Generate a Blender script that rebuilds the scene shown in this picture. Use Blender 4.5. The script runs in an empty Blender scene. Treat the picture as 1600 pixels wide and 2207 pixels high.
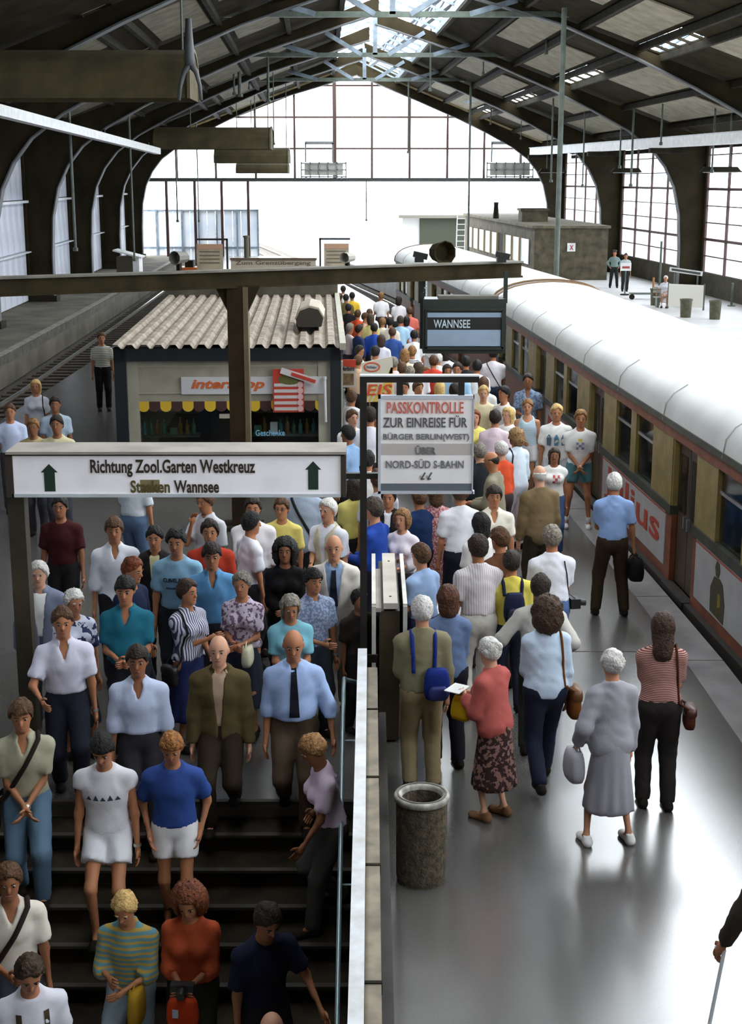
import bpy, math, random
import numpy as np
from mathutils import Vector, Matrix
random.seed(7)
rng = np.random.default_rng(7)
R = math.radians

# ------------------------------------------------------------------ camera, sky, exposure
FPX, CXP, CYP, CAMH, PITCH = 3000.0, 800.0, 1103.5, 5.1, R(13.4)
scene = bpy.context.scene
col = scene.collection
cam_data = bpy.data.cameras.new('camera')
cam = bpy.data.objects.new('camera', cam_data)
col.objects.link(cam)
cam.location = (0, 0, CAMH)
cam.rotation_euler = (math.pi / 2 - PITCH, 0, 0)
cam_data.sensor_fit = 'HORIZONTAL'
cam_data.sensor_width = 36.0
cam_data.lens = 36.0 * FPX / 1600.0
cam_data.clip_end = 1000
scene.camera = cam

world = bpy.data.worlds.new('overcast_sky')
scene.world = world
world.use_nodes = True
wn = world.node_tree.nodes
wn['Background'].inputs[0].default_value = (0.90, 0.96, 1.0, 1)
wn['Background'].inputs[1].default_value = 8.0
scene.view_settings.view_transform = 'Standard'
scene.view_settings.look = 'None'
scene.view_settings.gamma = 1.0
scene.view_settings.use_curve_mapping = False
scene.view_settings.exposure = 0.2
cy = scene.cycles
cy.max_bounces = 6
cy.diffuse_bounces = 4
cy.glossy_bounces = 3
cy.transmission_bounces = 4
cy.transparent_max_bounces = 12
cy.caustics_reflective = False
cy.caustics_refractive = False
cy.sample_clamp_indirect = 8.0
cy.use_denoising = True

# ------------------------------------------------------------------ projection helpers (photo pixel -> point in the place)
_c, _s = math.cos(PITCH), math.sin(PITCH)
def ray(px, py):
    a = (px - CXP) / FPX; b = -(py - CYP) / FPX
    return (a, _c + b * _s, -_s + b * _c)
def at(px, py, Y):
    r = ray(px, py); t = Y / r[1]
    return Vector((r[0] * t, Y, CAMH + r[2] * t))
def atz(px, py, z=0.0):
    r = ray(px, py); t = (z - CAMH) / r[2]
    return Vector((r[0] * t, r[1] * t, z))
def project(p):
    z = p[2] - CAMH
    d = p[1] * _c - z * _s; u = p[1] * _s + z * _c
    return CXP + FPX * p[0] / d, CYP - FPX * u / d

# ------------------------------------------------------------------ materials
_mats = {}
def srgb(r, g, b):
    f = lambda v: (v / 255.0) / 12.92 if v <= 10 else (((v / 255.0) + 0.055) / 1.055) ** 2.4
    return (f(r), f(g), f(b))
def mat(name, color, rough=0.7, metal=0.0, var=0.0, vscale=3.0, bump=0.0, bscale=40.0, spec=0.5, color2=None, coat=0.0):
    key = name
    if key in _mats: return _mats[key]
    m = bpy.data.materials.new(name); m.use_nodes = True
    nt = m.node_tree; b = nt.nodes['Principled BSDF']
    b.inputs['Base Color'].default_value = (*color, 1)
    b.inputs['Roughness'].default_value = rough
    b.inputs['Metallic'].default_value = metal
    b.inputs['Specular IOR Level'].default_value = spec
    if coat: b.inputs['Coat Weight'].default_value = coat
    if var > 0 or color2:
        tc = nt.nodes.new('ShaderNodeTexCoord')
        nz = nt.nodes.new('ShaderNodeTexNoise'); nz.inputs['Scale'].default_value = vscale; nz.inputs['Detail'].default_value = 6
        rp = nt.nodes.new('ShaderNodeValToRGB')
        c2 = color2 if color2 else tuple(max(0, v * (1 - var)) for v in color)
        c1 = color if color2 else tuple(min(1, v * (1 + var)) for v in color)
        rp.color_ramp.elements[0].position = 0.35; rp.color_ramp.elements[1].position = 0.65
        rp.color_ramp.elements[0].color = (*c2, 1); rp.color_ramp.elements[1].color = (*c1, 1)
        nt.links.new(tc.outputs['Object'], nz.inputs['Vector'])
        nt.links.new(nz.outputs['Fac'], rp.inputs['Fac'])
        nt.links.new(rp.outputs['Color'], b.inputs['Base Color'])
    if bump > 0:
        tc2 = nt.nodes.new('ShaderNodeTexCoord')
        n2 = nt.nodes.new('ShaderNodeTexNoise'); n2.inputs['Scale'].default_value = bscale; n2.inputs['Detail'].default_value = 4
        bp = nt.nodes.new('ShaderNodeBump'); bp.inputs['Strength'].default_value = bump; bp.inputs['Distance'].default_value = 0.02
        nt.links.new(tc2.outputs['Object'], n2.inputs['Vector'])
        nt.links.new(n2.outputs['Fac'], bp.inputs['Height'])
        nt.links.new(bp.outputs['Normal'], b.inputs['Normal'])
    _mats[key] = m
    return m
def glass(name, tint=(0.95, 0.97, 1.0), gloss=0.08):
    if name in _mats: return _mats[name]
    m = bpy.data.materials.new(name); m.use_nodes = True
    nt = m.node_tree; nt.nodes.remove(nt.nodes['Principled BSDF'])
    out = nt.nodes['Material Output']
    t = nt.nodes.new('ShaderNodeBsdfTransparent'); t.inputs[0].default_value = (*tint, 1)
    g = nt.nodes.new('ShaderNodeBsdfGlossy'); g.inputs['Roughness'].default_value = 0.05
    fr = nt.nodes.new('ShaderNodeLayerWeight'); fr.inputs[0].default_value = 0.25
    mu = nt.nodes.new('ShaderNodeMath'); mu.operation = 'MULTIPLY_ADD'; mu.inputs[1].default_value = 0.5; mu.inputs[2].default_value = gloss * 0.5
    mx = nt.nodes.new('ShaderNodeMixShader')
    nt.links.new(fr.outputs['Fresnel'], mu.inputs[0])
    nt.links.new(mu.outputs[0], mx.inputs[0]); nt.links.new(t.outputs[0], mx.inputs[1]); nt.links.new(g.outputs[0], mx.inputs[2])
    nt.links.new(mx.outputs[0], out.inputs['Surface'])
    _mats[name] = m
    return m

STEEL_DARK = mat('dark_painted_steel', (0.020, 0.016, 0.009), 0.8, var=0.4, vscale=2, spec=0.15)
STEEL_BLUE = mat('blue_grey_painted_steel', (0.16, 0.20, 0.24), 0.55, var=0.25, vscale=3)
STEEL_GREEN = mat('green_grey_painted_steel', (0.08, 0.10, 0.08), 0.55, var=0.25, vscale=3)
FRAME_WEB = mat('frame_web_paint', (0.026, 0.020, 0.010), 0.85, var=0.3, vscale=1, spec=0.12)
FLANGE = mat('frame_flange_paint', (0.10, 0.105, 0.11), 0.6, var=0.2, vscale=2)
WHITE_PAINT = mat('white_paint', (0.78, 0.78, 0.76), 0.5, var=0.08, vscale=4)
GUTTER = mat('pale_gutter_paint', (0.60, 0.63, 0.66), 0.5, var=0.12, vscale=3)
BLACK = mat('black_paint', (0.012, 0.011, 0.010), 0.5)
ROOF_DARK = mat('dark_roof_boards', (0.026, 0.020, 0.009), 0.9, var=0.35, vscale=1.5, spec=0.1)
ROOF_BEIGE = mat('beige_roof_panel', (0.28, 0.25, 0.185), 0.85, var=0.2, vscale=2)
GLASS = glass('window_glass')
CONCRETE = mat('concrete', (0.22, 0.20, 0.17), 0.85, var=0.3, vscale=3, bump=0.25, bscale=25)
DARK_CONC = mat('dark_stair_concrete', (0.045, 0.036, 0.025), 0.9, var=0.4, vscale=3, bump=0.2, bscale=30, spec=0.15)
GRAVEL = mat('track_ballast', (0.055, 0.045, 0.032), 0.95, var=0.6, vscale=9, bump=1.0, bscale=30)
RUST_DARK = mat('brown_rail_side', (0.08, 0.05, 0.03), 0.7, var=0.3)
RAILTOP = mat('polished_rail_steel', (0.55, 0.57, 0.58), 0.3, metal=0.9)
BRICKD = mat('dark_brick', (0.085, 0.070, 0.042), 0.9, var=0.35, vscale=2.5, bump=0.3, bscale=30)

# ------------------------------------------------------------------ mesh builder
def mesh_from(name, V, F):
    me = bpy.data.meshes.new(name)
    me.from_pydata([tuple(v) for v in V], [], F)
    me.update()
    return me
class MB:
    def __init__(s): s.V = []; s.F = []
    def add(s, V, F):
        o = len(s.V); s.V += [Vector(v) for v in V]; s.F += [tuple(i + o for i in f) for f in F]; return s
    def box(s, x0, x1, y0, y1, z0, z1):
        return s.add([(x0,y0,z0),(x1,y0,z0),(x1,y1,z0),(x0,y1,z0),(x0,y0,z1),(x1,y0,z1),(x1,y1,z1),(x0,y1,z1)],
                     [(0,3,2,1),(4,5,6,7),(0,1,5,4),(1,2,6,5),(2,3,7,6),(3,0,4,7)])
    def bar(s, a, b, w, h, up=(0, 0, 1)):
        a = Vector(a); b = Vector(b); d = (b - a).normalized(); u = Vector(up)
        if abs(d.dot(u)) > 0.98: u = Vector((0, 1, 0))
        sd = d.cross(u).normalized(); u = sd.cross(d).normalized()
        V = []
        for p in (a, b):
            for i, j in ((-1,-1),(1,-1),(1,1),(-1,1)): V.append(p + sd * (i * w / 2) + u * (j * h / 2))
        return s.add(V, [(0,3,2,1),(4,5,6,7),(0,1,5,4),(1,2,6,5),(2,3,7,6),(3,0,4,7)])
    def tube(s, pts, r, n=8, cap=True):
        pts = [Vector(p) for p in pts]; o = len(s.V); m = len(pts)
        rr = r if isinstance(r, (list, tuple)) else [r] * m
        ref = None
        for i, p in enumerate(pts):
            d = (pts[min(i + 1, m - 1)] - pts[max(i - 1, 0)])
            d = d.normalized() if d.length > 1e-9 else Vector((0, 0, 1))
            if ref is None:
                ref = Vector((0, 0, 1)) if abs(d.z) < 0.9 else Vector((1, 0, 0))
            sd = d.cross(ref)
            if sd.length < 1e-6: sd = d.cross(Vector((0, 1, 0)))
            sd.normalize(); up = sd.cross(d).normalized(); ref = up
            for k in range(n):
                a = 2 * math.pi * k / n
                s.V.append(p + sd * (math.cos(a) * rr[i]) + up * (math.sin(a) * rr[i]))
        for i in range(m - 1):
            for k in range(n):
                k2 = (k + 1) % n
                s.F.append((o + i*n + k, o + (i+1)*n + k, o + (i+1)*n + k2, o + i*n + k2))
        if cap:
            s.F.append(tuple(o + k for k in range(n))); s.F.append(tuple(o + (m-1)*n + k for k in reversed(range(n))))
        return s
    def lathe(s, prof, n=24, c=(0, 0, 0), sx=1.0, sy=1.0):
        o = len(s.V); m = len(prof)
        for (r, z) in prof:
            for k in range(n):
                a = 2 * math.pi * k / n
                s.V.append(Vector((c[0] + r * math.cos(a) * sx, c[1] + r * math.sin(a) * sy, c[2] + z)))
        for i in range(m - 1):
            for k in range(n):
                k2 = (k + 1) % n
                s.F.append((o + i*n + k, o + i*n + k2, o + (i+1)*n + k2, o + (i+1)*n + k))
        return s
    def prism(s, poly, f, d):          # poly: 2-D outline, f(u, v) -> Vector, d: extrusion vector
        n = len(poly); o = len(s.V); d = Vector(d)
        P = [Vector(f(u, v)) for u, v in poly]
        s.V += P + [p + d for p in P]
        s.F.append(tuple(o + i for i in range(n))); s.F.append(tuple(o + n + i for i in reversed(range(n))))
        for i in range(n):
            j = (i + 1) % n
            s.F.append((o + i, o + n + i, o + n + j, o + j))
        return s
    def build(s, name, m, parent=None, world=True, smooth=False):
        V = s.V
        if parent is None:
            a = np.array([tuple(v) for v in V]); lo = a.min(0); hi = a.max(0)
            org = Vector(((lo[0] + hi[0]) / 2, (lo[1] + hi[1]) / 2, lo[2]))
        elif world:
            org = Vector((0, 0, 0)); p = parent
            while p is not None: org = org + Vector(p.location); p = p.parent
        else: org = Vector((0, 0, 0))
        me = mesh_from(name, [v - org for v in V], s.F)
        import bmesh
        bm = bmesh.new(); bm.from_mesh(me); bmesh.ops.recalc_face_normals(bm, faces=bm.faces); bm.to_mesh(me); bm.free()
        me.materials.append(m)
        if smooth:
            me.polygons.foreach_set('use_smooth', [True] * len(me.polygons))
        o = bpy.data.objects.new(name, me); col.objects.link(o)
        if parent is None: o.location = org
        else: o.parent = parent
        return o
def tag(o, label=None, cat=None, group=None, kind=None):
    if label: o['label'] = label
    if cat: o['category'] = cat
    if group: o['group'] = group
    if kind: o['kind'] = kind
    return o
def thing(name, label, cat, loc=(0, 0, 0), rz=0.0, group=None, kind=None):
    o = bpy.data.objects.new(name, None); col.objects.link(o)
    o.empty_display_size = 0.2
    o.location = loc; o.rotation_euler = (0, 0, rz)
    return tag(o, label, cat, group, kind)
def struct(o, label=None): o['kind'] = 'structure'; return tag(o, label)
def inst(name, me, parent, loc=(0, 0, 0), rot=(0, 0, 0), scale=(1, 1, 1)):
    o = bpy.data.objects.new(name, me); col.objects.link(o); o.parent = parent
    o.location = loc; o.rotation_euler = rot; o.scale = scale
    return o
_unit = {}
def unit_box(m):
    if m.name not in _unit:
        b = MB().box(-0.5, 0.5, -0.5, 0.5, -0.5, 0.5)
        me = mesh_from('unit_box', b.V, b.F); me.materials.append(m); _unit[m.name] = me
    return _unit[m.name]
def text_mesh(txt, size=1.0, shear=0.0, extrude=0.004, sx=1.0, spacing=1.0, bold=0.012):
    cu = bpy.data.curves.new('lettering', 'FONT'); cu.body = txt; cu.size = size; cu.extrude = extrude
    cu.align_x = 'LEFT'; cu.align_y = 'BOTTOM_BASELINE'; cu.shear = shear; cu.space_character = spacing
    cu.resolution_u = 3; cu.offset = bold
    tmp = bpy.data.objects.new('lettering_tmp', cu); col.objects.link(tmp)
    dg = bpy.context.evaluated_depsgraph_get(); dg.update()
    me = bpy.data.meshes.new_from_object(tmp.evaluated_get(dg))
    bpy.data.objects.remove(tmp); bpy.data.curves.remove(cu)
    return me
def lettering(txt, parent, x0, x1, z0, z1, y, m, shear=0.0, bold=0.0, name='lettering', rz=0.0):
    """flat print in the parent's XZ plane facing -Y, fitted to the box x0..x1, z0..z1 (cap height)"""
    me = text_mesh(txt, 1.0, shear, bold=0.012 + bold)
    n = len(me.vertices); a = np.empty(n * 3); me.vertices.foreach_get('co', a); a = a.reshape(-1, 3)
    lo = a.min(0); hi = a.max(0)
    out = np.empty_like(a)
    out[:, 0] = x0 + (a[:, 0] - lo[0]) / (hi[0] - lo[0]) * (x1 - x0)
    out[:, 2] = z0 + (a[:, 1] - lo[1]) / (hi[1] - lo[1]) * (z1 - z0)
    out[:, 1] = y - a[:, 2]
    me.vertices.foreach_set('co', out.ravel()); me.update()
    me.materials.clear(); me.materials.append(m)
    o = bpy.data.objects.new(name, me); col.objects.link(o); o.parent = parent; o.rotation_euler = (0, 0, rz)
    return o
# ------------------------------------------------------------------ the setting: platforms, stairs, tracks
def lerp_poly(pts, y):
    if y <= pts[0][0]: return pts[0][1]
    for (a, b), (c, d) in zip(pts, pts[1:]):
        if y <= c: return b + (d - b) * (y - a) / (c - a)
    (a, b), (c, d) = pts[-2:]
    return d + (d - b) * (y - c) / (c - a)
EDGE = [(-14, 3.90), (10, 3.90), (14, 3.86), (18, 3.70), (33, 2.90), (35, 2.76), (54.5, 0.76), (61, 0.12), (72, -1.5), (98, -6.0), (140, -14), (200, -28)]
LEDGE = [(-14, -8.1), (40, -8.1), (56, -8.6), (70, -9.1), (98, -10.2), (140, -12.6), (200, -22)]
def ER(y): return lerp_poly(EDGE, y)
def EL(y): return lerp_poly(LEDGE, y)
def WL(y): return -14.4 - 0.05 * (y - 54.3)
def WR(y): return 15.64 - 0.07 * (y - 59.0)
def RX(y): return -0.93 + 0.035 * (97 - y)
EAVE, RIDGE, Y0, Y1 = 6.95, 12.6, -16.0, 98.0
STX0, STX1, STY = -3.30, -0.10, 10.9        # stairwell: left, right, top nosing
TREAD, RISE, NSTEP = 0.30, 0.16, 18

ASPHALT = mat('worn_glossy_asphalt', (0.085, 0.080, 0.074), 0.25, var=0.10, vscale=0.9, spec=0.8)
def asphalt_fix():
    nt = ASPHALT.node_tree; b = nt.nodes['Principled BSDF']
    b.inputs['IOR'].default_value = 2.2
    tc = nt.nodes.new('ShaderNodeTexCoord'); n = nt.nodes.new('ShaderNodeTexNoise'); n.inputs['Scale'].default_value = 0.8; n.inputs['Detail'].default_value = 5
    rp = nt.nodes.new('ShaderNodeMapRange'); rp.inputs['To Min'].default_value = 0.21; rp.inputs['To Max'].default_value = 0.30
    nt.links.new(tc.outputs['Object'], n.inputs['Vector']); nt.links.new(n.outputs['Fac'], rp.inputs['Value']); nt.links.new(rp.outputs['Result'], b.inputs['Roughness'])
asphalt_fix()
KERB = mat('pale_edge_stone', (0.30, 0.29, 0.29), 0.35, var=0.2, vscale=2.5, bump=0.08, bscale=50)

def strip(mb, xa, xb, ya, yb, zt, zb, n):
    ys = [ya + (yb - ya) * i / n for i in range(n + 1)]
    for a, b in zip(ys, ys[1:]):
        mb.add([(xa(a), a, zb), (xb(a), a, zb), (xb(b), b, zb), (xa(b), b, zb), (xa(a), a, zt), (xb(a), a, zt), (xb(b), b, zt), (xa(b), b, zt)],
               [(0,3,2,1),(4,5,6,7),(0,1,5,4),(1,2,6,5),(2,3,7,6),(3,0,4,7)])
KW = 0.42
mb = MB()
strip(mb, lambda y: STX1 + 0.10, lambda y: ER(y) - KW, -14, STY, 0, -0.95, 8)
strip(mb, lambda y: EL(y), lambda y: STX0 - 0.10, -14, STY, 0, -0.95, 8)
strip(mb, lambda y: EL(y), lambda y: ER(y) - KW, STY, 98, 0, -0.95, 44)
floor = struct(mb.build('floor', ASPHALT), 'dark glossy asphalt of the station platform')
y = 0.0
while y < 97:                                   # edge stones along the train side
    L = 2.4; g = 0.012
    mb = MB(); a, b = y + g, min(y + L - g, 98)
    mb.add([(ER(a) - KW, a, -0.95), (ER(a), a, -0.95), (ER(b), b, -0.95), (ER(b) - KW, b, -0.95), (ER(a) - KW, a, 0.006), (ER(a), a, 0.006), (ER(b), b, 0.006), (ER(b) - KW, b, 0.006)],
           [(0,3,2,1),(4,5,6,7),(0,1,5,4),(1,2,6,5),(2,3,7,6),(3,0,4,7)])
    mb.build('edge_stone', KERB, floor)
    y += L
mb = MB(); mb.box(1.9, 3.36, 14.70, 14.715, 0.0, 0.003)
mb.build('floor_joint', mat('brown_floor_joint', (0.06, 0.035, 0.025), 0.7), floor)
# far platform beyond the train, dim platform along the left wall
mb = MB(); strip(mb, lambda y: ER(y) + 3.15, lambda y: WR(y) + 0.3, -14, 99, 0, -0.95, 36)
FARP = mat('bright_worn_platform', (0.66, 0.64, 0.62), 0.5, var=0.12, vscale=0.6)
struct(mb.build('floor_far_platform', FARP), 'pale far platform beyond the train')
LEFTP = mat('dirty_brown_platform', (0.10, 0.085, 0.06), 0.9, var=0.4, vscale=0.8, bump=0.3, bscale=15)
mb = MB(); strip(mb, lambda y: WL(y) - 0.3, lambda y: EL(y) - 2.85, -14, 99, 0, -0.95, 24)
struct(mb.build('floor_left_platform', LEFTP), 'dirty brown disused platform along the left wall')
mb = MB(); strip(mb, lambda y: EL(y) - 3.1, lambda y: EL(y) - 2.85, -14, 99, 0.02, -0.3, 24)
struct(mb.build('trim_left_platform_edge', CONCRETE), 'grey kerb of the disused left platform')
# ground and ballast
mb = MB(); mb.box(-90, 90, -40, 330, -1.45, -1.20)
struct(mb.build('ground', mat('pale_outdoor_ground', (0.50, 0.50, 0.50), 0.9, var=0.1, vscale=0.3)), 'pale ground around the hall')
mb = MB(); strip(mb, lambda y: ER(y) - 0.1, lambda y: ER(y) + 3.3, -14, 200, -1.02, -1.3, 30)
struct(mb.build('floor_track_bed', GRAVEL), 'ballast bed of the track under the train')
mb = MB(); strip(mb, lambda y: EL(y) - 2.95, lambda y: EL(y) + 0.1, -14, 200, -1.02, -1.3, 30)
struct(mb.build('floor_left_track_bed', GRAVEL), 'ballast bed of the empty left track')
def track(center, ya, yb, label):
    t = thing('railway_track', label, 'track', (center(ya), ya, -1.02))
    n = int((yb - ya) / 4)
    for sgn in (-1, 1):
        for part, w, z0, z1, m in (('rail', 0.07, 0.08, 0.14, RAILTOP), ('rail_foot', 0.13, 0.04, 0.08, RUST_DARK)):
            mb = MB(); strip(mb, lambda y: center(y) + sgn * 0.72 - w / 2, lambda y: center(y) + sgn * 0.72 + w / 2, ya, yb, -1.02 + z1, -1.02 + z0, n)
            mb.build(part, m, t)
    SL = mat('oily_timber_sleeper', (0.045, 0.033, 0.022), 0.9, var=0.3)
    y = ya
    while y < min(yb, 110):
        inst('sleeper', unit_box(SL), t, (center(y) - center(ya), y - ya, 0.01), scale=(2.4, 0.24, 0.08))
        y += 0.72
track(lambda y: EL(y) - 1.42, 20, 150, 'empty rusty track between the kiosk platform and the left wall')
track(lambda y: ER(y) + 1.55, 55, 190, 'shiny track curving out of the hall past the crowd')
track(lambda y: ER(y) + 10.5, 100, 200, 'pale track outside behind the dark green shed')
# stairs down towards the viewer
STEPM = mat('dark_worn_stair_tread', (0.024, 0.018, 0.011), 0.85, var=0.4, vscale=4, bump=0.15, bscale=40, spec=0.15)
stairs = thing('stairs', 'wide dark stairs going down from the platform under the crowd', 'stairs', ((STX0 + STX1) / 2, STY, -RISE * NSTEP - 0.4), kind='structure')
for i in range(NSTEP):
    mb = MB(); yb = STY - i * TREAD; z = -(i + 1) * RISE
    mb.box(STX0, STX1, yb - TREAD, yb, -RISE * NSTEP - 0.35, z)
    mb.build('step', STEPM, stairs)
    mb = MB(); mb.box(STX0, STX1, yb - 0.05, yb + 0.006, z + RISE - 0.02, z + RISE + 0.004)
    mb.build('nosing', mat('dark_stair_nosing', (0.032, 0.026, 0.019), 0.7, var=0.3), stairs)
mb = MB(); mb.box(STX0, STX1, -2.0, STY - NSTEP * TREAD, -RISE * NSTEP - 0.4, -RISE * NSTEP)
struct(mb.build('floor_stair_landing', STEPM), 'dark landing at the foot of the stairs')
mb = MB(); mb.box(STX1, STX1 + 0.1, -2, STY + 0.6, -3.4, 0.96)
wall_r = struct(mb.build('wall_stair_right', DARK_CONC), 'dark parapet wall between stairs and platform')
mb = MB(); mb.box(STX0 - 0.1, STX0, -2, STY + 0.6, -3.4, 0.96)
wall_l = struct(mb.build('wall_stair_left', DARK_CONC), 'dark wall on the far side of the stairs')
# parapet caps
par = thing('parapet_rail', 'long white topped parapet rail dividing stairs from platform', 'railing', (-0.05, 8.5, 0.0))
CAPW = mat('chipped_white_rail_paint', (0.72, 0.74, 0.78), 0.4, color2=(0.50, 0.50, 0.48), vscale=5)
TAN = mat('tan_wood_rail', (0.20, 0.165, 0.115), 0.6, var=0.3, vscale=6)
mb = MB(); mb.box(-0.115, -0.035, 2.0, STY + 0.72, 1.03, 1.10); mb.build('cap_rail', CAPW, par)
mb = MB(); mb.box(-0.033, 0.055, 2.0, STY + 0.55, 0.93, 0.985); mb.build('side_rail', TAN, par)
mb = MB(); mb.box(0.0, 0.13, 2.0, STY + 0.6, 0.0, 0.55); mb.build('plinth', mat('dark_plinth', (0.035, 0.03, 0.025), 0.7, var=0.3), par)
for yy in (3.2, 4.6, 6.0, 7.3, 8.6, 9.9, 11.2):
    mb = MB(); mb.box(-0.09, -0.05, yy - 0.02, yy + 0.02, 0.93, 1.04); mb.build('stanchion', STEEL_DARK, par)
    mb = MB(); mb.box(-0.034, 0.060, yy + 0.55, yy + 0.575, 0.92, 0.992); mb.build('bracket', STEEL_DARK, par)
par2 = thing('parapet_rail', 'white topped parapet rail on the far left side of the stairs', 'railing', (STX0 - 0.05, 8.5, 0.0))
mb = MB(); mb.box(STX0 - 0.12, STX0 + 0.02, 2.0, STY + 0.72, 0.965, 1.08); mb.build('cap_rail', CAPW, par2)
mb = MB(); mb.box(STX0 - 0.14, STX0 - 0.1, 2.0, STY + 0.65, 0.0, 0.5); mb.build('plinth', STEEL_DARK, par2)
hr = thing('handrail', 'thin pale steel handrail running down beside the stairs', 'handrail', (STX1 - 0.14, STY, 0.0))
PIPE = mat('pale_teal_steel_pipe', (0.32, 0.42, 0.44), 0.35, metal=0.5)
xr = STX1 - 0.13
pts = [(STX1, STY + 0.50, 0.86), (xr + 0.02, STY + 0.47, 0.90), (xr, STY + 0.42, 0.93), (xr, STY + 0.2, 0.93), (xr, STY - 0.05, 0.86)]
for i in range(1, 18): pts.append((xr, STY - 0.05 - i * TREAD, 0.86 - i * RISE))
MB().tube(pts, 0.019, 8).build('rail_pipe', PIPE, hr, smooth=True)
for i in range(0, 17, 4):
    MB().tube([(STX1, STY - 0.3 - i * TREAD, 0.66 - i * RISE), (xr, STY - 0.3 - i * TREAD, 0.66 - i * RISE), (xr, STY - 0.3 - i * TREAD, 0.73 - i * RISE)], 0.008, 6).build('bracket', PIPE, hr)
def ground(x, y):
    if STX0 - 0.05 < x < STX1 + 0.05 and y < STY:
        k = math.ceil((STY - y) / TREAD - 1e-9)
        return -min(k, NSTEP) * RISE
    return 0.0

# ------------------------------------------------------------------ hall: right glass wall, left boarded wall, gable, roof
FR_R = [96.5, 80.8, 65.2, 49.6, 34.0, 18.4, 2.8, -12.8]
ROOF_R = [96.5, 80.8, 65.2, 49.6, 37.5, 18.4, 2.8, -12.8]
FR_L = [96.0, 84.0, 72.5, 61.0, 49.5, 38.0, 26.5, 15.0, 3.5, -8.0]
INNER = [(0.0, 1.0), (2.0, 1.02), (3.6, 1.12), (4.8, 1.4), (5.7, 1.85), (6.5, 2.5), (7.3, 3.6), (8.15, 5.2), (9.1, 7.2), (10.2, 9.8)]
def half_frame(y, side, idx):
    W = WR(y) if side > 0 else WL(y); rx = RX(y); span = abs(rx - W); sl = (RIDGE - EAVE) / span
    label = ('curved steel portal column and rafter on the glazed side, ' if side > 0 else 'curved dark steel portal column and rafter on the boarded side, ') + idx
    t = thing('portal_frame', label, 'steel frame', (W, y, 0.0))
    inner = [(z, W - side * o) for z, o in INNER if o < span - 1.0] + [(RIDGE - 0.75, rx)]
    outer = []
    for k, (z, x) in enumerate(inner):
        if k <= 3: outer.append((min(z * 1.45, EAVE), W))
        else:
            u = abs(x - W); outer.append((EAVE + sl * u - 0.10 if k > 4 else EAVE, W if k == 4 else x))
    def web(th, m, nm):
        mb = MB()
        for k in range(len(inner) - 1):
            P = [(inner[k][1], inner[k][0]), (outer[k][1], outer[k][0]), (outer[k+1][1], outer[k+1][0]), (inner[k+1][1], inner[k+1][0])]
            mb.prism(P, lambda u, v: (u, y - th / 2, v), (0, th, 0))
        return mb.build(nm, m, t)
    web(0.12, FRAME_WEB, 'web')
    mb = MB()
    for k in range(len(inner) - 1):
        mb.bar((inner[k][1], y, inner[k][0]), (inner[k+1][1], y, inner[k+1][0]), 0.42, 0.05, up=(0, 0, 1) if k > 5 else (1, 0, 0))
    mb.build('inner_flange', FLANGE, t)
    mb = MB(); mb.box(min(W, W + side * 0.12), max(W, W + side * 0.12), y - 0.3, y + 0.3, 0, EAVE); mb.build('outer_flange', FRAME_WEB, t)
    mb = MB(); mb.box(W - side * 0.5 - 0.65, W - side * 0.5 + 0.65, y - 0.35, y + 0.35, 0, 0.25); mb.build('base_plate', STEEL_DARK, t)
ORD = ['nearest the gable', 'second from the gable', 'third from the gable', 'fourth from the gable', 'fifth from the gable', 'sixth from the gable', 'seventh from the gable', 'eighth from the gable', 'ninth from the gable', 'tenth from the gable']
for k, y in enumerate(FR_R): half_frame(y, 1, ORD[k])
for k, y in enumerate(FR_L): half_frame(y, -1, ORD[k])

# right wall: dark parapet and glazing bars with panes
mb = MB(); strip(mb, lambda y: WR(y), lambda y: WR(y) + 0.25, Y0, 98, 1.0, -0.3, 8)
PARA = mat('dark_sooty_parapet', (0.055, 0.048, 0.030), 0.9, var=0.3, vscale=1.5)
struct(mb.build('wall_right', PARA), 'dark sooty parapet under the glazed side')
BAR = mat('thin_dark_glazing_bar', (0.09, 0.05, 0.04), 0.7)
def glazed_bay(y0, y1, n, detailed):
    w = thing('window_%d' % n, None, None, (WR((y0 + y1) / 2), (y0 + y1) / 2, 1.0), kind='structure')
    w['label'] = 'tall glazed bay of the far side'
    cols = 5; rows = 8
    ys = [y0 + 0.25 + (y1 - y0 - 0.5) * i / cols for i in range(cols + 1)]
    zs = [1.0 + (EAVE - 1.0) * j / rows for j in range(rows + 1)]
    for i, yy in enumerate(ys):
        mb = MB(); mb.box(WR(yy) + 0.04, WR(yy) + 0.14, yy - 0.075, yy + 0.075, 1.0, EAVE); mb.build('mullion', BAR, w)
    for j, zz in enumerate(zs):
        th = 0.06 if j in (2, 5) else 0.026
        mb = MB(); mb.bar((WR(y0) + 0.09, y0, zz), (WR(y1) + 0.09, y1, zz), 0.05, th * 2); mb.build('transom', BAR, w)
    if detailed:
        for i in range(cols):
            for j in range(rows):
                ym = (ys[i] + ys[i+1]) / 2; zm = (zs[j] + zs[j+1]) / 2
                o = inst('pane', unit_box(GLASS), w, (WR(ym) + 0.09 - w.location.x, ym - w.location.y, zm - 1.0), (0, 0, math.atan(0.07)), (0.012, ys[1] - ys[0] - 0.10, zs[1] - zs[0] - 0.04))
    else:
        for i in range(cols):
            ym = (ys[i] + ys[i+1]) / 2
            inst('pane', unit_box(GLASS), w, (WR(ym) + 0.09 - w.location.x, ym - w.location.y, (EAVE - 1) / 2), (0, 0, math.atan(0.07)), (0.012, ys[1] - ys[0] - 0.10, EAVE - 1.0))
for k in range(len(FR_R) - 1): glazed_bay(FR_R[k+1], FR_R[k], k + 1, FR_R[k+1] > 40)
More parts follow.
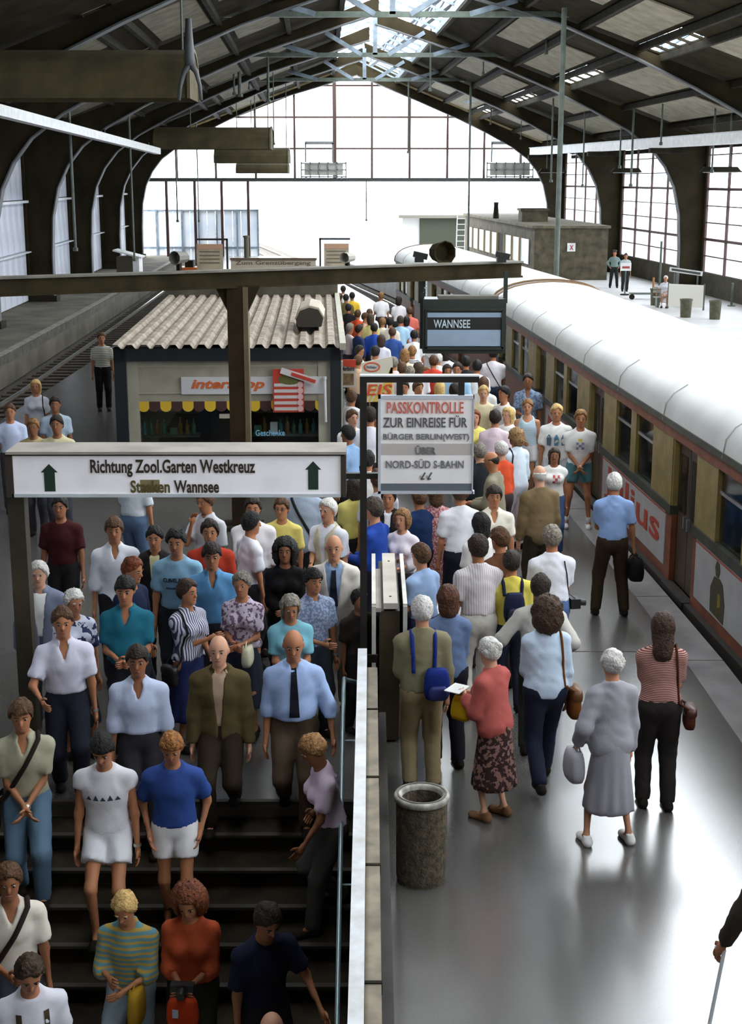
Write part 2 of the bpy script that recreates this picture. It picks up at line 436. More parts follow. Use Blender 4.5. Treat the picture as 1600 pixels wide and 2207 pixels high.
# long pale gutters on both sides
t = thing('gutter', 'long pale gutter along the top of the glazed side', 'gutter', tuple(at(1400, 310, 72)))
ga_, gb_ = at(1148, 327, 88), at(1720, 289, 47); mb = MB(); mb.bar(ga_, gb_, 0.34, 0.40); mb.build('trough', WHITE_PAINT, t)
mb = MB(); mb.bar(ga_ + Vector((0, 0, 0.22)), gb_ + Vector((0, 0, 0.22)), 0.46, 0.04); mb.build('lip', GUTTER, t)
for k in range(3):
    f_ = (0.97, 0.62, 0.36)[k]; p_ = gb_.lerp(ga_, f_)
    mb = MB(); mb.box(p_.x - 0.5, p_.x + 1.2, p_.y - 0.2, p_.y + 0.2, p_.z - 0.42, p_.z - 0.20); mb.build('bracket', STEEL_DARK, t)
t = thing('gutter', 'long white cable duct slanting along the boarded left side', 'gutter', tuple(at(170, 285, 78)))
a, b = at(-60, 224, 36), at(340, 326, 72)
mb = MB(); mb.bar(a, b, 0.30, 0.30); mb.build('trough', WHITE_PAINT, t)
for f in (0.35, 0.55, 0.72, 0.9):
    p = a.lerp(b, f); mb = MB(); mb.box(p.x - 0.05, p.x + 0.05, p.y - 0.1, p.y + 0.1, p.z + 0.05, p.z + 0.3); mb.build('bracket', STEEL_DARK, t)
mb = MB(); mb.box(-30, 30, Y0 - 0.3, Y0, -1.2, 13.5); struct(mb.build('wall_back_block', PARA), 'added dark wall closing off sky light behind the viewer')  # unseen wall added to keep out sky fill from behind
mb = MB(); mb.box(-9.0, 4.2, -9.0, 1.4, 3.25, 3.5); struct(mb.build('floor_gallery', DARK_CONC), 'unseen gallery floor under the viewer, added to shade the stairs')  # unseen slab added to block light from the lower stairs
# left wall: pale boards in two tiers between the columns
mb = MB(); strip(mb, lambda y: WL(y) - 0.35, lambda y: WL(y) - 0.15, Y0, 98, EAVE, -0.3, 8)
wl = struct(mb.build('wall_left', mat('sooty_left_wall', (0.07, 0.062, 0.05), 0.9, var=0.3)), 'sooty wall behind the white boards')
BOARD = mat('stained_white_board', (0.70, 0.71, 0.78), 0.8, color2=(0.50, 0.51, 0.58), vscale=1.4)
for k in range(4):
    ya, yb = FR_L[k+1] + 0.35, FR_L[k] - 0.35
    n = 9
    for i in range(n):
        for (z0, z1) in ((0.05, 2.1), (2.16, 4.15), (4.3, 6.9)):
            a = ya + (yb - ya) * i / n; b = ya + (yb - ya) * (i + 1) / n - 0.02
            inst('board', unit_box(BOARD), wl, ((WL((a+b)/2) - 0.12) - wl.location.x, (a + b) / 2 - wl.location.y, (z0 + z1) / 2 - wl.location.z), (0, 0, math.atan(0.05)), (0.05, b - a, z1 - z0))
    for zz in (2.12, 4.22):
        mb = MB(); mb.bar((WL(ya) + 0.02, ya, zz), (WL(yb) + 0.02, yb, zz), 0.26, 0.10 if zz > 3 else 0.05); mb.build('ledge', GUTTER, wl)
# near part of the left wall, seen only from the side
mb = MB(); strip(mb, lambda y: WL(y) - 0.14, lambda y: WL(y) - 0.06, Y0, 49.4, 6.9, 0.0, 4)
struct(mb.build('wall_left_near', BOARD), 'boarded left wall close to the stairs')

# roof: panels in rows, ridge glazing
def roof_pt(y, side, u, dz=0.0):
    W = WR(y) if side > 0 else WL(y); rx = RX(y)
    return Vector((rx + (W + side * 0.5 - rx) * u, y, RIDGE + (EAVE - 0.2 - RIDGE) * u + dz))
def roof_panel(nm, m, parent, side, u0, u1, y0, y1, dz, th=0.06):
    P = [roof_pt(y0, side, u0, dz), roof_pt(y0, side, u1, dz), roof_pt(y1, side, u1, dz), roof_pt(y1, side, u0, dz)]
    mb = MB(); mb.add(P + [p + Vector((0, 0, th)) for p in P], [(0,1,2,3),(7,6,5,4),(0,4,5,1),(1,5,6,2),(2,6,7,3),(3,7,4,0)])
    return mb.build(nm, m, parent)
roof = thing('ceiling', None, None, (0, 60, 7), kind='structure'); roof['label'] = 'dark boarded pitched roof of the station hall'
ROOF_DIM = mat('shaded_beige_roof_panel', (0.20, 0.175, 0.12), 0.85, var=0.25, vscale=2)  # darker copy of the roof beige, shade of the left slope painted in
def roof_bays(frs, side):
    ROWS = [0.18, 0.28, 0.40, 0.52, 0.57, 0.72, 0.86, 1.0] if side > 0 else [0.10, 0.24, 0.38, 0.52, 0.57, 0.72, 0.86, 1.0]
    for k in range(len(frs) - 1):
        ya, yb = frs[k+1], frs[k]
        vis = ya > 33
        if vis:
            ym = ya + (yb - ya) * 0.36
            for r in range(len(ROWS) - 1):
                if r == 3:                                  # narrow clerestory slot with sky behind it
                    roof_panel('roof_board', ROOF_DARK, roof, side, ROWS[r], ROWS[r+1], ya + 0.1, ya + (yb - ya) * 0.55, 0.0)
                    if side > 0:
                        for q in range(4):
                            yy = ya + (yb - ya) * (0.58 + 0.11 * q)
                            p, p2 = roof_pt(yy, side, ROWS[r]), roof_pt(yy, side, ROWS[r+1])
                            mb = MB(); mb.bar(p, p2, 0.10, 0.08); mb.build('slot_bar', STEEL_DARK, roof)
                    else:
                        roof_panel('roof_board', ROOF_DARK, roof, side, ROWS[r], ROWS[r+1], ya + (yb - ya) * 0.55, yb - 0.1, 0.0)
                    continue
                roof_panel('roof_board', ROOF_DARK, roof, side, ROWS[r], ROWS[r+1], ya, yb, 0.03)
                if r in (1, 2, 4, 5):
                    lo = (0.10, 0.62) if r in (1, 4) else (0.36, 0.94)
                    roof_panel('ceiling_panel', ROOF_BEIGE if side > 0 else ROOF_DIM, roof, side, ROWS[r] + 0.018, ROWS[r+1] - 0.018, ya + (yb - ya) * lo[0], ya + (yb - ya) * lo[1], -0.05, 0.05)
            for r in range(len(ROWS)):
                a, b = roof_pt(ya, side, ROWS[r], -0.12), roof_pt(yb, side, ROWS[r], -0.12)
                mb = MB(); mb.bar(a, b, 0.16, 0.22); mb.build('purlin', STEEL_DARK, roof)
        else:                                               # near bays, out of sight: boards with a skylight band shaped for the light
            if side < 0 and not 3 < ya < 20:
                roof_panel('roof_board', ROOF_DARK, roof, side, 0.10, 1.0, ya, yb, 0.0); continue
            sk = (0.14, 0.30) if side < 0 else ((0.24, 0.62) if yb > 30 else ((0.36, 0.66) if yb > 10 else (0.30, 0.50)))  # left and rearmost bands added as fill light
            roof_panel('roof_board', ROOF_DARK, roof, side, 0.18 if side > 0 else 0.10, sk[0], ya, yb, 0.0)
            roof_panel('roof_board', ROOF_DARK, roof, side, sk[1], 1.0, ya, yb, 0.0)
            for q in range(5):
                yy = ya + (yb - ya) * q / 5
                mb = MB(); mb.bar(roof_pt(yy, side, sk[0]), roof_pt(yy, side, sk[1]), 0.12, 0.14); mb.build('skylight_bar', STEEL_BLUE, roof)
roof_bays(ROOF_R, 1); roof_bays(FR_L, -1)
mb = MB()
for side in (-1, 1):
    mb.bar(roof_pt(Y0, side, 0.18 if side > 0 else 0.10, 0.05), roof_pt(98, side, 0.18 if side > 0 else 0.10, 0.05), 0.2, 0.35)
mb.build('ridge_curb', STEEL_BLUE, roof)
for side in (-1, 1): roof_panel('roof_board', ROOF_DARK, roof, side, -0.005, 0.19, Y0, 34.0, 0.06)  # unseen ridge closed over the near part to darken the floor
y = 40.0
while y < 97:
    for side in (-1, 1):
        a, b = roof_pt(y, side, 0.0, 0.3), roof_pt(y, side, 0.18 if side > 0 else 0.10, 0.15)
        mb = MB(); mb.bar(a, b, 0.10, 0.10); mb.build('ridge_bar', STEEL_BLUE, roof)
    y += 2.85
# gable: mullions, transoms, panes cut by the roof slope
YG = 97.6
gab = thing('window_20', None, None, (RX(YG), YG, 5.15), kind='structure'); gab['label'] = 'great glazed gable at the end of the hall'
def gz(x):
    rx = RX(YG); W = WR(YG) if x > rx else WL(YG)
    return RIDGE - 0.12 + (EAVE - RIDGE) * abs(x - rx) / abs(W - rx)
gx = [at(px, 384, YG).x for px in (300, 382, 466, 552, 636, 722, 802, 883, 964, 1043, 1122, 1195)]
gzs = [5.2, 7.2, 9.25, 11.3, 13.0]
for i, x in enumerate(gx):
    th = 0.26 if i == 5 else 0.15
    mb = MB(); mb.box(x - th / 2, x + th / 2, YG - 0.08, YG + 0.08, 5.2, max(5.6, gz(x))); mb.build('mullion', BAR, gab)
for z in gzs[1:-1]:
    xs = [x for x in np.linspace(gx[0], gx[-1], 200) if gz(x) > z]
    if xs:
        mb = MB(); mb.box(min(xs), max(xs), YG - 0.04, YG + 0.04, z - 0.06, z + 0.06); mb.build('transom', BAR, gab)
for i in range(len(gx) - 1):
    for j in range(len(gzs) - 1):
        x0, x1, z0, z1 = gx[i] + 0.05, gx[i+1] - 0.05, gzs[j] + 0.04, gzs[j+1] - 0.04
        xm = [x0 + (x1 - x0) * q / 4 for q in range(5)]
        top = [min(z1, gz(x)) for x in xm]
        if max(top) <= z0 + 0.1: continue
        poly = [(x0, z0), (x1, z0)] + [(x, max(t, z0 + 0.01)) for x, t in zip(reversed(xm), reversed(top))]
        mb = MB(); mb.prism(poly, lambda u, v: (u, YG - 0.006, v), (0, 0.012, 0)); mb.build('pane', GLASS, gab)
t = thing('tie_beam', 'long dark horizontal beam across the foot of the gable glazing', 'beam', (RX(YG), YG - 0.1, 4.9))
mb = MB(); mb.box(WL(YG) + 0.3, WR(YG) - 0.4, YG - 0.25, YG + 0.15, 5.02, 5.22); mb.build('beam', mat('grey_tie_beam', (0.10, 0.10, 0.10), 0.6), t)
mb = MB(); mb.box(WL(YG) + 0.3, WR(YG) - 0.4, YG - 0.35, YG + 0.2, 5.22, 5.27); mb.build('top_plate', STEEL_GREEN, t)
# dark verge boards between gable glass and roof
mb = MB()
for side in (-1, 1):
    W = WR(YG) if side > 0 else WL(YG); rx = RX(YG)
    P = []
    for q in range(13):
        u = q / 12; x = rx + (W - rx) * u; P.append((x, RIDGE - 0.05 + (EAVE - 0.25 - RIDGE) * u))
    for q in range(12):
        dr = 0.5 + 0.9 * (q > 6)
        mb.prism([(P[q][0], P[q][1] - 0.25), (P[q+1][0], P[q+1][1] - 0.25), (P[q+1][0], P[q+1][1] + 0.7), (P[q][0], P[q][1] + 0.7)], lambda u, v: (u, YG - 0.3, v), (0, 0.1, 0))
struct(mb.build('trim_gable_verge', ROOF_DARK), 'dark verge boards along the gable slope')
# ------------------------------------------------------------------ train
OCHRE = mat('ochre_train_paint', (0.27, 0.20, 0.070), 0.45, var=0.2, vscale=4)
RUST = mat('rust_red_train_paint', (0.20, 0.060, 0.028), 0.5, var=0.25, vscale=4)
TROOF = mat('pale_grey_train_roof', (0.62, 0.62, 0.60), 0.6, var=0.08, vscale=1.2)
DOORM = mat('dark_brown_train_door', (0.060, 0.040, 0.022), 0.45, var=0.3, vscale=3)
SILL = mat('dark_green_train_sill', (0.045, 0.05, 0.035), 0.5, var=0.3)
CARIN = mat('dim_car_interior', (0.10, 0.085, 0.06), 0.8)
CARGLASS = glass('train_window_glass', (0.55, 0.60, 0.58), 0.15)
UNDER = mat('black_underframe', (0.02, 0.016, 0.012), 0.7, var=0.3)
POSTERW = mat('greyish_poster_paper', (0.42, 0.41, 0.41), 0.6, var=0.08)
REDP = mat('poster_red_print', (0.42, 0.055, 0.03), 0.6)
OLIVEP = mat('poster_olive_print', (0.06, 0.05, 0.025), 0.6)
YELP = mat('poster_yellow_print', (0.45, 0.33, 0.05), 0.6)
CW = 2.72
def train_car(label, loc, rz, L, first, period=5.15):
    t = thing('train_car', label, 'train car', loc, rz, 'cars of the yellow and red train')
    bx = lambda nm, m, *a: MB().box(*a).build(nm, m, t, world=False)
    bx('underframe', UNDER, 0.12, CW - 0.12, 0.1, L - 0.1, -0.85, -0.05)
    bx('footboard', UNDER, -0.10, 0.12, 0.05, L - 0.05, -0.16, 0.05)
    bx('floor_pan', CARIN, 0.03, CW - 0.03, 0.03, L - 0.03, -0.05, 0.06)
    bx('lower_side', RUST, 0.0, 0.05, 0.0, L, 0.05, 0.96) if False else None
    bx('far_side', OCHRE, CW - 0.05, CW, 0.0, L, 0.05, 2.1)
    for e in (0.0, L - 0.05): bx('end_wall', RUST, 0.0, CW, e, e + 0.05, 0.05, 2.12)
    # roof shell
    prof = []
    for i in range(15):
        a = math.pi * i / 14; prof.append((CW / 2 - (CW / 2 + 0.06) * math.cos(a), 2.08 + 0.64 * math.sin(a) ** 0.72))
    mb = MB(); ys = [-0.06, 0.03] + [L * k / 8 for k in range(1, 8)] + [L - 0.03, L + 0.06]
    o = 0
    for yy in ys:
        for (x, z) in prof: mb.V.append(Vector((x, yy, z)))
    n = len(prof)
    for k in range(len(ys) - 1):
        for i in range(n - 1): mb.F.append((k*n+i, (k+1)*n+i, (k+1)*n+i+1, k*n+i+1))
    mb.F.append(tuple(range(n))); mb.F.append(tuple(reversed(range((len(ys)-1)*n, len(ys)*n))))
    rf = mb.build('roof', TROOF, t, world=False, smooth=True)
    mb = MB()
    for e in (-0.07, L + 0.02):
        for i in range(n - 1):
            mb.bar((prof[i][0], e + 0.025, prof[i][1] + 0.008), (prof[i+1][0], e + 0.025, prof[i+1][1] + 0.008), 0.07, 0.035)
    mb.build('roof_end_rim', mat('brown_roof_rim', (0.16, 0.085, 0.03), 0.6), t, world=False)
    k = 1.7
    while k < L:
        mb = MB()
        for i in range(3): mb.bar((prof[i][0] - 0.01, k, prof[i][1]), (prof[i+1][0] - 0.01, k, prof[i+1][1] + 0.005), 0.012, 0.012)
        mb.build('roof_seam', mat('grey_roof_seam', (0.42, 0.42, 0.40), 0.7), t, world=False); k += 2.58
    bx('eave_gutter', SILL, -0.07, 0.0, 0.0, L, 2.06, 2.14)
    bx('eave_band', RUST, -0.035, 0.05, 0.0, L, 1.92, 2.06)
    # bays measured from the near end: door, post, window, thin post, window, post
    yb = first
    cut = lambda a, b: (max(a, 0.06), min(b, L - 0.06))
    while yb < L:
        def piece(nm, m, a, b, z0, z1, x0=-0.02, x1=0.05):
            a, b = cut(yb + a, yb + b)
            if b - a > 0.04: return bx(nm, m, x0, x1, a, b, z0, z1)
        # recessed double door
        for q in range(2):
            a, b = cut(yb + 0.02 + 0.49 * q, yb + 0.49 + 0.49 * q)
            if b - a < 0.2: continue
            d = bx('door', DOORM, 0.05, 0.09, a, b, 0.05, 1.92)
            g = MB().box(0.035, 0.052, a + 0.09, b - 0.09, 1.02, 1.75).build('door_pane', CARGLASS, d, world=False)
            hx = b - 0.07 if q == 0 else a + 0.07
            MB().box(0.01, 0.05, hx - 0.015, hx + 0.015, 0.85, 1.0).build('door_handle', RAILTOP, d, world=False)
        piece('door_step', UNDER, 0.0, 1.0, -0.02, 0.06, -0.12, 0.05)
        piece('side_post', OCHRE, 1.0, 2.1, 1.04, 1.92)
        piece('post_strip', OCHRE, 1.04, 1.16, 1.04, 1.92, -0.035, 0.05)
        for (a, b) in ((2.1, 3.05), (3.35, 4.30)):
            w = piece('window_frame', SILL, a, b, 1.04, 1.92, 0.045, 0.06)
            aa, bb = cut(yb + a, yb + b)
            if w is not None and bb - aa > 0.3:
                MB().box(0.02, 0.032, aa + 0.03, bb - 0.03, 1.08, 1.88).build('pane', CARGLASS, w, world=False)
                MB().box(0.008, 0.04, aa, bb, 1.62, 1.66).build('sash_bar', RAILTOP, w, world=False)
        piece('side_post', OCHRE, 3.05, 3.35, 1.04, 1.92)
        piece('side_post', OCHRE, 4.30, 5.15, 1.04, 1.92)
        piece('sill_strip', SILL, 1.0, 5.15, 0.93, 1.05, -0.045, 0.05)
        piece('side_panel', RUST, 1.0, 5.15, 0.05, 0.93)
        yb += period
    return t
D1 = math.atan(0.0535)
car1 = train_car('nearest full train car with posters on its side', (4.08, 13.56, 0), D1, 20.2, -2.35)
train_car('curving train car behind the destination sign', (3.02, 34.6, 0), math.atan(0.105), 19.6, -1.2)
train_car('train car beside the lower end of the stairs at the frame edge', (4.08 + 0.0535 * 20.7, 13.56 - 20.6, 0), D1, 20.2, -2.9)
# posters on the car's side (flat print)
def poster(nm, label, ya, yb):
    o = thing(nm, label, 'poster', (4.08, 13.56, 0.0), D1)
    MB().box(-0.034, -0.021, ya, yb, 0.20, 0.92).build('paper', POSTERW, o, world=False)
    MB().box(-0.037, -0.030, ya, yb, 0.885, 0.905).build('top_line', REDP, o, world=False)
    return o
p = poster('advertising_poster', 'grey poster with tall red letters on the train side', 4.05, 7.80)
lettering('Julius', p, -7.6, -4.3, 0.30, 0.84, -0.040, REDP, rz=-math.pi / 2)
p = poster('advertising_poster', 'grey poster with a dark standing figure on the train side', 0.62, 2.62)
def fig_print(parent, polys, m, nm):
    mb = MB()
    for pl in polys: mb.prism(pl, lambda u, v: (-0.036, -u, v), (-0.004, 0, 0))
    mb.build(nm, m, parent, world=False)
fig_print(p, [[(-1.93, 0.24), (-1.42, 0.22), (-1.40, 0.45), (-1.50, 0.66), (-1.62, 0.70), (-1.82, 0.68), (-1.95, 0.52)],
              [(-1.76, 0.70), (-1.66, 0.70), (-1.62, 0.78), (-1.66, 0.87), (-1.75, 0.88), (-1.81, 0.80)]], OLIVEP, 'printed_figure')
fig_print(p, [[(-1.66, 0.24), (-1.54, 0.24), (-1.57, 0.52), (-1.66, 0.52)]], YELP, 'printed_stripe')
p = poster('advertising_poster', 'worn reddish poster on the train side behind the men in printed shirts', 9.3, 12.9)
fig_print(p, [[(-12.7, 0.3), (-11.9, 0.3), (-12.0, 0.7), (-12.6, 0.78)], [(-11.4, 0.35), (-10.9, 0.3), (-10.8, 0.8), (-11.3, 0.76)]], REDP, 'printed_shapes')

# ------------------------------------------------------------------ overhead girder with column and destination sign
GIRD = mat('dark_olive_girder', (0.028, 0.021, 0.009), 0.85, var=0.3, vscale=3, spec=0.12)
GIRDL = mat('pale_top_flange', (0.14, 0.13, 0.10), 0.7, var=0.2, vscale=4)  # paler tone than the girder web, for top faces
BRN = mat('brown_column_paint', (0.030, 0.018, 0.008), 0.8, var=0.3, vscale=3, spec=0.15)
TANC = mat('lit_column_edge', (0.13, 0.09, 0.045), 0.6, var=0.2)  # lighter tan paints in the light on the column's right flange
ga = at(-120, 611, 18.5); gb = at(1119, 583, 22.6); ga.z = gb.z = 3.72
t = thing('overhead_girder', 'dark olive girder spanning the platform above the kiosk roof', 'girder', (ga.lerp(gb, 0.46).x, ga.lerp(gb, 0.46).y, 0.0))
MB().bar(ga, gb, 0.14, 0.20).build('web', GIRD, t)
up = Vector((0, 0, 0.115))
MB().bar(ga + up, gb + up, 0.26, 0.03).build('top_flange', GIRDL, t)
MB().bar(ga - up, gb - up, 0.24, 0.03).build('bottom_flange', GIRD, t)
gc = ga.lerp(gb, 0.461)
MB().box(gc.x - 0.15, gc.x + 0.08, gc.y - 0.13, gc.y + 0.13, 0.0, 3.62).build('column', BRN, t)
MB().box(gc.x + 0.08, gc.x + 0.15, gc.y - 0.14, gc.y + 0.10, 0.0, 3.60).build('column_flange', TANC, t)
mb = MB(); mb.prism([(gc.x - 0.33, 3.62), (gc.x + 0.33, 3.62), (gc.x + 0.15, 3.25), (gc.x - 0.15, 3.25)], lambda u, v: (u, gc.y - 0.08, v), (0, 0.16, 0)); mb.build('gusset', GIRD, t)
MB().box(gc.x - 0.3, gc.x + 0.3, gc.y - 0.25, gc.y + 0.25, 0, 0.06).build('base_plate', STEEL_DARK, t)
SIGNG = mat('dark_green_sign_case', (0.020, 0.028, 0.022), 0.4)
SIGNB = mat('pale_blue_sign_face', (0.28, 0.36, 0.46), 0.4, var=0.08)
SIGNW = mat('bluish_white_letter', (0.52, 0.62, 0.66), 0.5)
YS = 21.9
def sbox(mb, x0, x1, y0p, y1p, Y, th):
    a = at(x0, y1p, Y); b = at(x1, y0p, Y)
    return mb.box(a.x, b.x, Y, Y + th, a.z, b.z), a, b
c0 = at(1000, 762, YS)
t = thing('destination_sign', 'dark hanging train sign reading WANNSEE', 'sign', (c0.x, YS, c0.z))
mb, a, b = sbox(MB(), 912, 1092, 645, 762, YS, 0.5); mb.build('case', SIGNG, t)
for (x0, x1, y0, y1) in ((921, 1082, 674, 684), (921, 1080, 711, 746)):
    mb, _, _ = sbox(MB(), x0, x1, y0, y1, YS - 0.02, 0.03); mb.build('blind', SIGNB, t)
mb, _, _ = sbox(MB(), 920, 1083, 684, 711, YS - 0.015, 0.02); mb.build('blind', BLACK, t)
a, b = at(935, 707, YS - 0.022), at(1014, 689, YS - 0.022)
lettering('WANNSEE', t, a.x - c0.x, b.x - c0.x, a.z - c0.z, b.z - c0.z, -0.022, SIGNW)
for (x0, x1, y0, y1) in ((917, 922, 668, 752), (1081, 1087, 668, 752), (917, 1087, 664, 670), (917, 1087, 748, 754)):
    mb, _, _ = sbox(MB(), x0, x1, y0, y1, YS - 0.04, 0.04); mb.build('bezel', SIGNG, t)
mb, _, _ = sbox(MB(), 905, 915, 630, 752, YS + 0.18, 0.06); mb.build('side_rail', SIGNG, t)
for px, w in ((908, 12), (1090, 10)):
    a, b = at(px - w / 2, 646, YS + 0.25), at(px + w / 2, 585, YS + 0.25)
    MB().box(a.x, b.x, YS + 0.2, YS + 0.28, a.z - 0.05, b.z).build('hanger', SIGNG, t)
mb, _, _ = sbox(MB(), 945, 1075, 638, 646, YS + 0.1, 0.3); mb.build('top_tray', GIRDL, t)
def horn(label, px, py, Y, r, L, yaw, m=GIRD):
    c = at(px, py, Y)
    t = thing('loudspeaker', label, 'loudspeaker', tuple(c), yaw)
    mb = MB(); n = 10; prof = [(r * 0.75, L), (r, 0.0), (r * 0.92, 0.0), (r * 0.6, L * 0.5)]
    o = len(mb.V)
    for (q, l) in prof:
        for k in range(n):
            a = 2 * math.pi * (k + 0.5) / n; mb.V.append(Vector((q * math.cos(a), l, q * math.sin(a))))
    for i in range(len(prof) - 1):
        for k in range(n): mb.F.append((i*n+k, i*n+(k+1)%n, (i+1)*n+(k+1)%n, (i+1)*n+k))
    mb.F.append(tuple(range(n))); mb.F.append(tuple(3*n + k for k in range(n)))
    mb.build('housing', m, t, world=False)
    MB().box(-0.03, 0.03, L * 0.3, L * 0.5, -r - 0.08, -r * 0.8).build('mount', STEEL_DARK, t, world=False)
    return t
horn('round dark loudspeaker on top of the girder', 960, 545, 22.1, 0.19, 0.3, 0.4)
horn('loudspeaker on the girder beside the hanging notice', 376, 556, 20.05, 0.10, 0.26, -0.5, mat('grey_loudspeaker', (0.13, 0.12, 0.10), 0.6))
horn('small grey loudspeaker on the girder above the kiosk corner', 742, 556, 21.2, 0.085, 0.25, -0.5, mat('pale_loudspeaker', (0.30, 0.28, 0.24), 0.6))
for px, lab in ((905, 'small dark cable clamp left of the round loudspeaker'), (1082, 'small black floodlight at the girder end')):
    c = at(px, 568, 22.2)
    o = MB().box(c.x - 0.08, c.x + 0.06, 22.1, 22.3, 3.85, 3.92).bar((c.x - 0.1, 22.2, 3.98), (c.x + 0.12, 22.2, 3.93), 0.12, 0.09).build('floodlight', BLACK); tag(o, lab, 'floodlight')

# ------------------------------------------------------------------ kiosk
KBLUE = mat('blue_black_kiosk_frame', (0.012, 0.016, 0.020), 0.4)
KWALL = mat('beige_kiosk_board', (0.34, 0.31, 0.24), 0.7, var=0.12, vscale=3)
KTRIM = mat('pale_kiosk_trim', (0.40, 0.37, 0.29), 0.6, var=0.08)
CORR = mat('dusty_corrugated_sheet', (0.40, 0.34, 0.28), 0.75, color2=(0.21, 0.16, 0.11), vscale=5)
YK = 22.5; KX0, KX1 = at(250, 900, YK).x, at(736, 900, YK).x; KW_ = KX1 - KX0; KD = 8.8
kz = lambda py: at(500, py, YK).z
kx = lambda px, py=850: at(px, py, YK).x - KX0
kiosk = thing('kiosk', 'beige shop kiosk with dark frame and corrugated roof', 'kiosk', (KX0, YK, 0), 0.035)
bxk = lambda nm, m, *a: MB().box(*a).build(nm, m, kiosk, world=False)
zr = kz(748); zf = kz(779); zw = kz(868); zs = 0.35
bxk('fascia', KBLUE, 0, KW_, 0.0, 0.12, zf, zr - 0.02)
for x0, x1 in ((0.0, kx(274)), (kx(712), KW_)): bxk('corner_post', KBLUE, x0, x1, 0.0, 0.2, 0, zr - 0.02)
bxk('corner_trim', KTRIM, KW_, KW_ + 0.03, 0.0, 0.12, 0, zr - 0.25)
bxk('side_wall', KWALL, 0.03, 0.1, 0.2, KD, 0, zr - 0.1); bxk('side_wall', KWALL, KW_ - 0.1, KW_ - 0.03, 0.2, KD, 0, zr - 0.1)
bxk('back_wall', KBLUE, 0.0, KW_, KD - 0.08, KD, 0, zr - 0.1); bxk('floor_slab', STEEL_DARK, 0, KW_, 0.1, KD, 0, 0.06)
bxk('upper_board', KWALL, kx(274), kx(712), 0.10, 0.16, zw, zf)
bxk('panel_moulding', KTRIM, kx(290), kx(388), 0.085, 0.10, kz(851), kz(849)); bxk('panel_moulding', KTRIM, kx(290), kx(700), 0.085, 0.10, kz(793), kz(790))
for x0, x1 in ((kx(274), kx(298)), (kx(686), kx(712)), (kx(525), kx(536))): bxk('mullion', KTRIM, x0, x1, 0.08, 0.2, 0.0, zf if x0 < 1 or x0 > 3 else zw)
bxk('lower_board', KWALL, kx(274), kx(712), 0.10, 0.16, 0.06, zs)
bxk('door_rail', KTRIM, kx(470), kx(525), 0.09, 0.15, kz(905), kz(896))
for x0, x1 in ((kx(298), kx(430)), (kx(430), kx(525)), (kx(536), kx(686))):
    bxk('shop_pane', glass('shop_glass', (0.92, 0.95, 0.93), 0.06), x0, x1, 0.12, 0.13, zs, zw)
YELS = mat('yellow_scallop_cloth', (0.72, 0.46, 0.03), 0.7); DKS = mat('dark_red_scallop_cloth', (0.06, 0.022, 0.018), 0.8)
k = 0; px = 295
while px < 690:
    mb = MB(); x0, x1 = kx(px), kx(px + 24); w = x1 - x0; zt = zw
    poly = [(x0, zt), (x0, zt - 0.09)] + [((x0 + x1) / 2 + w / 2 * math.cos(a), zt - 0.09 - 0.08 * math.sin(-a)) for a in np.linspace(-math.pi, 0, 9)][1:-1] + [(x1, zt - 0.09), (x1, zt)]
    poly = [(u, zt - 0.09 - (zt - 0.09 - v if v < zt - 0.09 else v - zt + 0.09)) if v not in (zt, zt - 0.09) else (u, v) for u, v in poly]
    mb.prism(poly, lambda u, v: (u, 0.085, v), (0, 0.01, 0)); mb.build('scallop', YELS if k % 2 == 0 else DKS, kiosk, world=False)
    px += 24; k += 1
# shop sign
sg = bxk('name_board', mat('pale_name_board', (0.62, 0.61, 0.62), 0.5), kx(390), kx(700), 0.06, 0.10, kz(852), kz(815))
lettering('intershop', kiosk, kx(411), kx(570), kz(846), kz(819), 0.055, mat('orange_red_letter', (0.62, 0.13, 0.03), 0.5), shear=0.25, bold=0.02)
# corrugated roof
mb = MB(); pitch = 0.232; n = int(KW_ / pitch) + 1; pr = []
for i in range(n + 1):
    x = i * pitch - 0.05
    pr += [(x, 0.0), (x + 0.05, 0.065), (x + 0.14, 0.065), (x + 0.19, 0.0)]
pr = [(min(x, KW_ + 0.03), z) for x, z in pr if x < KW_ + 0.05]
zb = at(500, 640, YK + KD).z
for yy, z0 in ((-0.10, zr - 0.02), (KD * 0.5, (zr + zb) / 2 - 0.02), (KD - 0.2, zb)):
    for (x, z) in pr: mb.V.append(Vector((x, yy, z0 + z)))
m_ = len(pr)
for r in range(2):
    for i in range(m_ - 1): mb.F.append((r*m_+i, r*m_+i+1, (r+1)*m_+i+1, (r+1)*m_+i))
mb.build('corrugated_roof', CORR, kiosk, world=False)
bxk('rear_upstand', mat('dark_rear_upstand', (0.07, 0.06, 0.04), 0.8, var=0.3), -0.05, KW_ + 0.05, KD - 0.2, KD - 0.05, zb - 0.1, at(500, 611, YK + KD).z)
bxk('upstand_cap', GIRDL, -0.05, KW_ + 0.05, KD - 0.22, KD - 0.03, at(500, 611, YK + KD).z, at(500, 608, YK + KD).z)
mb = MB(); mb.add([(KW_ - 0.02, -0.1, zr - 0.05), (KW_ + 0.08, -0.1, zr - 0.05), (KW_ + 0.08, KD - 0.1, zb), (KW_ - 0.02, KD - 0.1, zb), (KW_ - 0.02, -0.1, zr + 0.06), (KW_ + 0.08, -0.1, zr + 0.06), (KW_ + 0.08, KD - 0.1, zb + 0.1), (KW_ - 0.02, KD - 0.1, zb + 0.1)],
       [(0,3,2,1),(4,5,6,7),(0,1,5,4),(1,2,6,5),(2,3,7,6),(3,0,4,7)]); mb.build('verge_strip', KTRIM, kiosk, world=False)
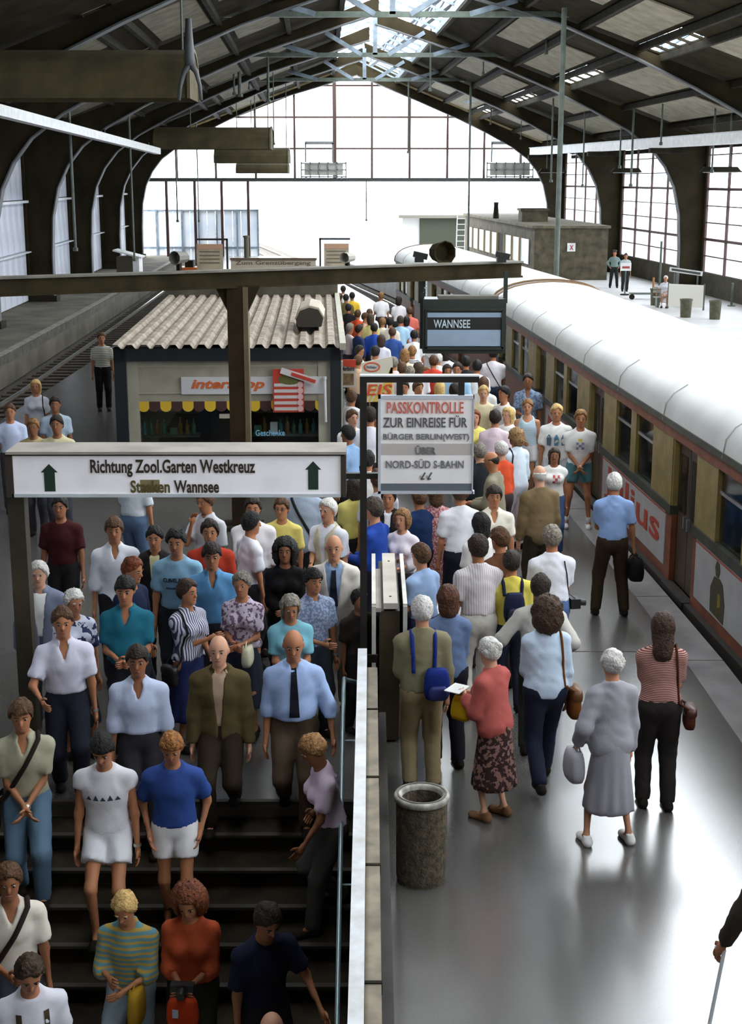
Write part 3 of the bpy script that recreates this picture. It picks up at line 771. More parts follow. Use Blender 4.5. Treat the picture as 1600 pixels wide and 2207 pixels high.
# things in the shop window
BOT = [mat('green_bottle_glass', (0.02, 0.09, 0.045), 0.15), mat('amber_bottle_glass', (0.10, 0.05, 0.01), 0.15), mat('teal_bottle_glass', (0.03, 0.12, 0.12), 0.15)]
PKG = [mat('pale_blue_package', (0.40, 0.52, 0.62), 0.5), mat('white_package', (0.55, 0.58, 0.60), 0.5), mat('dark_green_package', (0.03, 0.10, 0.06), 0.5)]
ck, sk_ = math.cos(0.035), math.sin(0.035)
def kpt(x, y, z): return (KX0 + x * ck - y * sk_, YK + x * sk_ + y * ck, z)
for sh, z in enumerate((0.55, 0.98, 1.38)):
    bxk('display_shelf', mat('dark_display_shelf', (0.03, 0.03, 0.028), 0.6), kx(298), kx(425), 0.25, 0.55, z - 0.03, z)
    bxk('display_shelf', mat('dark_display_shelf', (0.03, 0.03, 0.028), 0.6), kx(540), kx(686), 0.25, 0.55, z - 0.03, z)
    for (xa, xb) in ((kx(302), kx(425)), (kx(545), kx(684))):
        x = xa
        while x < xb:
            if random.random() < 0.6:
                mb = MB(); h = random.uniform(0.22, 0.30); c = kpt(x, 0.36, z)
                mb.lathe([(0.001, 0), (0.035, 0), (0.035, h * 0.6), (0.013, h * 0.75), (0.013, h), (0.001, h)], 8, c)
                tag(mb.build('bottle', random.choice(BOT)), 'small bottle in the dim kiosk window display', 'bottle', 'bottles in the kiosk window')
                x += 0.11
            else:
                c = kpt(x + 0.05, 0.34, z); h = random.uniform(0.10, 0.2)
                tag(MB().box(c[0] - 0.06, c[0] + 0.06, c[1] - 0.03, c[1] + 0.05, z, z + h).build('package', random.choice(PKG)), 'small package in the dim kiosk window display', 'package', 'packages in the kiosk window')
                x += 0.16
lettering('Geschenke', kiosk, kx(548), kx(612), kz(944), kz(931), 0.112, mat('light_blue_letter', (0.25, 0.55, 0.75), 0.5))
# red price board, tilted strip, tube lamp at the kiosk front
def kthing(nm, label, cat, px, py, yoff): return thing(nm, label, cat, kpt(kx(px), yoff, kz(py)), 0.035)
pbm = mat('red_price_board', (0.50, 0.05, 0.03), 0.5)
pb = kthing('price_board', 'red and white price board hung on the kiosk front', 'sign', 588, 890, -0.02)
bw = kx(655) - kx(588); bh = kz(797) - kz(890)
MB().box(0, bw, 0, 0.03, 0, bh).build('board', pbm, pb, world=False)
for i in range(5):
    z = 0.03 + i * 0.098
    MB().box(0.02, bw * 0.78, -0.008, 0.0, z, z + 0.052).build('price_strip', mat('white_price_strip', (0.6, 0.55, 0.52), 0.6), pb, world=False)
    mb = MB(); mb.prism([(bw * 0.88 + 0.05 * math.cos(a), z + 0.03 + 0.05 * math.sin(a)) for a in np.linspace(0, 2 * math.pi, 12, endpoint=False)], lambda u, v: (u, -0.014, v), (0, 0.012, 0))
    mb.build('price_disc', mat('pink_price_disc', (0.68, 0.42, 0.40), 0.6), pb, world=False)
mb = MB(); mb.prism([(bw * 0.55 + 0.19 * math.cos(a), bh - 0.17 + 0.085 * math.sin(a)) for a in np.linspace(0, 2 * math.pi, 16, endpoint=False)], lambda u, v: (u, -0.01, v), (0, 0.01, 0)); mb.build('printed_oval', mat('olive_oval_print', (0.12, 0.12, 0.03), 0.6), pb, world=False)
ts = kthing('sale_strip', 'tilted red and white paper strip above the price board', 'banner', 606, 812, -0.06)
MB().bar((0, 0, 0.10), (0.60, 0, -0.10), 0.02, 0.10).build('paper', mat('white_strip_paper', (0.65, 0.60, 0.60), 0.6), ts, world=False)
MB().bar((0.17, -0.012, 0.043), (0.56, -0.012, -0.087), 0.012, 0.055).build('printed_band', pbm, ts, world=False)
tl = kthing('tube_lamp', 'slim white tube lamp beside the kiosk corner post', 'lamp', 702, 912, 0.0)
MB().tube([(0, 0, 0), (-0.012, 0, kz(820) - kz(912))], 0.022, 8).build('tube', WHITE_PAINT, tl, world=False)
MB().tube([(-0.012, 0, kz(820) - kz(912)), (-0.012, 0, kz(820) - kz(912) + 0.05)], 0.03, 8).build('end_cap', GUTTER, tl, world=False)
# loudspeaker casing on the kiosk roof
c = kpt(kx(666), 1.7, zr + 0.18)
sp = thing('loudspeaker', 'big beige tunnel shaped loudspeaker on the kiosk roof', 'loudspeaker', (c[0], c[1], zr + 0.05), 0.1)
oct_ = [(-0.19, 0.10), (-0.25, 0.24), (-0.17, 0.40), (0.0, 0.46), (0.17, 0.42), (0.26, 0.26), (0.22, 0.10)]
LSP = mat('beige_loudspeaker_case', (0.40, 0.35, 0.27), 0.7, var=0.15)
mb = MB(); mb.prism(oct_, lambda u, v: (u, 0.0, v), (0.12, 1.5, 0.0)); mb.build('case', LSP, sp, world=False)
mb = MB(); mb.prism([(u * 0.93, 0.09 + (v - 0.1) * 0.93) for u, v in oct_], lambda u, v: (u, -0.02, v), (0, 0.02, 0)); mb.build('horn_mouth', mat('shaded_horn_mouth', (0.03, 0.022, 0.014), 0.8), sp, world=False)  # dark plate on the solid case paints the shade of an open end
for x in (-0.15, 0.15): MB().box(x - 0.02, x + 0.02, 0.1, 1.3, 0.0, 0.10).build('foot', STEEL_DARK, sp, world=False)

# ------------------------------------------------------------------ stair sign and passport control sign
YD = 12.0
SIGNFACE = mat('milky_sign_panel', (0.80, 0.79, 0.82), 0.5, var=0.10, vscale=2.0)
CAPB = mat('beige_sign_cap', (0.36, 0.32, 0.28), 0.7, var=0.15)
INK = mat('dark_sign_ink', (0.045, 0.030, 0.018), 0.6); GRN = mat('dark_green_arrow', (0.015, 0.04, 0.025), 0.6)
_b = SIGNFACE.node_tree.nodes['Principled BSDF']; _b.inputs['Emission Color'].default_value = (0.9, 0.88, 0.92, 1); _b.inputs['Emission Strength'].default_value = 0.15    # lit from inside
c0 = at(380, 1070, YD)
t = thing('direction_sign', 'long white sign over the stairs reading Richtung Zool. Garten Westkreuz', 'sign', (c0.x, YD, 0))
def dz(px, py, Y=YD): p = at(px, py, Y); return p.x - c0.x, p.z
def dbox(nm, m, x0, x1, y0, y1, ya, yb, Y=YD):
    a = dz(x0, y1, Y); b = dz(x1, y0, Y)
    return MB().box(a[0], b[0], ya, yb, a[1], b[1]).build(nm, m, t, world=False)
dbox('panel', SIGNFACE, 25, 736, 981, 1066, 0.0, 0.22)
dbox('frame_edge', INK, 20, 742, 976, 982, -0.02, 0.24); dbox('frame_edge', GUTTER, 28, 738, 1064, 1071, -0.02, 0.24)
dbox('frame_edge', INK, 16, 26, 976, 1071, -0.02, 0.24); dbox('frame_edge', INK, 735, 746, 976, 1071, -0.02, 0.24)
a = dz(14, 978); b = dz(746, 978)
MB().box(a[0], b[0], -0.04, 0.42, a[1], a[1] + 0.025).build('cap', CAPB, t, world=False)
def dtext(txt, x0, x1, y0, y1, m=INK):
    a = dz(x0, y1); b = dz(x1, y0); return lettering(txt, t, a[0], b[0], a[1], b[1], -0.006, m, bold=0.012)
dtext('Richtung Zool.Garten Westkreuz', 196, 550, 990, 1028)
dtext('Staaken', 282, 366, 1035, 1062, mat('patched_brown_ink', (0.12, 0.085, 0.02), 0.6)); dtext('Wannsee', 376, 472, 1035, 1062)
dbox('pasted_patch', mat('ochre_patch_paper', (0.26, 0.21, 0.10), 0.7), 303, 344, 1034, 1061, -0.004, 0.0)
for (x0, x1, y0, y1) in ((92, 122, 1000, 1059), (660, 691, 994, 1055)):
    a = dz(x0, y1); b = dz(x1, y0); w = b[0] - a[0]; zm = b[1] - 0.075
    mb = MB(); mb.prism([(a[0] + w * .15, a[1]), (b[0] - w * .15, a[1]), (b[0] - w * .15, zm), (b[0] + w * .05, zm), ((a[0] + b[0]) / 2, b[1]), (a[0] - w * .05, zm), (a[0] + w * .15, zm)], lambda u, v: (u, -0.006, v), (0, 0.005, 0)); mb.build('arrow', GRN, t, world=False)
p0 = dz(4, 1400)[0]; p1 = dz(44, 1400)[0]
MB().box(dz(8, 1020)[0], dz(8, 1020)[0] + 0.15, 0.05, 0.2, 0.0, dz(20, 978)[1]).build('post', mat('brown_sign_post', (0.045, 0.034, 0.018), 0.6, var=0.3), t, world=False)
BPOST = mat('black_post_paint', (0.014, 0.012, 0.010), 0.5)
MB().box(dz(776, 1020)[0], dz(791, 1020)[0], 0.02, 0.10, 0.0, dz(780, 814)[1]).build('post', BPOST, t, world=False)
for y0, y1 in ((1022, 1034),): dbox('cross_bar', BPOST, 742, 816, y0, y1, 0.03, 0.09)
c1 = at(918, 1062, YD)
ps = thing('control_sign', 'grey hanging sign with red heading PASSKONTROLLE', 'sign', (c1.x, YD, c1.z))
def pbox(nm, m, x0, x1, y0, y1, ya, yb):
    a = at(x0, y1, YD); b = at(x1, y0, YD)
    return MB().box(a.x - c1.x, b.x - c1.x, ya, yb, a.z - c1.z, b.z - c1.z).build(nm, m, ps, world=False)
PFACE = mat('grey_white_sign_face', (0.74, 0.72, 0.71), 0.5, var=0.08, vscale=3); PFR = mat('grey_blue_sign_frame', (0.55, 0.57, 0.63), 0.5)
_b = PFACE.node_tree.nodes['Principled BSDF']; _b.inputs['Emission Color'].default_value = (0.92, 0.88, 0.88, 1); _b.inputs['Emission Strength'].default_value = 0.10    # faint glow added to brighten the face
pbox('face', PFACE, 818, 1020, 856, 1060, 0.0, 0.04)
for (x0, x1, y0, y1) in ((815, 1023, 852, 859), (815, 1023, 1058, 1064), (815, 821, 852, 1064), (1017, 1023, 852, 1064)): pbox('frame', PFR, x0, x1, y0, y1, -0.015, 0.05)
pbox('grey_band', mat('slate_band', (0.13, 0.15, 0.17), 0.6), 821, 1017, 1042, 1058, -0.003, 0.0)
pbox('faint_band', mat('pinkish_band', (0.55, 0.50, 0.47), 0.6), 821, 1017, 956, 981, -0.002, 0.0)
PRED = mat('red_pass_letter', (0.62, 0.15, 0.11), 0.6); PGRY = mat('grey_pass_letter', (0.10, 0.10, 0.11), 0.6); PGR2 = mat('faded_pass_letter', (0.17, 0.17, 0.18), 0.6)
for txt, x0, x1, y0, y1, m in (('PASSKONTROLLE', 834, 1000, 866, 891, PRED), ('ZUR EINREISE F\u00dcR', 826, 1008, 895, 921, PGRY), ('B\u00dcRGER BERLIN(WEST)', 826, 1012, 932, 951, PGR2), ('\u00dcBER', 896, 940, 960, 979, PGR2), ('NORD-S\u00dcD S-BAHN', 832, 1000, 989, 1009, PGR2)):
    a = at(x0, y1, YD); b = at(x1, y0, YD)
    lettering(txt, ps, a.x - c1.x, b.x - c1.x, a.z - c1.z, b.z - c1.z, -0.006, m)
for px in (908, 922):
    a = at(px, 1033, YD); b = at(px + 9, 1018, YD)
    mb = MB(); mb.bar((a.x - c1.x, -0.006, a.z - c1.z), (b.x - c1.x, -0.006, b.z - c1.z), 0.004, 0.012)
    mb.bar((a.x - c1.x, -0.006, a.z - c1.z), (a.x - c1.x - 0.006, -0.006, a.z - c1.z + 0.035), 0.004, 0.010); mb.bar((a.x - c1.x, -0.006, a.z - c1.z), (a.x - c1.x + 0.03, -0.006, a.z - c1.z + 0.006), 0.004, 0.010)
    mb.build('arrow', PGRY, ps, world=False)
for px in (862, 995): pbox('hanger', BPOST, px - 7, px + 7, 824, 853, 0.0, 0.04)
pbox('top_arm', BPOST, 776, 1034, 812, 825, 0.01, 0.09); pbox('arm_cap', GUTTER, 776, 1034, 809, 812, 0.0, 0.10)

# ------------------------------------------------------------------ display case, litter bin
near = atz(838, 1602); yn = near.y
zt = at(838, 1308, yn).z
yf = 0.0
yy = yn
while True:
    yy += 0.05
    if project((0.1, yy, zt))[1] < 1200 or yy > 16: break
yf = yy
t = thing('display_case', 'narrow white edged display case standing end-on at the parapet', 'display case', (at(838, 1500, yn).x, yn, 0))
ox = t.location.x
DKI = mat('brown_display_interior', (0.050, 0.034, 0.018), 0.5, var=0.3); DWH = mat('worn_white_display_edge', (0.62, 0.60, 0.54), 0.5, var=0.12, vscale=5)
XL, XR = at(806, 1450, yn).x - ox, at(873, 1450, yn).x - ox; dd = yf - yn
for x, w in ((XL, 0.030), (XR, 0.030)):
    MB().box(x - w / 2, x + w / 2, 0, dd, 0.12, zt).build('glazed_panel', mat('brown_notice_back', (0.09, 0.07, 0.045), 0.4), t, world=False)
    MB().box(x - w / 2 - 0.004, x + w / 2 + 0.004, -0.02, 0.02, 0.10, zt + 0.01).build('edge_post', DWH, t, world=False)
    MB().box(x - w / 2 - 0.004, x + w / 2 + 0.004, 0, dd, zt, zt + 0.03).build('top_edge', DWH, t, world=False)
MB().box(XL + 0.05, XR - 0.05, 0.03, dd, 0.02, zt - 0.05).build('core', DKI, t, world=False)
MB().box((XL + XR) / 2 - 0.055, (XL + XR) / 2 + 0.075, 0.0, dd, zt - 0.02, zt + 0.035).build('top_plate', mat('pale_top_plate', (0.50, 0.45, 0.38), 0.6, var=0.12), t, world=False)
MB().box(XL + 0.02, (XL + XR) / 2 - 0.075, 0.0, dd * 0.75, zt - 0.05, zt - 0.01).build('inner_rail', CAPB, t, world=False)
for f in (0.12, 0.82): MB().lathe([(0.001, 0.004), (0.012, 0.004), (0.012, 0)], 8, ((XL + XR) / 2 + 0.01, dd * f, zt + 0.035)).build('screw', STEEL_DARK, t, world=False)
for x in (XL, XR): MB().box(x - 0.03, x + 0.03, 0.1, 0.2, 0, 0.12).build('foot', STEEL_DARK, t, world=False)
bp = atz(908, 1893)
t = thing('litter_bin', 'round dark concrete litter bin with pale rim beside the parapet', 'litter bin', (bp.x, bp.y, 0))
BINM = mat('dark_washed_concrete', (0.075, 0.058, 0.035), 0.9, var=0.5, vscale=25, bump=0.6, bscale=60)
MB().lathe([(0.18, 0.0), (0.188, 0.04), (0.192, 0.62), (0.185, 0.65), (0.150, 0.65), (0.145, 0.10), (0.001, 0.10)], 28).build('drum', BINM, t, world=False, smooth=False)
MB().lathe([(0.150, 0.64), (0.150, 0.675), (0.160, 0.69), (0.200, 0.69), (0.207, 0.675), (0.205, 0.645), (0.19, 0.64)], 28).build('rim', mat('pale_bin_rim', (0.36, 0.34, 0.30), 0.6, var=0.4, vscale=14), t, world=False, smooth=True)
MB().lathe([(0.172, 0.691), (0.172, 0.697), (0.185, 0.697), (0.185, 0.691)], 28).build('rim_groove', mat('grey_rim_groove', (0.14, 0.13, 0.11), 0.7), t, world=False)
mb = MB(); mb.add([(-0.05, -0.12, 0.56), (0.05, -0.13, 0.56), (0.01, -0.10, 0.66), (0.0, -0.06, 0.57)], [(0,1,2),(0,2,3),(1,3,2),(0,3,1)]); mb.build('paper_scrap', WHITE_PAINT, t, world=False)
# ------------------------------------------------------------------ people: one blended surface per body, clothes as fitted shells
def nv(v): v = np.asarray(v, float); return v / (np.linalg.norm(v) + 1e-12)
def smin(a, b, k):
    h = np.clip(0.5 + 0.5 * (b - a) / k, 0, 1)
    return b * (1 - h) + a * h - k * h * (1 - h)
class Grid:
    def __init__(s, xs, ys, zs):
        s.x, s.y, s.z = [np.asarray(v, np.float32) for v in (xs, ys, zs)]
    def field(s): return np.full((len(s.x), len(s.y), len(s.z)), 0.5, np.float32)
    def sub(s, lo, hi):
        def r(c, a, b):
            i = max(0, np.searchsorted(c, a) - 1); j = min(len(c), np.searchsorted(c, b) + 1)
            return slice(i, max(j, i))
        return r(s.x, lo[0], hi[0]), r(s.y, lo[1], hi[1]), r(s.z, lo[2], hi[2])
    def pts(s, sl): return s.x[sl[0]][:, None, None], s.y[sl[1]][None, :, None], s.z[sl[2]][None, None, :]
def graded(lo, hi, step, f0, f1, fstep):
    """coordinates from lo to hi with a finer stretch between f0 and f1"""
    f0 = max(lo, f0); f1 = min(hi, f1)
    out = []
    v = lo
    while v < f0 - 1e-6: out.append(v); v += step
    v = f0
    while v < f1 - 1e-6: out.append(v); v += fstep
    v = f1
    while v < hi + step: out.append(v); v += step
    o = [out[0]]
    for q in out[1:]:
        if q - o[-1] > 1e-4: o.append(q)
    return o
def cone(g, F, a, b, ra, rb, q=1.0, fwd=(0, 1, 0), k=0.03, cut=None, grow=0.0, hard=False):
    """tapered capsule, flattened by q along fwd; cut=(c0,c1) keeps the stretch between two fractions of its axis with flat ends"""
    a = np.asarray(a, float); b = np.asarray(b, float); ra += grow; rb += grow
    m = max(ra, rb) + 0.07
    sl = g.sub(np.minimum(a, b) - m, np.maximum(a, b) + m)
    if any(v.stop <= v.start for v in sl): return
    X, Y, Z = g.pts(sl); ba = b - a; L2 = float(ba @ ba) + 1e-12
    px, py, pz = X - a[0], Y - a[1], Z - a[2]
    t = (px * ba[0] + py * ba[1] + pz * ba[2]) / L2; tc = np.clip(t, 0, 1)
    vx, vy, vz = px - tc * ba[0], py - tc * ba[1], pz - tc * ba[2]
    r = ra + (rb - ra) * tc
    if q != 1.0:
        f = nv(fwd); vf = vx * f[0] + vy * f[1] + vz * f[2]; e = (1.0 / q - 1.0)
        d = np.sqrt((vx + vf * f[0] * e) ** 2 + (vy + vf * f[1] * e) ** 2 + (vz + vf * f[2] * e) ** 2) - r
        d = d * (0.5 + 0.5 * q)
    else: d = np.sqrt(vx * vx + vy * vy + vz * vz) - r
    if cut is not None:
        L = math.sqrt(L2)
        if cut[1] is not None: d = np.maximum(d, (t - cut[1]) * L)
        if cut[0] is not None: d = np.maximum(d, (cut[0] - t) * L)
    F[sl] = np.minimum(F[sl], d) if hard else smin(F[sl], d, k)
def ell(g, F, c, r, M=None, k=0.02, sub=False, grow=0.0):
    c = np.asarray(c, float); r = np.asarray(r, float) + grow; m = float(max(r)) + 0.06
    sl = g.sub(c - m, c + m)
    if any(v.stop <= v.start for v in sl): return
    X, Y, Z = g.pts(sl); px, py, pz = X - c[0], Y - c[1], Z - c[2]
    if M is not None:     # columns of M: local axes
        lx = px * M[0, 0] + py * M[1, 0] + pz * M[2, 0]; ly = px * M[0, 1] + py * M[1, 1] + pz * M[2, 1]; lz = px * M[0, 2] + py * M[1, 2] + pz * M[2, 2]
    else: lx, ly, lz = px, py, pz
    k0 = np.sqrt((lx / r[0]) ** 2 + (ly / r[1]) ** 2 + (lz / r[2]) ** 2)
    k1 = np.sqrt((lx / r[0] ** 2) ** 2 + (ly / r[1] ** 2) ** 2 + (lz / r[2] ** 2) ** 2) + 1e-9
    d = k0 * (k0 - 1.0) / k1
    F[sl] = -smin(-F[sl], d, k) if sub else smin(F[sl], d, k)
def plane(g, F, p, n):
    """keep the side opposite to n"""
    n = nv(n); X, Y, Z = g.pts((slice(None),) * 3)
    np.maximum(F, (X - p[0]) * n[0] + (Y - p[1]) * n[1] + (Z - p[2]) * n[2], out=F)
def surface(g, F):
    """surface nets: vertices and quads of the zero level"""
    S = F < 0
    nx, ny, nz = F.shape
    cnt = np.zeros((nx-1, ny-1, nz-1), np.int8)
    for i in (0, 1):
        for j in (0, 1):
            for k in (0, 1): cnt += S[i:nx-1+i, j:ny-1+j, k:nz-1+k]
    act = (cnt > 0) & (cnt < 8)
    I, J, K = np.nonzero(act); n = len(I)
    if n == 0: return np.zeros((0, 3)), np.zeros((0, 4), int)
    idx = np.full(act.shape, -1, np.int32); idx[I, J, K] = np.arange(n)
    acc = np.zeros((n, 3)); w = np.zeros(n)
    ax = (g.x, g.y, g.z)
    for d in range(3):
        o1, o2 = [q for q in range(3) if q != d]
        for u in (0, 1):
            for v in (0, 1):
                off = [0, 0, 0]; off[o1] = u; off[o2] = v
                i0, j0, k0 = I + off[0], J + off[1], K + off[2]
                off[d] = 1
                i1, j1, k1 = I + off[0], J + off[1], K + off[2]
                f0, f1 = F[i0, j0, k0], F[i1, j1, k1]
                m = (f0 < 0) != (f1 < 0)
                t = np.where(m, f0 / np.where(np.abs(f0 - f1) < 1e-9, 1e-9, f0 - f1), 0)
                P = np.stack([ax[0][i0] + t * (ax[0][i1] - ax[0][i0]), ax[1][j0] + t * (ax[1][j1] - ax[1][j0]), ax[2][k0] + t * (ax[2][k1] - ax[2][k0])], 1)
                acc[m] += P[m]; w[m] += 1
    V = acc / np.maximum(w, 1)[:, None]
    Q = []
    for d in range(3):
        o1, o2 = [q for q in range(3) if q != d]
        sl0 = [slice(None)] * 3; sl1 = [slice(None)] * 3
        sl0[d] = slice(0, -1); sl1[d] = slice(1, None)
        A, B = S[tuple(sl0)], S[tuple(sl1)]
        ch = A != B
        c = list(np.nonzero(ch)); 
        lim = [F.shape[q] - 1 for q in range(3)]
        ok = (c[o1] > 0) & (c[o2] > 0) & (c[o1] < lim[o1]) & (c[o2] < lim[o2])
        c = [q[ok] for q in c]; flip = A[tuple(c)]
        def cell(a, b):
            q = [v.copy() for v in c]; q[o1] = q[o1] - a; q[o2] = q[o2] - b; return idx[q[0], q[1], q[2]]
        q4 = np.stack([cell(1, 1), cell(0, 1), cell(0, 0), cell(1, 0)], 1)
        fl = flip if d != 1 else ~flip
        q4[~fl] = q4[~fl][:, ::-1]
        Q.append(q4)
    return V, np.concatenate(Q)
def np_mesh(name, V, Q, mats, midx=None, extra=None):
    """quads (and optionally extra (verts, faces, material index) islands) to a smooth mesh"""
    V = np.asarray(V, float); Q = np.asarray(Q, int)
    faces = [Q]; verts = [V]; mi = [np.zeros(len(Q), int) if midx is None else midx]; o = len(V)
    tri = []
    for (v, f, m) in (extra or []):
        v = np.asarray(v, float); f = np.asarray(f, int) + o
        verts.append(v); faces.append(f); mi.append(np.full(len(f), m)); o += len(v)
    VV = np.concatenate(verts); FF = np.concatenate(faces); MI = np.concatenate(mi)
    me = bpy.data.meshes.new(name)
    me.vertices.add(len(VV)); me.vertices.foreach_set('co', VV.ravel())
    me.loops.add(FF.size); me.loops.foreach_set('vertex_index', FF.ravel())
    me.polygons.add(len(FF)); me.polygons.foreach_set('loop_start', np.arange(0, FF.size, 4)); me.polygons.foreach_set('loop_total', np.full(len(FF), 4))
    me.polygons.foreach_set('use_smooth', np.ones(len(FF), bool))
    for m in mats: me.materials.append(m)
    me.polygons.foreach_set('material_index', MI.astype(int))
    me.update(calc_edges=True); me.validate()
    return me
def tube_q(pts, rr, n=6):
    """tapered tube as quads (round end made of a small last ring)"""
    pts = [np.asarray(p, float) for p in pts]; V = []; Fq = []; ref = None; m = len(pts)
    for i, p in enumerate(pts):
        d = nv(pts[min(i+1, m-1)] - pts[max(i-1, 0)])
        if ref is None: ref = np.array((0, 0, 1.0)) if abs(d[2]) < 0.9 else np.array((1.0, 0, 0))
        s_ = nv(np.cross(d, ref)); ref = np.cross(s_, d)
        for k in range(n):
            a = 2 * math.pi * k / n; V.append(p + rr[i] * (math.cos(a) * s_ + math.sin(a) * ref))
    for i in range(m - 1):
        for k in range(n): Fq.append((i*n+k, (i+1)*n+k, (i+1)*n+(k+1)%n, i*n+(k+1)%n))
    if n == 6:
        o = (m-1)*n; Fq += [(o, o+3, o+2, o+1), (o, o+5, o+4, o+3)]; Fq += [(0, 1, 2, 3), (0, 3, 4, 5)]
    return V, Fq
def ball_q(c, r, n=8, m=5, M=None):
    V = []; Fq = []; c = np.asarray(c, float); r = np.asarray(r, float) * np.ones(3)
    for i in range(m + 1):
        th = math.pi * (0.02 + 0.96 * i / m)
        for k in range(n):
            a = 2 * math.pi * k / n
            v = np.array((math.sin(th) * math.cos(a), math.sin(th) * math.sin(a), math.cos(th))) * r
            V.append(c + (M @ v if M is not None else v))
    for i in range(m):
        for k in range(n): Fq.append((i*n+k, (i+1)*n+k, (i+1)*n+(k+1)%n, i*n+(k+1)%n))
    return V, Fq
def rot(axis, a):
    c, s = math.cos(a), math.sin(a)
    if axis == 'x': return np.array(((1,0,0),(0,c,-s),(0,s,c)))
    if axis == 'y': return np.array(((c,0,s),(0,1,0),(-s,0,c)))
    return np.array(((c,-s,0),(s,c,0),(0,0,1)))
def ik(a, tgt, l1, l2, hint):
    a = np.asarray(a, float); d = np.asarray(tgt, float) - a; L = np.linalg.norm(d)
    mx = (l1 + l2) * 0.998
    if L > mx: d = d * mx / L; L = mx
    L = max(L, abs(l1 - l2) + 0.03); u = nv(d)
    x = (l1 * l1 - l2 * l2 + L * L) / (2 * L); h = math.sqrt(max(0, l1 * l1 - x * x))
    hp = np.asarray(hint, float); hp = nv(hp - u * (hp @ u))
    return a + u * x + hp * h, a + u * L

# materials for people
def cloth_mat(c, pat=None, c2=None):
    nm = 'cloth_%02x%02x%02x' % c + (('_' + pat) if pat else '') + (('_%02x%02x%02x' % c2) if c2 else '')
    if nm in _mats: return _mats[nm]
    lin = srgb(*c)
    m = mat(nm, lin, 0.85, var=0.0 if pat else 0.05, vscale=4, bump=0.30, bscale=9, spec=0.2)
    if pat:
        nt = m.node_tree; b = nt.nodes['Principled BSDF']; l2 = srgb(*(c2 or (60, 50, 50)))
        tc = nt.nodes.new('ShaderNodeTexCoord'); rp = nt.nodes.new('ShaderNodeValToRGB'); rp.color_ramp.interpolation = 'CONSTANT'
        rp.color_ramp.elements[0].color = (*lin, 1); rp.color_ramp.elements[1].color = (*l2, 1)
        if pat in ('vstripe', 'hstripe', 'wide'):
            w = nt.nodes.new('ShaderNodeTexWave'); w.bands_direction = 'Z' if pat in ('hstripe', 'wide') else 'X'
            w.inputs['Scale'].default_value = {'vstripe': 14, 'hstripe': 22, 'wide': 8}[pat]; w.inputs['Distortion'].default_value = 0.4
            rp.color_ramp.elements[1].position = 0.55
            nt.links.new(tc.outputs['Object'], w.inputs['Vector']); nt.links.new(w.outputs['Fac'], rp.inputs['Fac'])
        elif pat == 'check':
            w = nt.nodes.new('ShaderNodeTexVoronoi'); w.inputs['Scale'].default_value = 45
            rp.color_ramp.elements[1].position = 0.5
            nt.links.new(tc.outputs['Object'], w.inputs['Vector']); nt.links.new(w.outputs['Distance'], rp.inputs['Fac'])
        else:   # floral
            w = nt.nodes.new('ShaderNodeTexNoise'); w.inputs['Scale'].default_value = 26 if pat == 'floral' else 14; w.inputs['Detail'].default_value = 3
            rp.color_ramp.elements[1].position = 0.52
            nt.links.new(tc.outputs['Object'], w.inputs['Vector']); nt.links.new(w.outputs['Fac'], rp.inputs['Fac'])
        nt.links.new(rp.outputs['Color'], b.inputs['Base Color'])
    return m
def skin_mat(c):
    nm = 'skin_%02x%02x%02x' % c
    return mat(nm, srgb(*c), 0.55, var=0.06, vscale=12, spec=0.35)
def hair_mat(c):
    nm = 'hair_%02x%02x%02x' % c
    return mat(nm, srgb(*c), 0.6, var=0.5 if sum(c) < 420 else 0.18, vscale=38, bump=1.0, bscale=60, spec=0.35)
EYE_W = mat('eye_white', (0.34, 0.29, 0.26), 0.5); EYE_D = mat('eye_dark', (0.02, 0.012, 0.008), 0.25); LIP = mat('lip_skin', (0.30, 0.09, 0.07), 0.5)
SK = {'a': (196, 140, 108), 'b': (176, 118, 84), 'c': (208, 156, 128), 'd': (150, 98, 68)}
HR = {'dk': (38, 27, 18), 'br': (82, 54, 30), 'lb': (140, 100, 58), 'bl': (204, 170, 108), 'gr': (128, 120, 108), 'wh': (214, 210, 204), 'rd': (118, 56, 22), 'bk': (20, 16, 13)}
ARM = {'down': (0.06, 0.05, -0.56), 'bent': (-0.13, 0.28, -0.30), 'fwd': (0.02, 0.34, -0.30), 'pocket': (0.03, 0.03, -0.47), 'chest': (-0.22, 0.22, -0.18), 'face': (-0.12, 0.20, 0.04),
       'rail': (0.16, 0.20, -0.45), 'hip': (0.05, 0.02, -0.36), 'clasp': (-0.17, 0.22, -0.42), 'carry': (0.10, 0.0, -0.56), 'hold': (-0.10, 0.26, -0.22), 'swing': (0.05, 0.22, -0.48), 'swingb': (0.08, -0.18, -0.50), 'out': (0.2, 0.16, -0.36)}
shoe_cache = {}
def shoe_mesh(m):
    if m.name in shoe_cache: return shoe_cache[m.name]
    g = Grid(np.arange(-0.07, 0.071, 0.012), np.arange(-0.11, 0.22, 0.014), np.arange(-0.02, 0.13, 0.011)); F = g.field()
    cone(g, F, (0, -0.04, 0.035), (0, 0.13, 0.028), 0.040, 0.036, k=0.02); cone(g, F, (0, -0.03, 0.04), (0, -0.02, 0.09), 0.040, 0.036, k=0.03)
    ell(g, F, (0, 0.12, 0.025), (0.045, 0.06, 0.03), k=0.02); plane(g, F, (0, 0, 0.0), (0, 0, -1)); plane(g, F, (0, 0, 0.095), (0, 0, 1))
    V, Q = surface(g, F); shoe_cache[m.name] = np_mesh('shoe', V, Q, [m]); return shoe_cache[m.name]

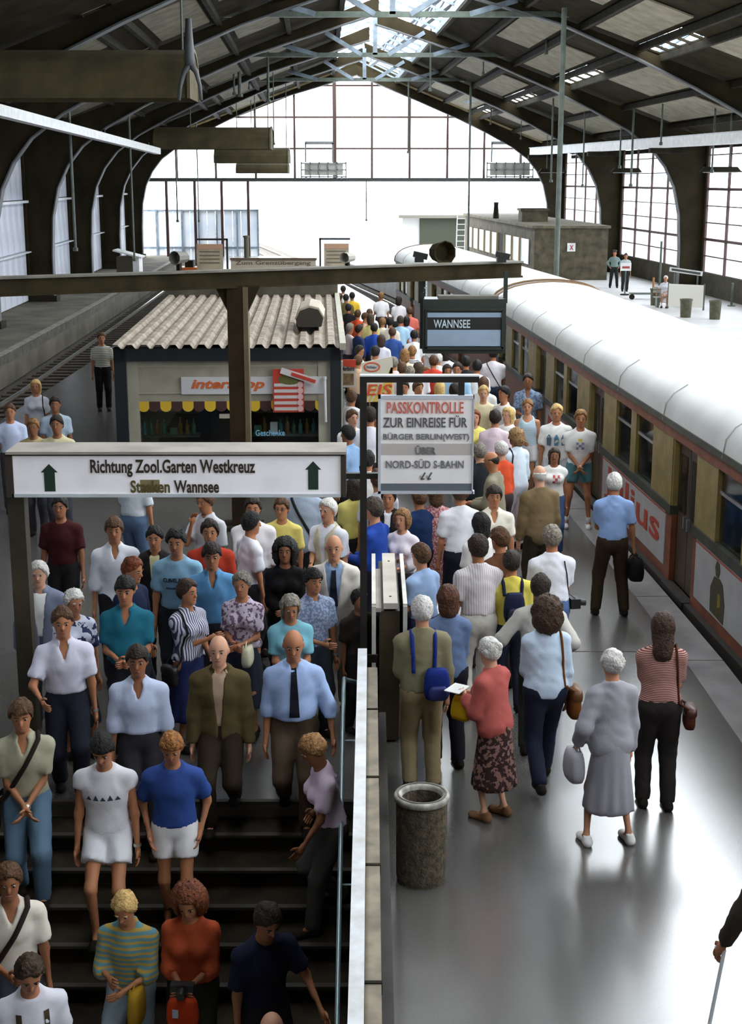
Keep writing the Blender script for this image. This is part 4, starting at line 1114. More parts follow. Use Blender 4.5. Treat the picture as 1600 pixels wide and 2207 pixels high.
PEOPLE = []
def person(px, py, label, h=1.74, face=0, top=(235, 232, 228), tpat=None, tc2=None, sleeve='short', hem=0.03, kind='trousers', bot=(38, 36, 40), bpat=None, bc2=None,
           hair='short', hc='dk', skin='a', sex='m', build=1.0, lean=3, hp=4, hy=0, arms=('down', 'down'), legs='stand', shoe=(30, 26, 22), lod=0, jacket=None, collar=False, group=None, seatz=None, extra=None, socks=None, neck='crew', cap=None, bare=False):
    """px,py: photo pixel of the crown; face: 0 looks away from the viewer, 180 towards, 90 to the viewer's right"""
    if 120 < face < 250: lean *= 0.3; hp = hp * 0.65 if hp < 24 else hp * 0.8
    s = h / 1.75; psi = R(face); fw = np.array((math.sin(psi), math.cos(psi))); rt = np.array((math.cos(psi), -math.sin(psi)))
    ln = R(lean); f = sex == 'f'
    UA, FA, TH, SH = 0.285 * s, 0.255 * s, 0.43 * s, 0.42 * s
    pos = None
    drop = 0.0
    def skeleton(x, y):
        J = {}
        gz0 = ground(x, y)
        def foot(lat, fwd_, lift=0.0):
            wx, wy = x + rt[0] * lat + fw[0] * fwd_, y + rt[1] * lat + fw[1] * fwd_
            return np.array((lat, fwd_, ground(wx, wy) - gz0 + lift))
        if STX0 < x < STX1 and y < STY + 0.4 and legs in ('walk', 'walk2'):
            fl, fr = (foot(-0.09, 0.20), foot(0.09, -0.10)) if legs == 'walk' else (foot(-0.09, -0.10), foot(0.09, 0.20))
        elif legs == 'walk': fl, fr = foot(-0.09, 0.27), foot(0.09, -0.25, 0.05)
        elif legs == 'walk2': fl, fr = foot(-0.09, -0.25, 0.05), foot(0.09, 0.27)
        elif legs == 'apart': fl, fr = foot(-0.17, 0.02), foot(0.17, -0.02)
        elif legs == 'sit': fl, fr = foot(-0.10, 0.42), foot(0.10, 0.40)
        else: fl, fr = foot(-0.10, 0.03), foot(0.10, -0.03)
        hz = 0.93 * s
        if legs == 'sit': hz = 0.52
        else:
            for q in (fl, fr): hz = min(hz, q[2] + 0.085 * s + math.sqrt(max(0.05, (0.995 * (TH + SH)) ** 2 - (q[1]) ** 2)) + 0.02)
        hz -= drop
        J['hip'] = np.array((0, 0, hz)); up = np.array((0, math.sin(ln), math.cos(ln))); fd = np.array((0, math.cos(ln), -math.sin(ln)))
        J['up'], J['fd'] = up, fd
        for nm, d in (('waist', 0.13), ('chest', 0.33), ('shc', 0.475), ('neck', 0.525)): J[nm] = J['hip'] + up * d * s
        J['chest'] = J['chest'] + fd * 0.01
        hpr = R(hp) + ln; hdir = np.array((0, math.sin(hpr * 0.6), math.cos(hpr * 0.6)))
        J['head'] = J['neck'] + hdir * 0.165 * s + np.array((0, 0.012, 0))
        J['M'] = rot('z', -R(hy)) @ rot('x', -hpr)
        sw = (0.150 if f else 0.172) * s * (0.9 + 0.1 * build)
        for nm, sg, ar, ft in (('L', -1, arms[0], fl), ('R', 1, arms[1], fr)):
            sh = J['shc'] + np.array((sg * sw, 0, 0)) - up * 0.050 * s
            o = np.array(ARM[ar] if isinstance(ar, str) else ar) * s
            J['sh' + nm] = sh
            tg = sh + np.array((sg * o[0], 0, 0)) + np.array((0, o[1], o[2]))
            J['el' + nm], J['wr' + nm] = ik(sh, tg, UA, FA, (sg * 0.55, -0.8, -0.35))
            hj = J['hip'] + np.array((sg * 0.085 * s, 0, -0.02 * s)); J['hj' + nm] = hj
            J['kn' + nm], J['an' + nm] = ik(hj, ft + np.array((0, -0.01, 0.085 * s)), TH, SH, (sg * 0.06, 1, 0))
            J['ft' + nm] = J['an' + nm] - np.array((0, 0, 0.085 * s))
        J['top'] = J['head'] + J['M'] @ np.array((0, -0.005, 0.122)) * s
        return J
    # stand the figure where its crown meets the pixel
    x, y = px, py
    if seatz is None and not isinstance(px, tuple):
        y = 12.0; r_ = ray(px, py); tt = (1.75 * s - CAMH) / r_[2]; x, y = r_[0] * tt, r_[1] * tt
        for it in range(12):
            J = skeleton(x, y); zt = ground(x, y) + J['top'][2]
            wx, wy = x + rt[0] * J['top'][0] + fw[0] * J['top'][1], y + rt[1] * J['top'][0] + fw[1] * J['top'][1]
            tt = (zt - CAMH) / r_[2]; ex, ey = r_[0] * tt - wx, r_[1] * tt - wy
            k_ = 0.6 if (STX0 < x < STX1 and y < STY + 0.5) else 1.0
            x += ex * k_; y += ey * k_
        if STX0 - 0.1 < x < STX1 + 0.1 and y < STY + 0.7:      # on the steps: scan, then bend the knees for the rest
            best = None
            for q in range(-60, 61):
                yq = y + q * 0.02; J = skeleton(x, yq)
                tx, ty_ = rt[0] * J['top'][0] + fw[0] * J['top'][1], rt[1] * J['top'][0] + fw[1] * J['top'][1]
                wy = yq + ty_; zt = ground(x, yq) + J['top'][2]; dd_ = wy * _c - (zt - CAMH) * _s
                xq = (px - CXP) / FPX * dd_ - tx; pp = project((xq + tx, wy, zt)); er = py - pp[1]       # >0: head too high
                sc = abs(er) if er >= -3 else 40 + 5 * abs(er)
                if er > 0.14 * FPX / dd_: sc += 60
                if best is None or sc < best[0]: best = (sc, xq, yq, er * dd_ / FPX)
            _, x, y, dr = best; drop = max(0.0, min(0.16, dr * 1.06))
    else: x, y = px[0], px[1]
    J = skeleton(x, y); gz0 = ground(x, y)
    root = thing('person', label, 'person', (x, y, gz0), -psi, group)
    st, fst = ((0.028, 0.0136), (0.037, 0.021), (0.048, 0.030))[lod]
    P = np.array([v for k_, v in J.items() if k_ not in ('up', 'fd', 'M')])
    lo = P.min(0) - 0.19; hi = P.max(0) + 0.19; hc_ = J['head']
    lo[2] = min(0, J['ftL'][2], J['ftR'][2]) - 0.03; hi[2] = J['top'][2] + 0.03
    g = Grid(graded(lo[0], hi[0], st, hc_[0] - 0.1 * s, hc_[0] + 0.1 * s, fst), graded(lo[1], hi[1], st, hc_[1] - 0.13 * s, hc_[1] + 0.14 * s, fst), graded(lo[2], hi[2], st, hc_[2] - 0.14 * s, hi[2], fst))
    up, fd, M = J['up'], J['fd'], J['M']
    H = lambda v: hc_ + M @ (np.array(v, float) * s)
    bw = (0.92 if f else 1.0) * build
    def torso(F, grow, k=0.035, pel=True):
        cone(g, F, J['waist'], J['chest'], 0.132 * s * bw, 0.158 * s * bw, q=0.70, fwd=fd, k=k, grow=grow)
        cone(g, F, J['chest'], J['shc'] - up * 0.060 * s, 0.156 * s * bw, 0.118 * s * bw, q=0.66, fwd=fd, k=k, grow=grow)
        for q_ in 'LR': cone(g, F, J['neck'] - up * 0.035 * s, J['sh' + q_], 0.050 * s, 0.050 * s, k=0.03, grow=grow)
        cone(g, F, J['shc'] - up * 0.03 * s, J['neck'], 0.075 * s, 0.054 * s, k=0.04, grow=grow)
        if pel: cone(g, F, J['hip'] + np.array((-0.045 * s, 0, 0)), J['hip'] + np.array((0.045 * s, 0, 0)), 0.122 * s * (1.06 if f else 1) * build, 0.122 * s * (1.06 if f else 1) * build, q=0.82, k=0.05, grow=grow); cone(g, F, J['hip'], J['waist'], 0.12 * s * build, 0.132 * s * bw, q=0.76, fwd=fd, k=0.05, grow=grow)
        if build > 1.08: ell(g, F, J['waist'] + fd * 0.06 * s + up * 0.03 * s, np.array((0.135, 0.10, 0.13)) * s * build, k=0.05, grow=grow)
        if f:
            for sg in (-1, 1): ell(g, F, J['chest'] + fd * 0.085 * s + np.array((sg * 0.07 * s, 0, 0)) + up * 0.0, np.array((0.062, 0.06, 0.06)) * s, k=0.04, grow=grow)
    def arm(F, grow, nm, c0=1.0, lower=True, k=0.03):
        cone(g, F, J['sh' + nm], J['el' + nm], 0.050 * s * (0.9 if f else 1), 0.039 * s, k=k, grow=grow, cut=None if c0 >= 1 else (None, c0))
        if lower: cone(g, F, J['el' + nm], J['wr' + nm], 0.040 * s, 0.027 * s, k=k, grow=grow)
    def leg(F, grow, nm, k=0.035):
        cone(g, F, J['hj' + nm], J['kn' + nm], 0.086 * s * (0.5 + 0.5 * build), 0.056 * s, k=k, grow=grow)
        cone(g, F, J['kn' + nm], J['an' + nm], 0.057 * s, 0.036 * s, k=k, grow=grow)
    # ---- body
    F = g.field()
    torso(F, -0.012)
    for nm in 'LR': arm(F, -0.006, nm); leg(F, -0.010, nm)
    cone(g, F, J['neck'] - up * 0.03, H((0, -0.01, -0.06)), 0.058 * s, 0.052 * s, k=0.03)
    ell(g, F, H((0, -0.008, 0.018)), np.array((0.076, 0.096, 0.102)) * s, M, k=0.02)
    ell(g, F, H((0, 0.022, -0.052)), np.array((0.058, 0.066, 0.066)) * s, M, k=0.03)
    ell(g, F, H((0, 0.066, -0.094)), np.array((0.026, 0.022, 0.020)) * s, M, k=0.03)
    ext = []
    if lod < 2:
        cone(g, F, H((0, 0.088, 0.014)), H((0, 0.106, -0.022)), 0.008 * s, 0.014 * s, k=0.012)
        for sg in (-1, 1):
            ell(g, F, H((sg * 0.078, -0.008, -0.008)), np.array((0.012, 0.024, 0.032)) * s, M, k=0.008)
            ell(g, F, H((sg * 0.033, 0.100, 0.012)), np.array((0.020, 0.018, 0.014)) * s, M, k=0.012, sub=True)
            v, q = ball_q(H((sg * 0.032, 0.0760, 0.011)), np.array((0.0135, 0.0115, 0.0095)) * s); ext.append((v, q, 1))
            v, q = ball_q(H((sg * 0.032, 0.0850, 0.0105)), np.array((0.0078, 0.0045, 0.0085)) * s, 6, 4); ext.append((v, q, 2))
            v, q = tube_q([H((sg * 0.016, 0.0925, 0.032)), H((sg * 0.033, 0.0915, 0.037)), H((sg * 0.050, 0.080, 0.032))], [0.004 * s, 0.005 * s, 0.003 * s]); ext.append((v, q, 4))
        v, q = tube_q([H((-0.024, 0.0845, -0.060)), H((0, 0.0905, -0.058)), H((0.024, 0.0845, -0.060))], [0.003 * s, 0.0065 * s, 0.003 * s]); ext.append((v, q, 3))
    hands = {}
    for nm, sg in (('L', -1), ('R', 1)):
        hd = nv(J['wr' + nm] - J['el' + nm]); inn = np.array((-sg, 0.25, 0.0)); n_ = nv(inn - hd * (inn @ hd)); w_ = nv(np.cross(hd, n_)); 
        if w_[1] < 0: w_ = -w_
        pc = J['wr' + nm] + hd * 0.048 * s; hands[nm] = (pc, hd, n_, w_)
        Mh = np.stack([w_, n_, hd], 1)
        cone(g, F, J['wr' + nm], pc, 0.026 * s, 0.030 * s, q=0.62, fwd=n_, k=0.015)
        ell(g, F, pc, np.array((0.041, 0.019, 0.050)) * s, Mh, k=0.015)
        if lod == 0:
            curl = 0.30
            for i, (o_, l_) in enumerate(((0.030, 0.072), (0.011, 0.080), (-0.009, 0.075), (-0.028, 0.060))):
                p0 = pc + hd * 0.030 * s + w_ * o_ * s; dd = hd; pts_ = [p0]
                for seg in range(3):
                    a_ = curl * (seg + 0.6); dd = nv(hd * math.cos(a_) + n_ * math.sin(a_)); pts_.append(pts_[-1] + dd * l_ * s * (0.45, 0.32, 0.26)[seg])
                v, q = tube_q(pts_, [0.0095 * s, 0.009 * s, 0.008 * s, 0.005 * s]); ext.append((v, q, 0))
            p0 = pc - hd * 0.018 * s + w_ * 0.032 * s; p1 = p0 + nv(hd * 0.6 + w_ * 0.7 + n_ * 0.3) * 0.035 * s; p2 = p1 + nv(hd * 0.9 + w_ * 0.2 + n_ * 0.35) * 0.030 * s
            v, q = tube_q([p0, p1, p2], [0.012 * s, 0.0105 * s, 0.007 * s]); ext.append((v, q, 0))
        elif lod == 1:
            v, q = tube_q([pc + hd * 0.03 * s, pc + hd * 0.07 * s + n_ * 0.01, pc + hd * 0.095 * s + n_ * 0.03], [0.026 * s, 0.022 * s, 0.012 * s]); ext.append((v, q, 0))
    for nm in 'LR':                     # bare feet inside the shoes
        ft = J['ft' + nm]; cone(g, F, J['an' + nm], ft + np.array((0, 0.08 * s, 0.035 * s)), 0.034 * s, 0.028 * s, k=0.02)
    V, Q = surface(g, F)
    hm = hair_mat(HR[hc] if isinstance(hc, str) else hc)
    sk = skin_mat(SK[skin])
    def part(nm, me, parent=root): o = bpy.data.objects.new(nm, me); col.objects.link(o); o.parent = parent; return o
    part('body', np_mesh('body', V, Q, [sk, EYE_W, EYE_D, LIP, hm], extra=ext))
    out = {'root': root, 'J': J, 'g': g, 's': s, 'M': M, 'H': H, 'hands': hands, 'yaw': -psi, 'pos': np.array((x, y, gz0))}
    ph = rng.uniform(0, 6.28, 9)
    def fold(F, amp=0.0042):
        if lod == 2: return
        X, Y, Z = g.pts((slice(None),) * 3)
        w = np.sin(X * 31 + Z * 17 + ph[0] + 1.5 * np.sin(Y * 23 + ph[1])) * np.sin(Z * 42 + Y * 19 + ph[2] + 1.2 * np.sin(X * 27 + ph[3]))
        w = w + 0.6 * np.sin(Z * 66 + X * 38 + ph[4]) * np.sin(X * 22 - Y * 35 + ph[5])
        F += (amp * w).astype(np.float32)
    # ---- lower garment
    if kind in ('trousers', 'shorts', 'capri'):
        F = g.field()
        gr = 0.014
        cone(g, F, J['hip'] + np.array((-0.045 * s, 0, 0)), J['hip'] + np.array((0.045 * s, 0, 0)), 0.122 * s * build * (1.06 if f else 1), 0.122 * s * build * (1.06 if f else 1), q=0.82, k=0.05, grow=gr)
        cone(g, F, J['hip'], J['waist'], 0.12 * s * build, 0.130 * s * bw, q=0.76, fwd=fd, k=0.05, grow=gr)
        if build > 1.08: ell(g, F, J['waist'] + fd * 0.05 * s + up * 0.0 * s, np.array((0.13, 0.09, 0.10)) * s * build, k=0.05, grow=gr)
        for nm in 'LR':
            fr_ = {'trousers': 1.0, 'shorts': 0.55, 'capri': 1.0}[kind]
            cone(g, F, J['hj' + nm], J['kn' + nm], 0.090 * s * (0.5 + 0.5 * build), 0.066 * s if kind != 'shorts' else 0.074 * s, k=0.02 if kind == 'shorts' else 0.03, grow=gr, cut=(None, fr_) if fr_ < 1 else None)
            if kind == 'trousers': cone(g, F, J['kn' + nm], J['an' + nm] + np.array((0, 0, -0.03 * s)), 0.064 * s, 0.054 * s, k=0.03, grow=gr * 0.8, cut=(None, 0.99))
            if kind == 'capri': cone(g, F, J['kn' + nm], J['an' + nm], 0.064 * s, 0.056 * s, k=0.03, grow=gr, cut=(None, 0.45))
        fold(F, 0.0038)
        plane(g, F, J['waist'] + up * (0.01 + 0.0) * s, up)
        V, Q = surface(g, F)
        o = part({'trousers': 'trousers', 'shorts': 'shorts', 'capri': 'trousers'}[kind], np_mesh('trousers', V, Q, [cloth_mat(bot, bpat, bc2)]))
        out['low'] = F.copy()
        if lod == 0:
            F2 = g.field(); cone(g, F2, J['hip'], J['waist'], 0.12 * s * build, 0.130 * s * bw, q=0.76, fwd=fd, k=0.02, grow=0.02)
            plane(g, F2, J['waist'] + up * 0.012 * s, up); plane(g, F2, J['waist'] - up * 0.024 * s, -up); V, Q = surface(g, F2)
            if len(Q): part('belt', np_mesh('belt', V, Q, [mat('dark_leather_belt', (0.03, 0.02, 0.013), 0.5)]), o)
    else:       # skirt or dress
        F = g.field(); ln_ = {'skirt': 0.60, 'dress': 0.62, 'mini': 0.34}[kind] * s
        top_ = J['waist'] + up * 0.02; btm = J['hip'] - np.array((0, 0, ln_)); 
        mid = (J['ftL'] + J['ftR']) / 2
        btm = btm + np.array((0, mid[1] * 0.4, 0))
        cone(g, F, J['waist'], J['hip'], 0.128 * s * bw, 0.142 * s * build, q=0.80, fwd=fd, k=0.03, grow=0.012)
        sl = g.sub(np.minimum(J['hip'], btm) - 0.32, np.maximum(J['hip'], btm) + 0.32); X, Y, Z = g.pts(sl)
        t_ = np.clip((J['hip'][2] - Z) / max(0.05, J['hip'][2] - btm[2]), 0, 1); cxx = J['hip'][0] + (btm[0] - J['hip'][0]) * t_; cyy = J['hip'][1] + (btm[1] - J['hip'][1]) * t_
        ang = np.arctan2(Y - cyy, X - cxx); r_ = (0.152 + 0.075 * t_) * s * build * (1 + 0.045 * t_ * np.cos(ang * 11)) 
        d = np.sqrt((X - cxx) ** 2 + ((Y - cyy) / 0.86) ** 2) - r_; d = np.maximum(d, Z - J['hip'][2] - 0.02); d = np.maximum(d, btm[2] - Z)
        F[sl] = smin(F[sl], d.astype(np.float32), 0.03)
        plane(g, F, J['waist'] + up * 0.02 * s, up)
        V, Q = surface(g, F); part('skirt' if kind != 'dress' else 'dress_skirt', np_mesh('skirt', V, Q, [cloth_mat(bot, bpat, bc2)])); out['low'] = F.copy()
    # ---- upper garment
    def upper(nm, colr, pat, c2, slv, hem_, gr, opening=0.0, neckcut=0.0, collar_=False):
        F = g.field(); torso(F, gr, pel=True)
        for q in 'LR':
            if slv == 'short': cone(g, F, J['sh' + q], J['el' + q], 0.050 * s, 0.060 * s, k=0.03, grow=gr * 0.8, cut=(None, 0.78))
            elif slv == 'elbow':
                cone(g, F, J['sh' + q], J['el' + q], 0.051 * s, 0.052 * s, k=0.03, grow=gr * 0.8); cone(g, F, J['el' + q], J['wr' + q], 0.050 * s, 0.048 * s, k=0.03, grow=gr * 0.8, cut=(None, 0.35))
            elif slv == 'long':
                cone(g, F, J['sh' + q], J['el' + q], 0.051 * s, 0.047 * s, k=0.03, grow=gr * 0.8); cone(g, F, J['el' + q], J['wr' + q], 0.047 * s, 0.036 * s, k=0.03, grow=gr * 0.8, cut=(None, 0.97))
            elif slv == 'cap': cone(g, F, J['sh' + q], J['el' + q], 0.052 * s, 0.058 * s, k=0.03, grow=gr * 0.8, cut=(None, 0.24))
        if slv == 'none':
            for q, sg in (('L', -1), ('R', 1)): plane(g, F, J['sh' + q] - np.array((sg * 0.035 * s, 0, 0)), (sg, 0, 0.25))
        plane(g, F, J['hip'] + up * (0.06 - hem_) * s, -up)
        nb = J['neck'] + up * 0.010 * s
        plane(g, F, nb, nv(up + fd * 0.45))
        if neckcut > 0.03:
            X, Y, Z = g.pts((slice(None),) * 3); zt_ = J['neck'][2]; hv = (Z - (zt_ - 0.15 * s)) / (0.15 * s)
            np.maximum(F, np.minimum(0.052 * s * hv - np.abs(X - J['neck'][0]), (Y - J['neck'][1]) + 0.02 * s).astype(np.float32), out=F)
        if slv == 'none': ell(g, F, J['neck'] + fd * 0.05 * s, np.array((0.085, 0.11, 0.10)) * s, k=0.01, sub=True)
        fold(F)
        if opening > 0:
            X, Y, Z = g.pts((slice(None),) * 3); hgt = (Z - J['waist'][2]) / (J['neck'][2] - J['waist'][2])
            wd = opening * s * np.clip(0.35 + 0.65 * hgt, 0.2, 1.2); yl = (Y - J['waist'][1]) - (Z - J['waist'][2]) * math.tan(ln)
            cutv = np.minimum(wd - np.abs(X), yl - 0.03)
            np.maximum(F, cutv, out=F)
        if collar_:
            F2 = g.field(); cone(g, F2, J['neck'] - up * 0.02 * s, J['neck'] + up * 0.025 * s + fd * 0.004, 0.078 * s, 0.068 * s, k=0.02, grow=0.006, cut=(0.0, 1.0))
            X, Y, Z = g.pts((slice(None),) * 3); np.maximum(F2, np.minimum(0.030 * s - np.abs(X - J['neck'][0]), Y - J['neck'][1] - 0.03 * s), out=F2)
            np.minimum(F, F2, out=F)
        V, Q = surface(g, F)
        o = part(nm, np_mesh(nm, V, Q, [cloth_mat(colr, pat, c2)])); return F, o
    F, o = upper('shirt', top, tpat, tc2, sleeve if jacket is None or jacket.get('sleeve') == 'none' else 'inner', hem if jacket is None else 0.0, 0.016, neckcut=0.045 if neck == 'v' else 0.0, collar_=collar)
    out['top'] = F; out['shirt'] = o
    if jacket:
        jc = dict(color=(90, 90, 96), pat=None, c2=None, sleeve='long', hem=0.16, open=0.06); jc.update(jacket)
        F, o = upper('jacket', jc['color'], jc['pat'], jc['c2'], jc['sleeve'], jc['hem'], 0.025, opening=jc['open'], collar_=True); out['top'] = np.minimum(F, out['top']); out['jacket'] = o
    # ---- hair
    if hair != 'none':
        fs = (0.0135, 0.019, 0.028)[lod]; big = hair in ('long', 'bigcurl', 'bob', 'longgrey', 'curly')
        low = {'long': 0.33, 'bob': 0.22, 'bigcurl': 0.30, 'longgrey': 0.25, 'curly': 0.22}.get(hair, 0.13) * s
        gg = Grid(np.arange(hc_[0] - 0.19 * s, hc_[0] + 0.19 * s, fs), np.arange(hc_[1] - 0.24 * s, hc_[1] + 0.20 * s, fs), np.arange(hc_[2] - low - 0.03, hc_[2] + 0.18 * s, fs)); F = gg.field()
        def hl(c, r, k=0.02): ell(gg, F, H(c), np.array(r) * s, M, k=k)
        if hair in ('short', 'crop', 'bald', 'pony', 'bun', 'side'):
            th = {'crop': 0.006, 'bald': 0.003}.get(hair, 0.017); hl((0, -0.010, 0.020), (0.079 + th, 0.099 + th, 0.104 + th))
        elif hair in ('curlshort', 'white'): hl((0, -0.014, 0.024), (0.098, 0.118, 0.114))
        elif hair == 'bob': hl((0, -0.014, 0.018), (0.096, 0.115, 0.116)); cone(gg, F, H((0, -0.03, 0.0)), H((0, -0.04, -0.10)), 0.098 * s, 0.088 * s, k=0.03)
        elif hair in ('long', 'longgrey'): hl((0, -0.012, 0.020), (0.094, 0.114, 0.114)); cone(gg, F, H((0, -0.03, 0.0)), H((0, -0.06, -0.22)), 0.098 * s, 0.085 * s, q=0.8, k=0.03)
        elif hair == 'bigcurl': hl((0, -0.03, 0.01), (0.135, 0.135, 0.142)); hl((0, -0.05, -0.08), (0.13, 0.115, 0.12), 0.05)
        elif hair == 'curly': hl((0, -0.018, 0.012), (0.108, 0.122, 0.122)); hl((0, -0.04, -0.06), (0.10, 0.095, 0.09), 0.04)
        if hair == 'pony': cone(gg, F, H((0, -0.10, 0.02)), H((0, -0.12, -0.12)), 0.030 * s, 0.018 * s, k=0.02)
        if hair == 'bun': hl((0, -0.105, 0.05), (0.045, 0.04, 0.04))
        X, Y, Z = gg.pts((slice(None),) * 3); lx = [(X - hc_[0]) * M[0, q] + (Y - hc_[1]) * M[1, q] + (Z - hc_[2]) * M[2, q] for q in range(3)]; lx = [v / s for v in lx]
        if hair in ('bigcurl', 'curly', 'curlshort', 'white') and lod < 2:
            fq = 135.0; F += (0.0085 * np.sin(lx[0] * fq + ph[6] + 1.6 * np.sin(lx[2] * 50)) * np.sin(lx[1] * fq + ph[7]) * np.sin(lx[2] * fq + ph[8]) + 0.005 * np.sin(lx[0] * 48 + ph[7]) * np.sin(lx[2] * 44 + lx[1] * 37 + ph[6])).astype(np.float32) * (1.5 if hair != 'white' else 1.2)
        elif lod < 2 and hair != 'bald':
            F += (0.005 * np.sin(lx[0] * 55 + ph[6] + 2.2 * np.sin(lx[2] * 21 + ph[7])) * np.cos(lx[1] * 30 + ph[8]) + 0.0035 * np.sin(lx[0] * 170 + lx[1] * 40 + 2 * np.sin(lx[2] * 30 + ph[8]))).astype(np.float32)
        fcut = lx[1] * 0.80 - lx[2] * 0.60 - (0.014 if hair != 'bald' else -0.01) + 0.008 * np.sin(lx[0] * 70 + ph[6]) + 0.005 * np.sin(lx[0] * 190 + ph[7])
        if hair in ('long', 'bob', 'longgrey', 'bigcurl', 'curly'):
            side = np.minimum(np.where(lx[2] < 0.055, 1.0, -1.0), np.minimum(0.068 - np.abs(lx[0]), lx[1] - 0.012))
            fcut = np.maximum(side, np.where((np.abs(lx[0]) < 0.072) & (lx[2] > 0.03), lx[1] * 0.80 - lx[2] * 0.60 - 0.016, -1))
            fcut = np.maximum(fcut, np.where(lx[2] < 0.02, lx[1] - 0.055, -1))
        else: fcut = np.maximum(fcut, -0.080 - lx[2] + np.clip(-lx[1] - 0.02, 0, 0.1) * 0.0)
        if hair == 'bald': fcut = np.maximum(fcut, lx[2] - 0.040)
        if hair == 'side': fcut = np.minimum(fcut, np.maximum(np.maximum(lx[1] - 0.11, 0.052 - lx[2]), np.abs(lx[0]) - 0.08))
        np.maximum(F, (fcut * s).astype(np.float32), out=F)
        V, Q = surface(gg, F)
        if len(Q): part('hair', np_mesh('hair', V, Q, [hm]))
    if cap:
        mb = MB(); c_ = H((0, 0, 0.10)); mb.lathe([(0.09 * s, -0.02), (0.095 * s, 0.015), (0.115 * s, 0.045), (0.02, 0.06), (0.001, 0.06)], 14, tuple(c_)); mb.box(c_[0] - 0.05, c_[0] + 0.05, c_[1] + 0.07, c_[1] + 0.14, c_[2] - 0.02, c_[2] - 0.01)
        mb.build('cap', cloth_mat(cap), root, world=False)
    # ---- shoes
    if not bare:
        sm = shoe_mesh(cloth_mat(shoe))
        for nm in 'LR':
            ft = J['ft' + nm]; o = part('shoe', sm); o.location = tuple(ft); o.scale = (s, s, s)
        if socks:
            for nm in 'LR':
                v, q = tube_q([J['an' + nm] + np.array((0, 0, -0.02)), J['an' + nm] * 0.8 + J['kn' + nm] * 0.2], [0.046 * s, 0.050 * s]); part('sock', np_mesh('sock', v, q, [cloth_mat(socks)]))
    PEOPLE.append(out)
    return out
# ------------------------------------------------------------------ things people carry or wear on the surface of their clothes
def world_pt(P, v):
    c, s_ = math.cos(P['yaw']), math.sin(P['yaw']); v = np.asarray(v, float)
    return np.array((c * v[0] - s_ * v[1], s_ * v[0] + c * v[1], v[2])) + P['pos']
def hit(P, x, z, front=True):
    """y of the clothed surface at local x, z seen from the front or the back"""
    g, F = P['g'], np.minimum(P['top'], P.get('low', P['top']))
    i = int(np.clip(np.searchsorted(g.x, x), 1, len(g.x) - 1)); k = int(np.clip(np.searchsorted(g.z, z), 1, len(g.z) - 1))
    tx = (x - g.x[i-1]) / (g.x[i] - g.x[i-1]); tz = (z - g.z[k-1]) / (g.z[k] - g.z[k-1])
    c = (F[i-1, :, k-1] * (1-tx) + F[i, :, k-1] * tx) * (1-tz) + (F[i-1, :, k] * (1-tx) + F[i, :, k] * tx) * tz
    ins = np.nonzero(c < 0)[0]
    if len(ins) == 0: return None
    j = ins[-1] if front else ins[0]; j2 = min(j + 1, len(c) - 1) if front else max(j - 1, 0)
    t = c[j] / (c[j] - c[j2] + 1e-9)
    return float(g.y[j] + (g.y[j2] - g.y[j]) * t)
def decal(P, name, polys, m, front=True, off=0.004, parent=None):
    """flat print laid onto the clothes: polygons in local x, z"""
    mb = MB()
    for pl in polys:
        V = []
        for (x, z) in pl:
            y_ = hit(P, x, z, front)
            if y_ is None: V = []; break
            V.append((x, y_ + (off if front else -off), z))
        if V:
            o = len(mb.V); mb.V += [Vector(v) for v in V]; mb.F.append(tuple(range(o, o + len(V))))
    if mb.F: return mb.build(name, m, parent or P['root'], world=False)
def grid_rect(x0, x1, z0, z1, n=4, m=4):
    return [[(x0 + (x1-x0)*i/n, z0 + (z1-z0)*j/m), (x0 + (x1-x0)*(i+1)/n, z0 + (z1-z0)*j/m), (x0 + (x1-x0)*(i+1)/n, z0 + (z1-z0)*(j+1)/m), (x0 + (x1-x0)*i/n, z0 + (z1-z0)*(j+1)/m)] for i in range(n) for j in range(m)]
def tie(P, c=(22, 24, 34)):
    s, J = P['s'], P['J']; z0 = J['waist'][2] + 0.0; z1 = J['neck'][2] - 0.01; xs = J['neck'][0]
    polys = []
    n = 8
    for i in range(n):
        a, b = i / n, (i + 1) / n; w = lambda t: (0.042 - 0.022 * t) * s
        za, zb_ = z0 + (z1 - z0) * a, z0 + (z1 - z0) * b
        polys.append([(xs - w(a), za), (xs + w(a), za), (xs + w(b), zb_), (xs - w(b), zb_)])
    decal(P, 'necktie', polys, cloth_mat(c), True, 0.010)
def text_print(P, txt, z0, z1, w, m):
    me = text_mesh(txt, 1.0); n = len(me.vertices); a = np.empty(n * 3); me.vertices.foreach_get('co', a); a = a.reshape(-1, 3); lo, hi = a.min(0), a.max(0)
    for i in range(n):
        x = -(-w / 2 + (a[i, 0] - lo[0]) / (hi[0] - lo[0]) * w); z = z0 + (a[i, 1] - lo[1]) / (hi[1] - lo[1]) * (z1 - z0)
        y_ = hit(P, x, z, True) or 0.1; a[i] = (x, y_ + 0.005 + a[i, 2], z)
    me.vertices.foreach_set('co', a.ravel()); me.materials.clear(); me.materials.append(m); me.update()
    o = bpy.data.objects.new('lettering', me); col.objects.link(o); o.parent = P['root']
def strap_pts(P, p_sh, p_hip, front):
    """points of a strap over the clothes from the shoulder (x,z) to the hip (x,z)"""
    out = []
    for i in range(9):
        t = i / 8; x = p_sh[0] + (p_hip[0] - p_sh[0]) * t; z = p_sh[1] + (p_hip[1] - p_sh[1]) * t
        y_ = hit(P, x, z, front)
        if y_ is not None: out.append(np.array((x, y_ + (0.008 if front else -0.008), z)))
    return out
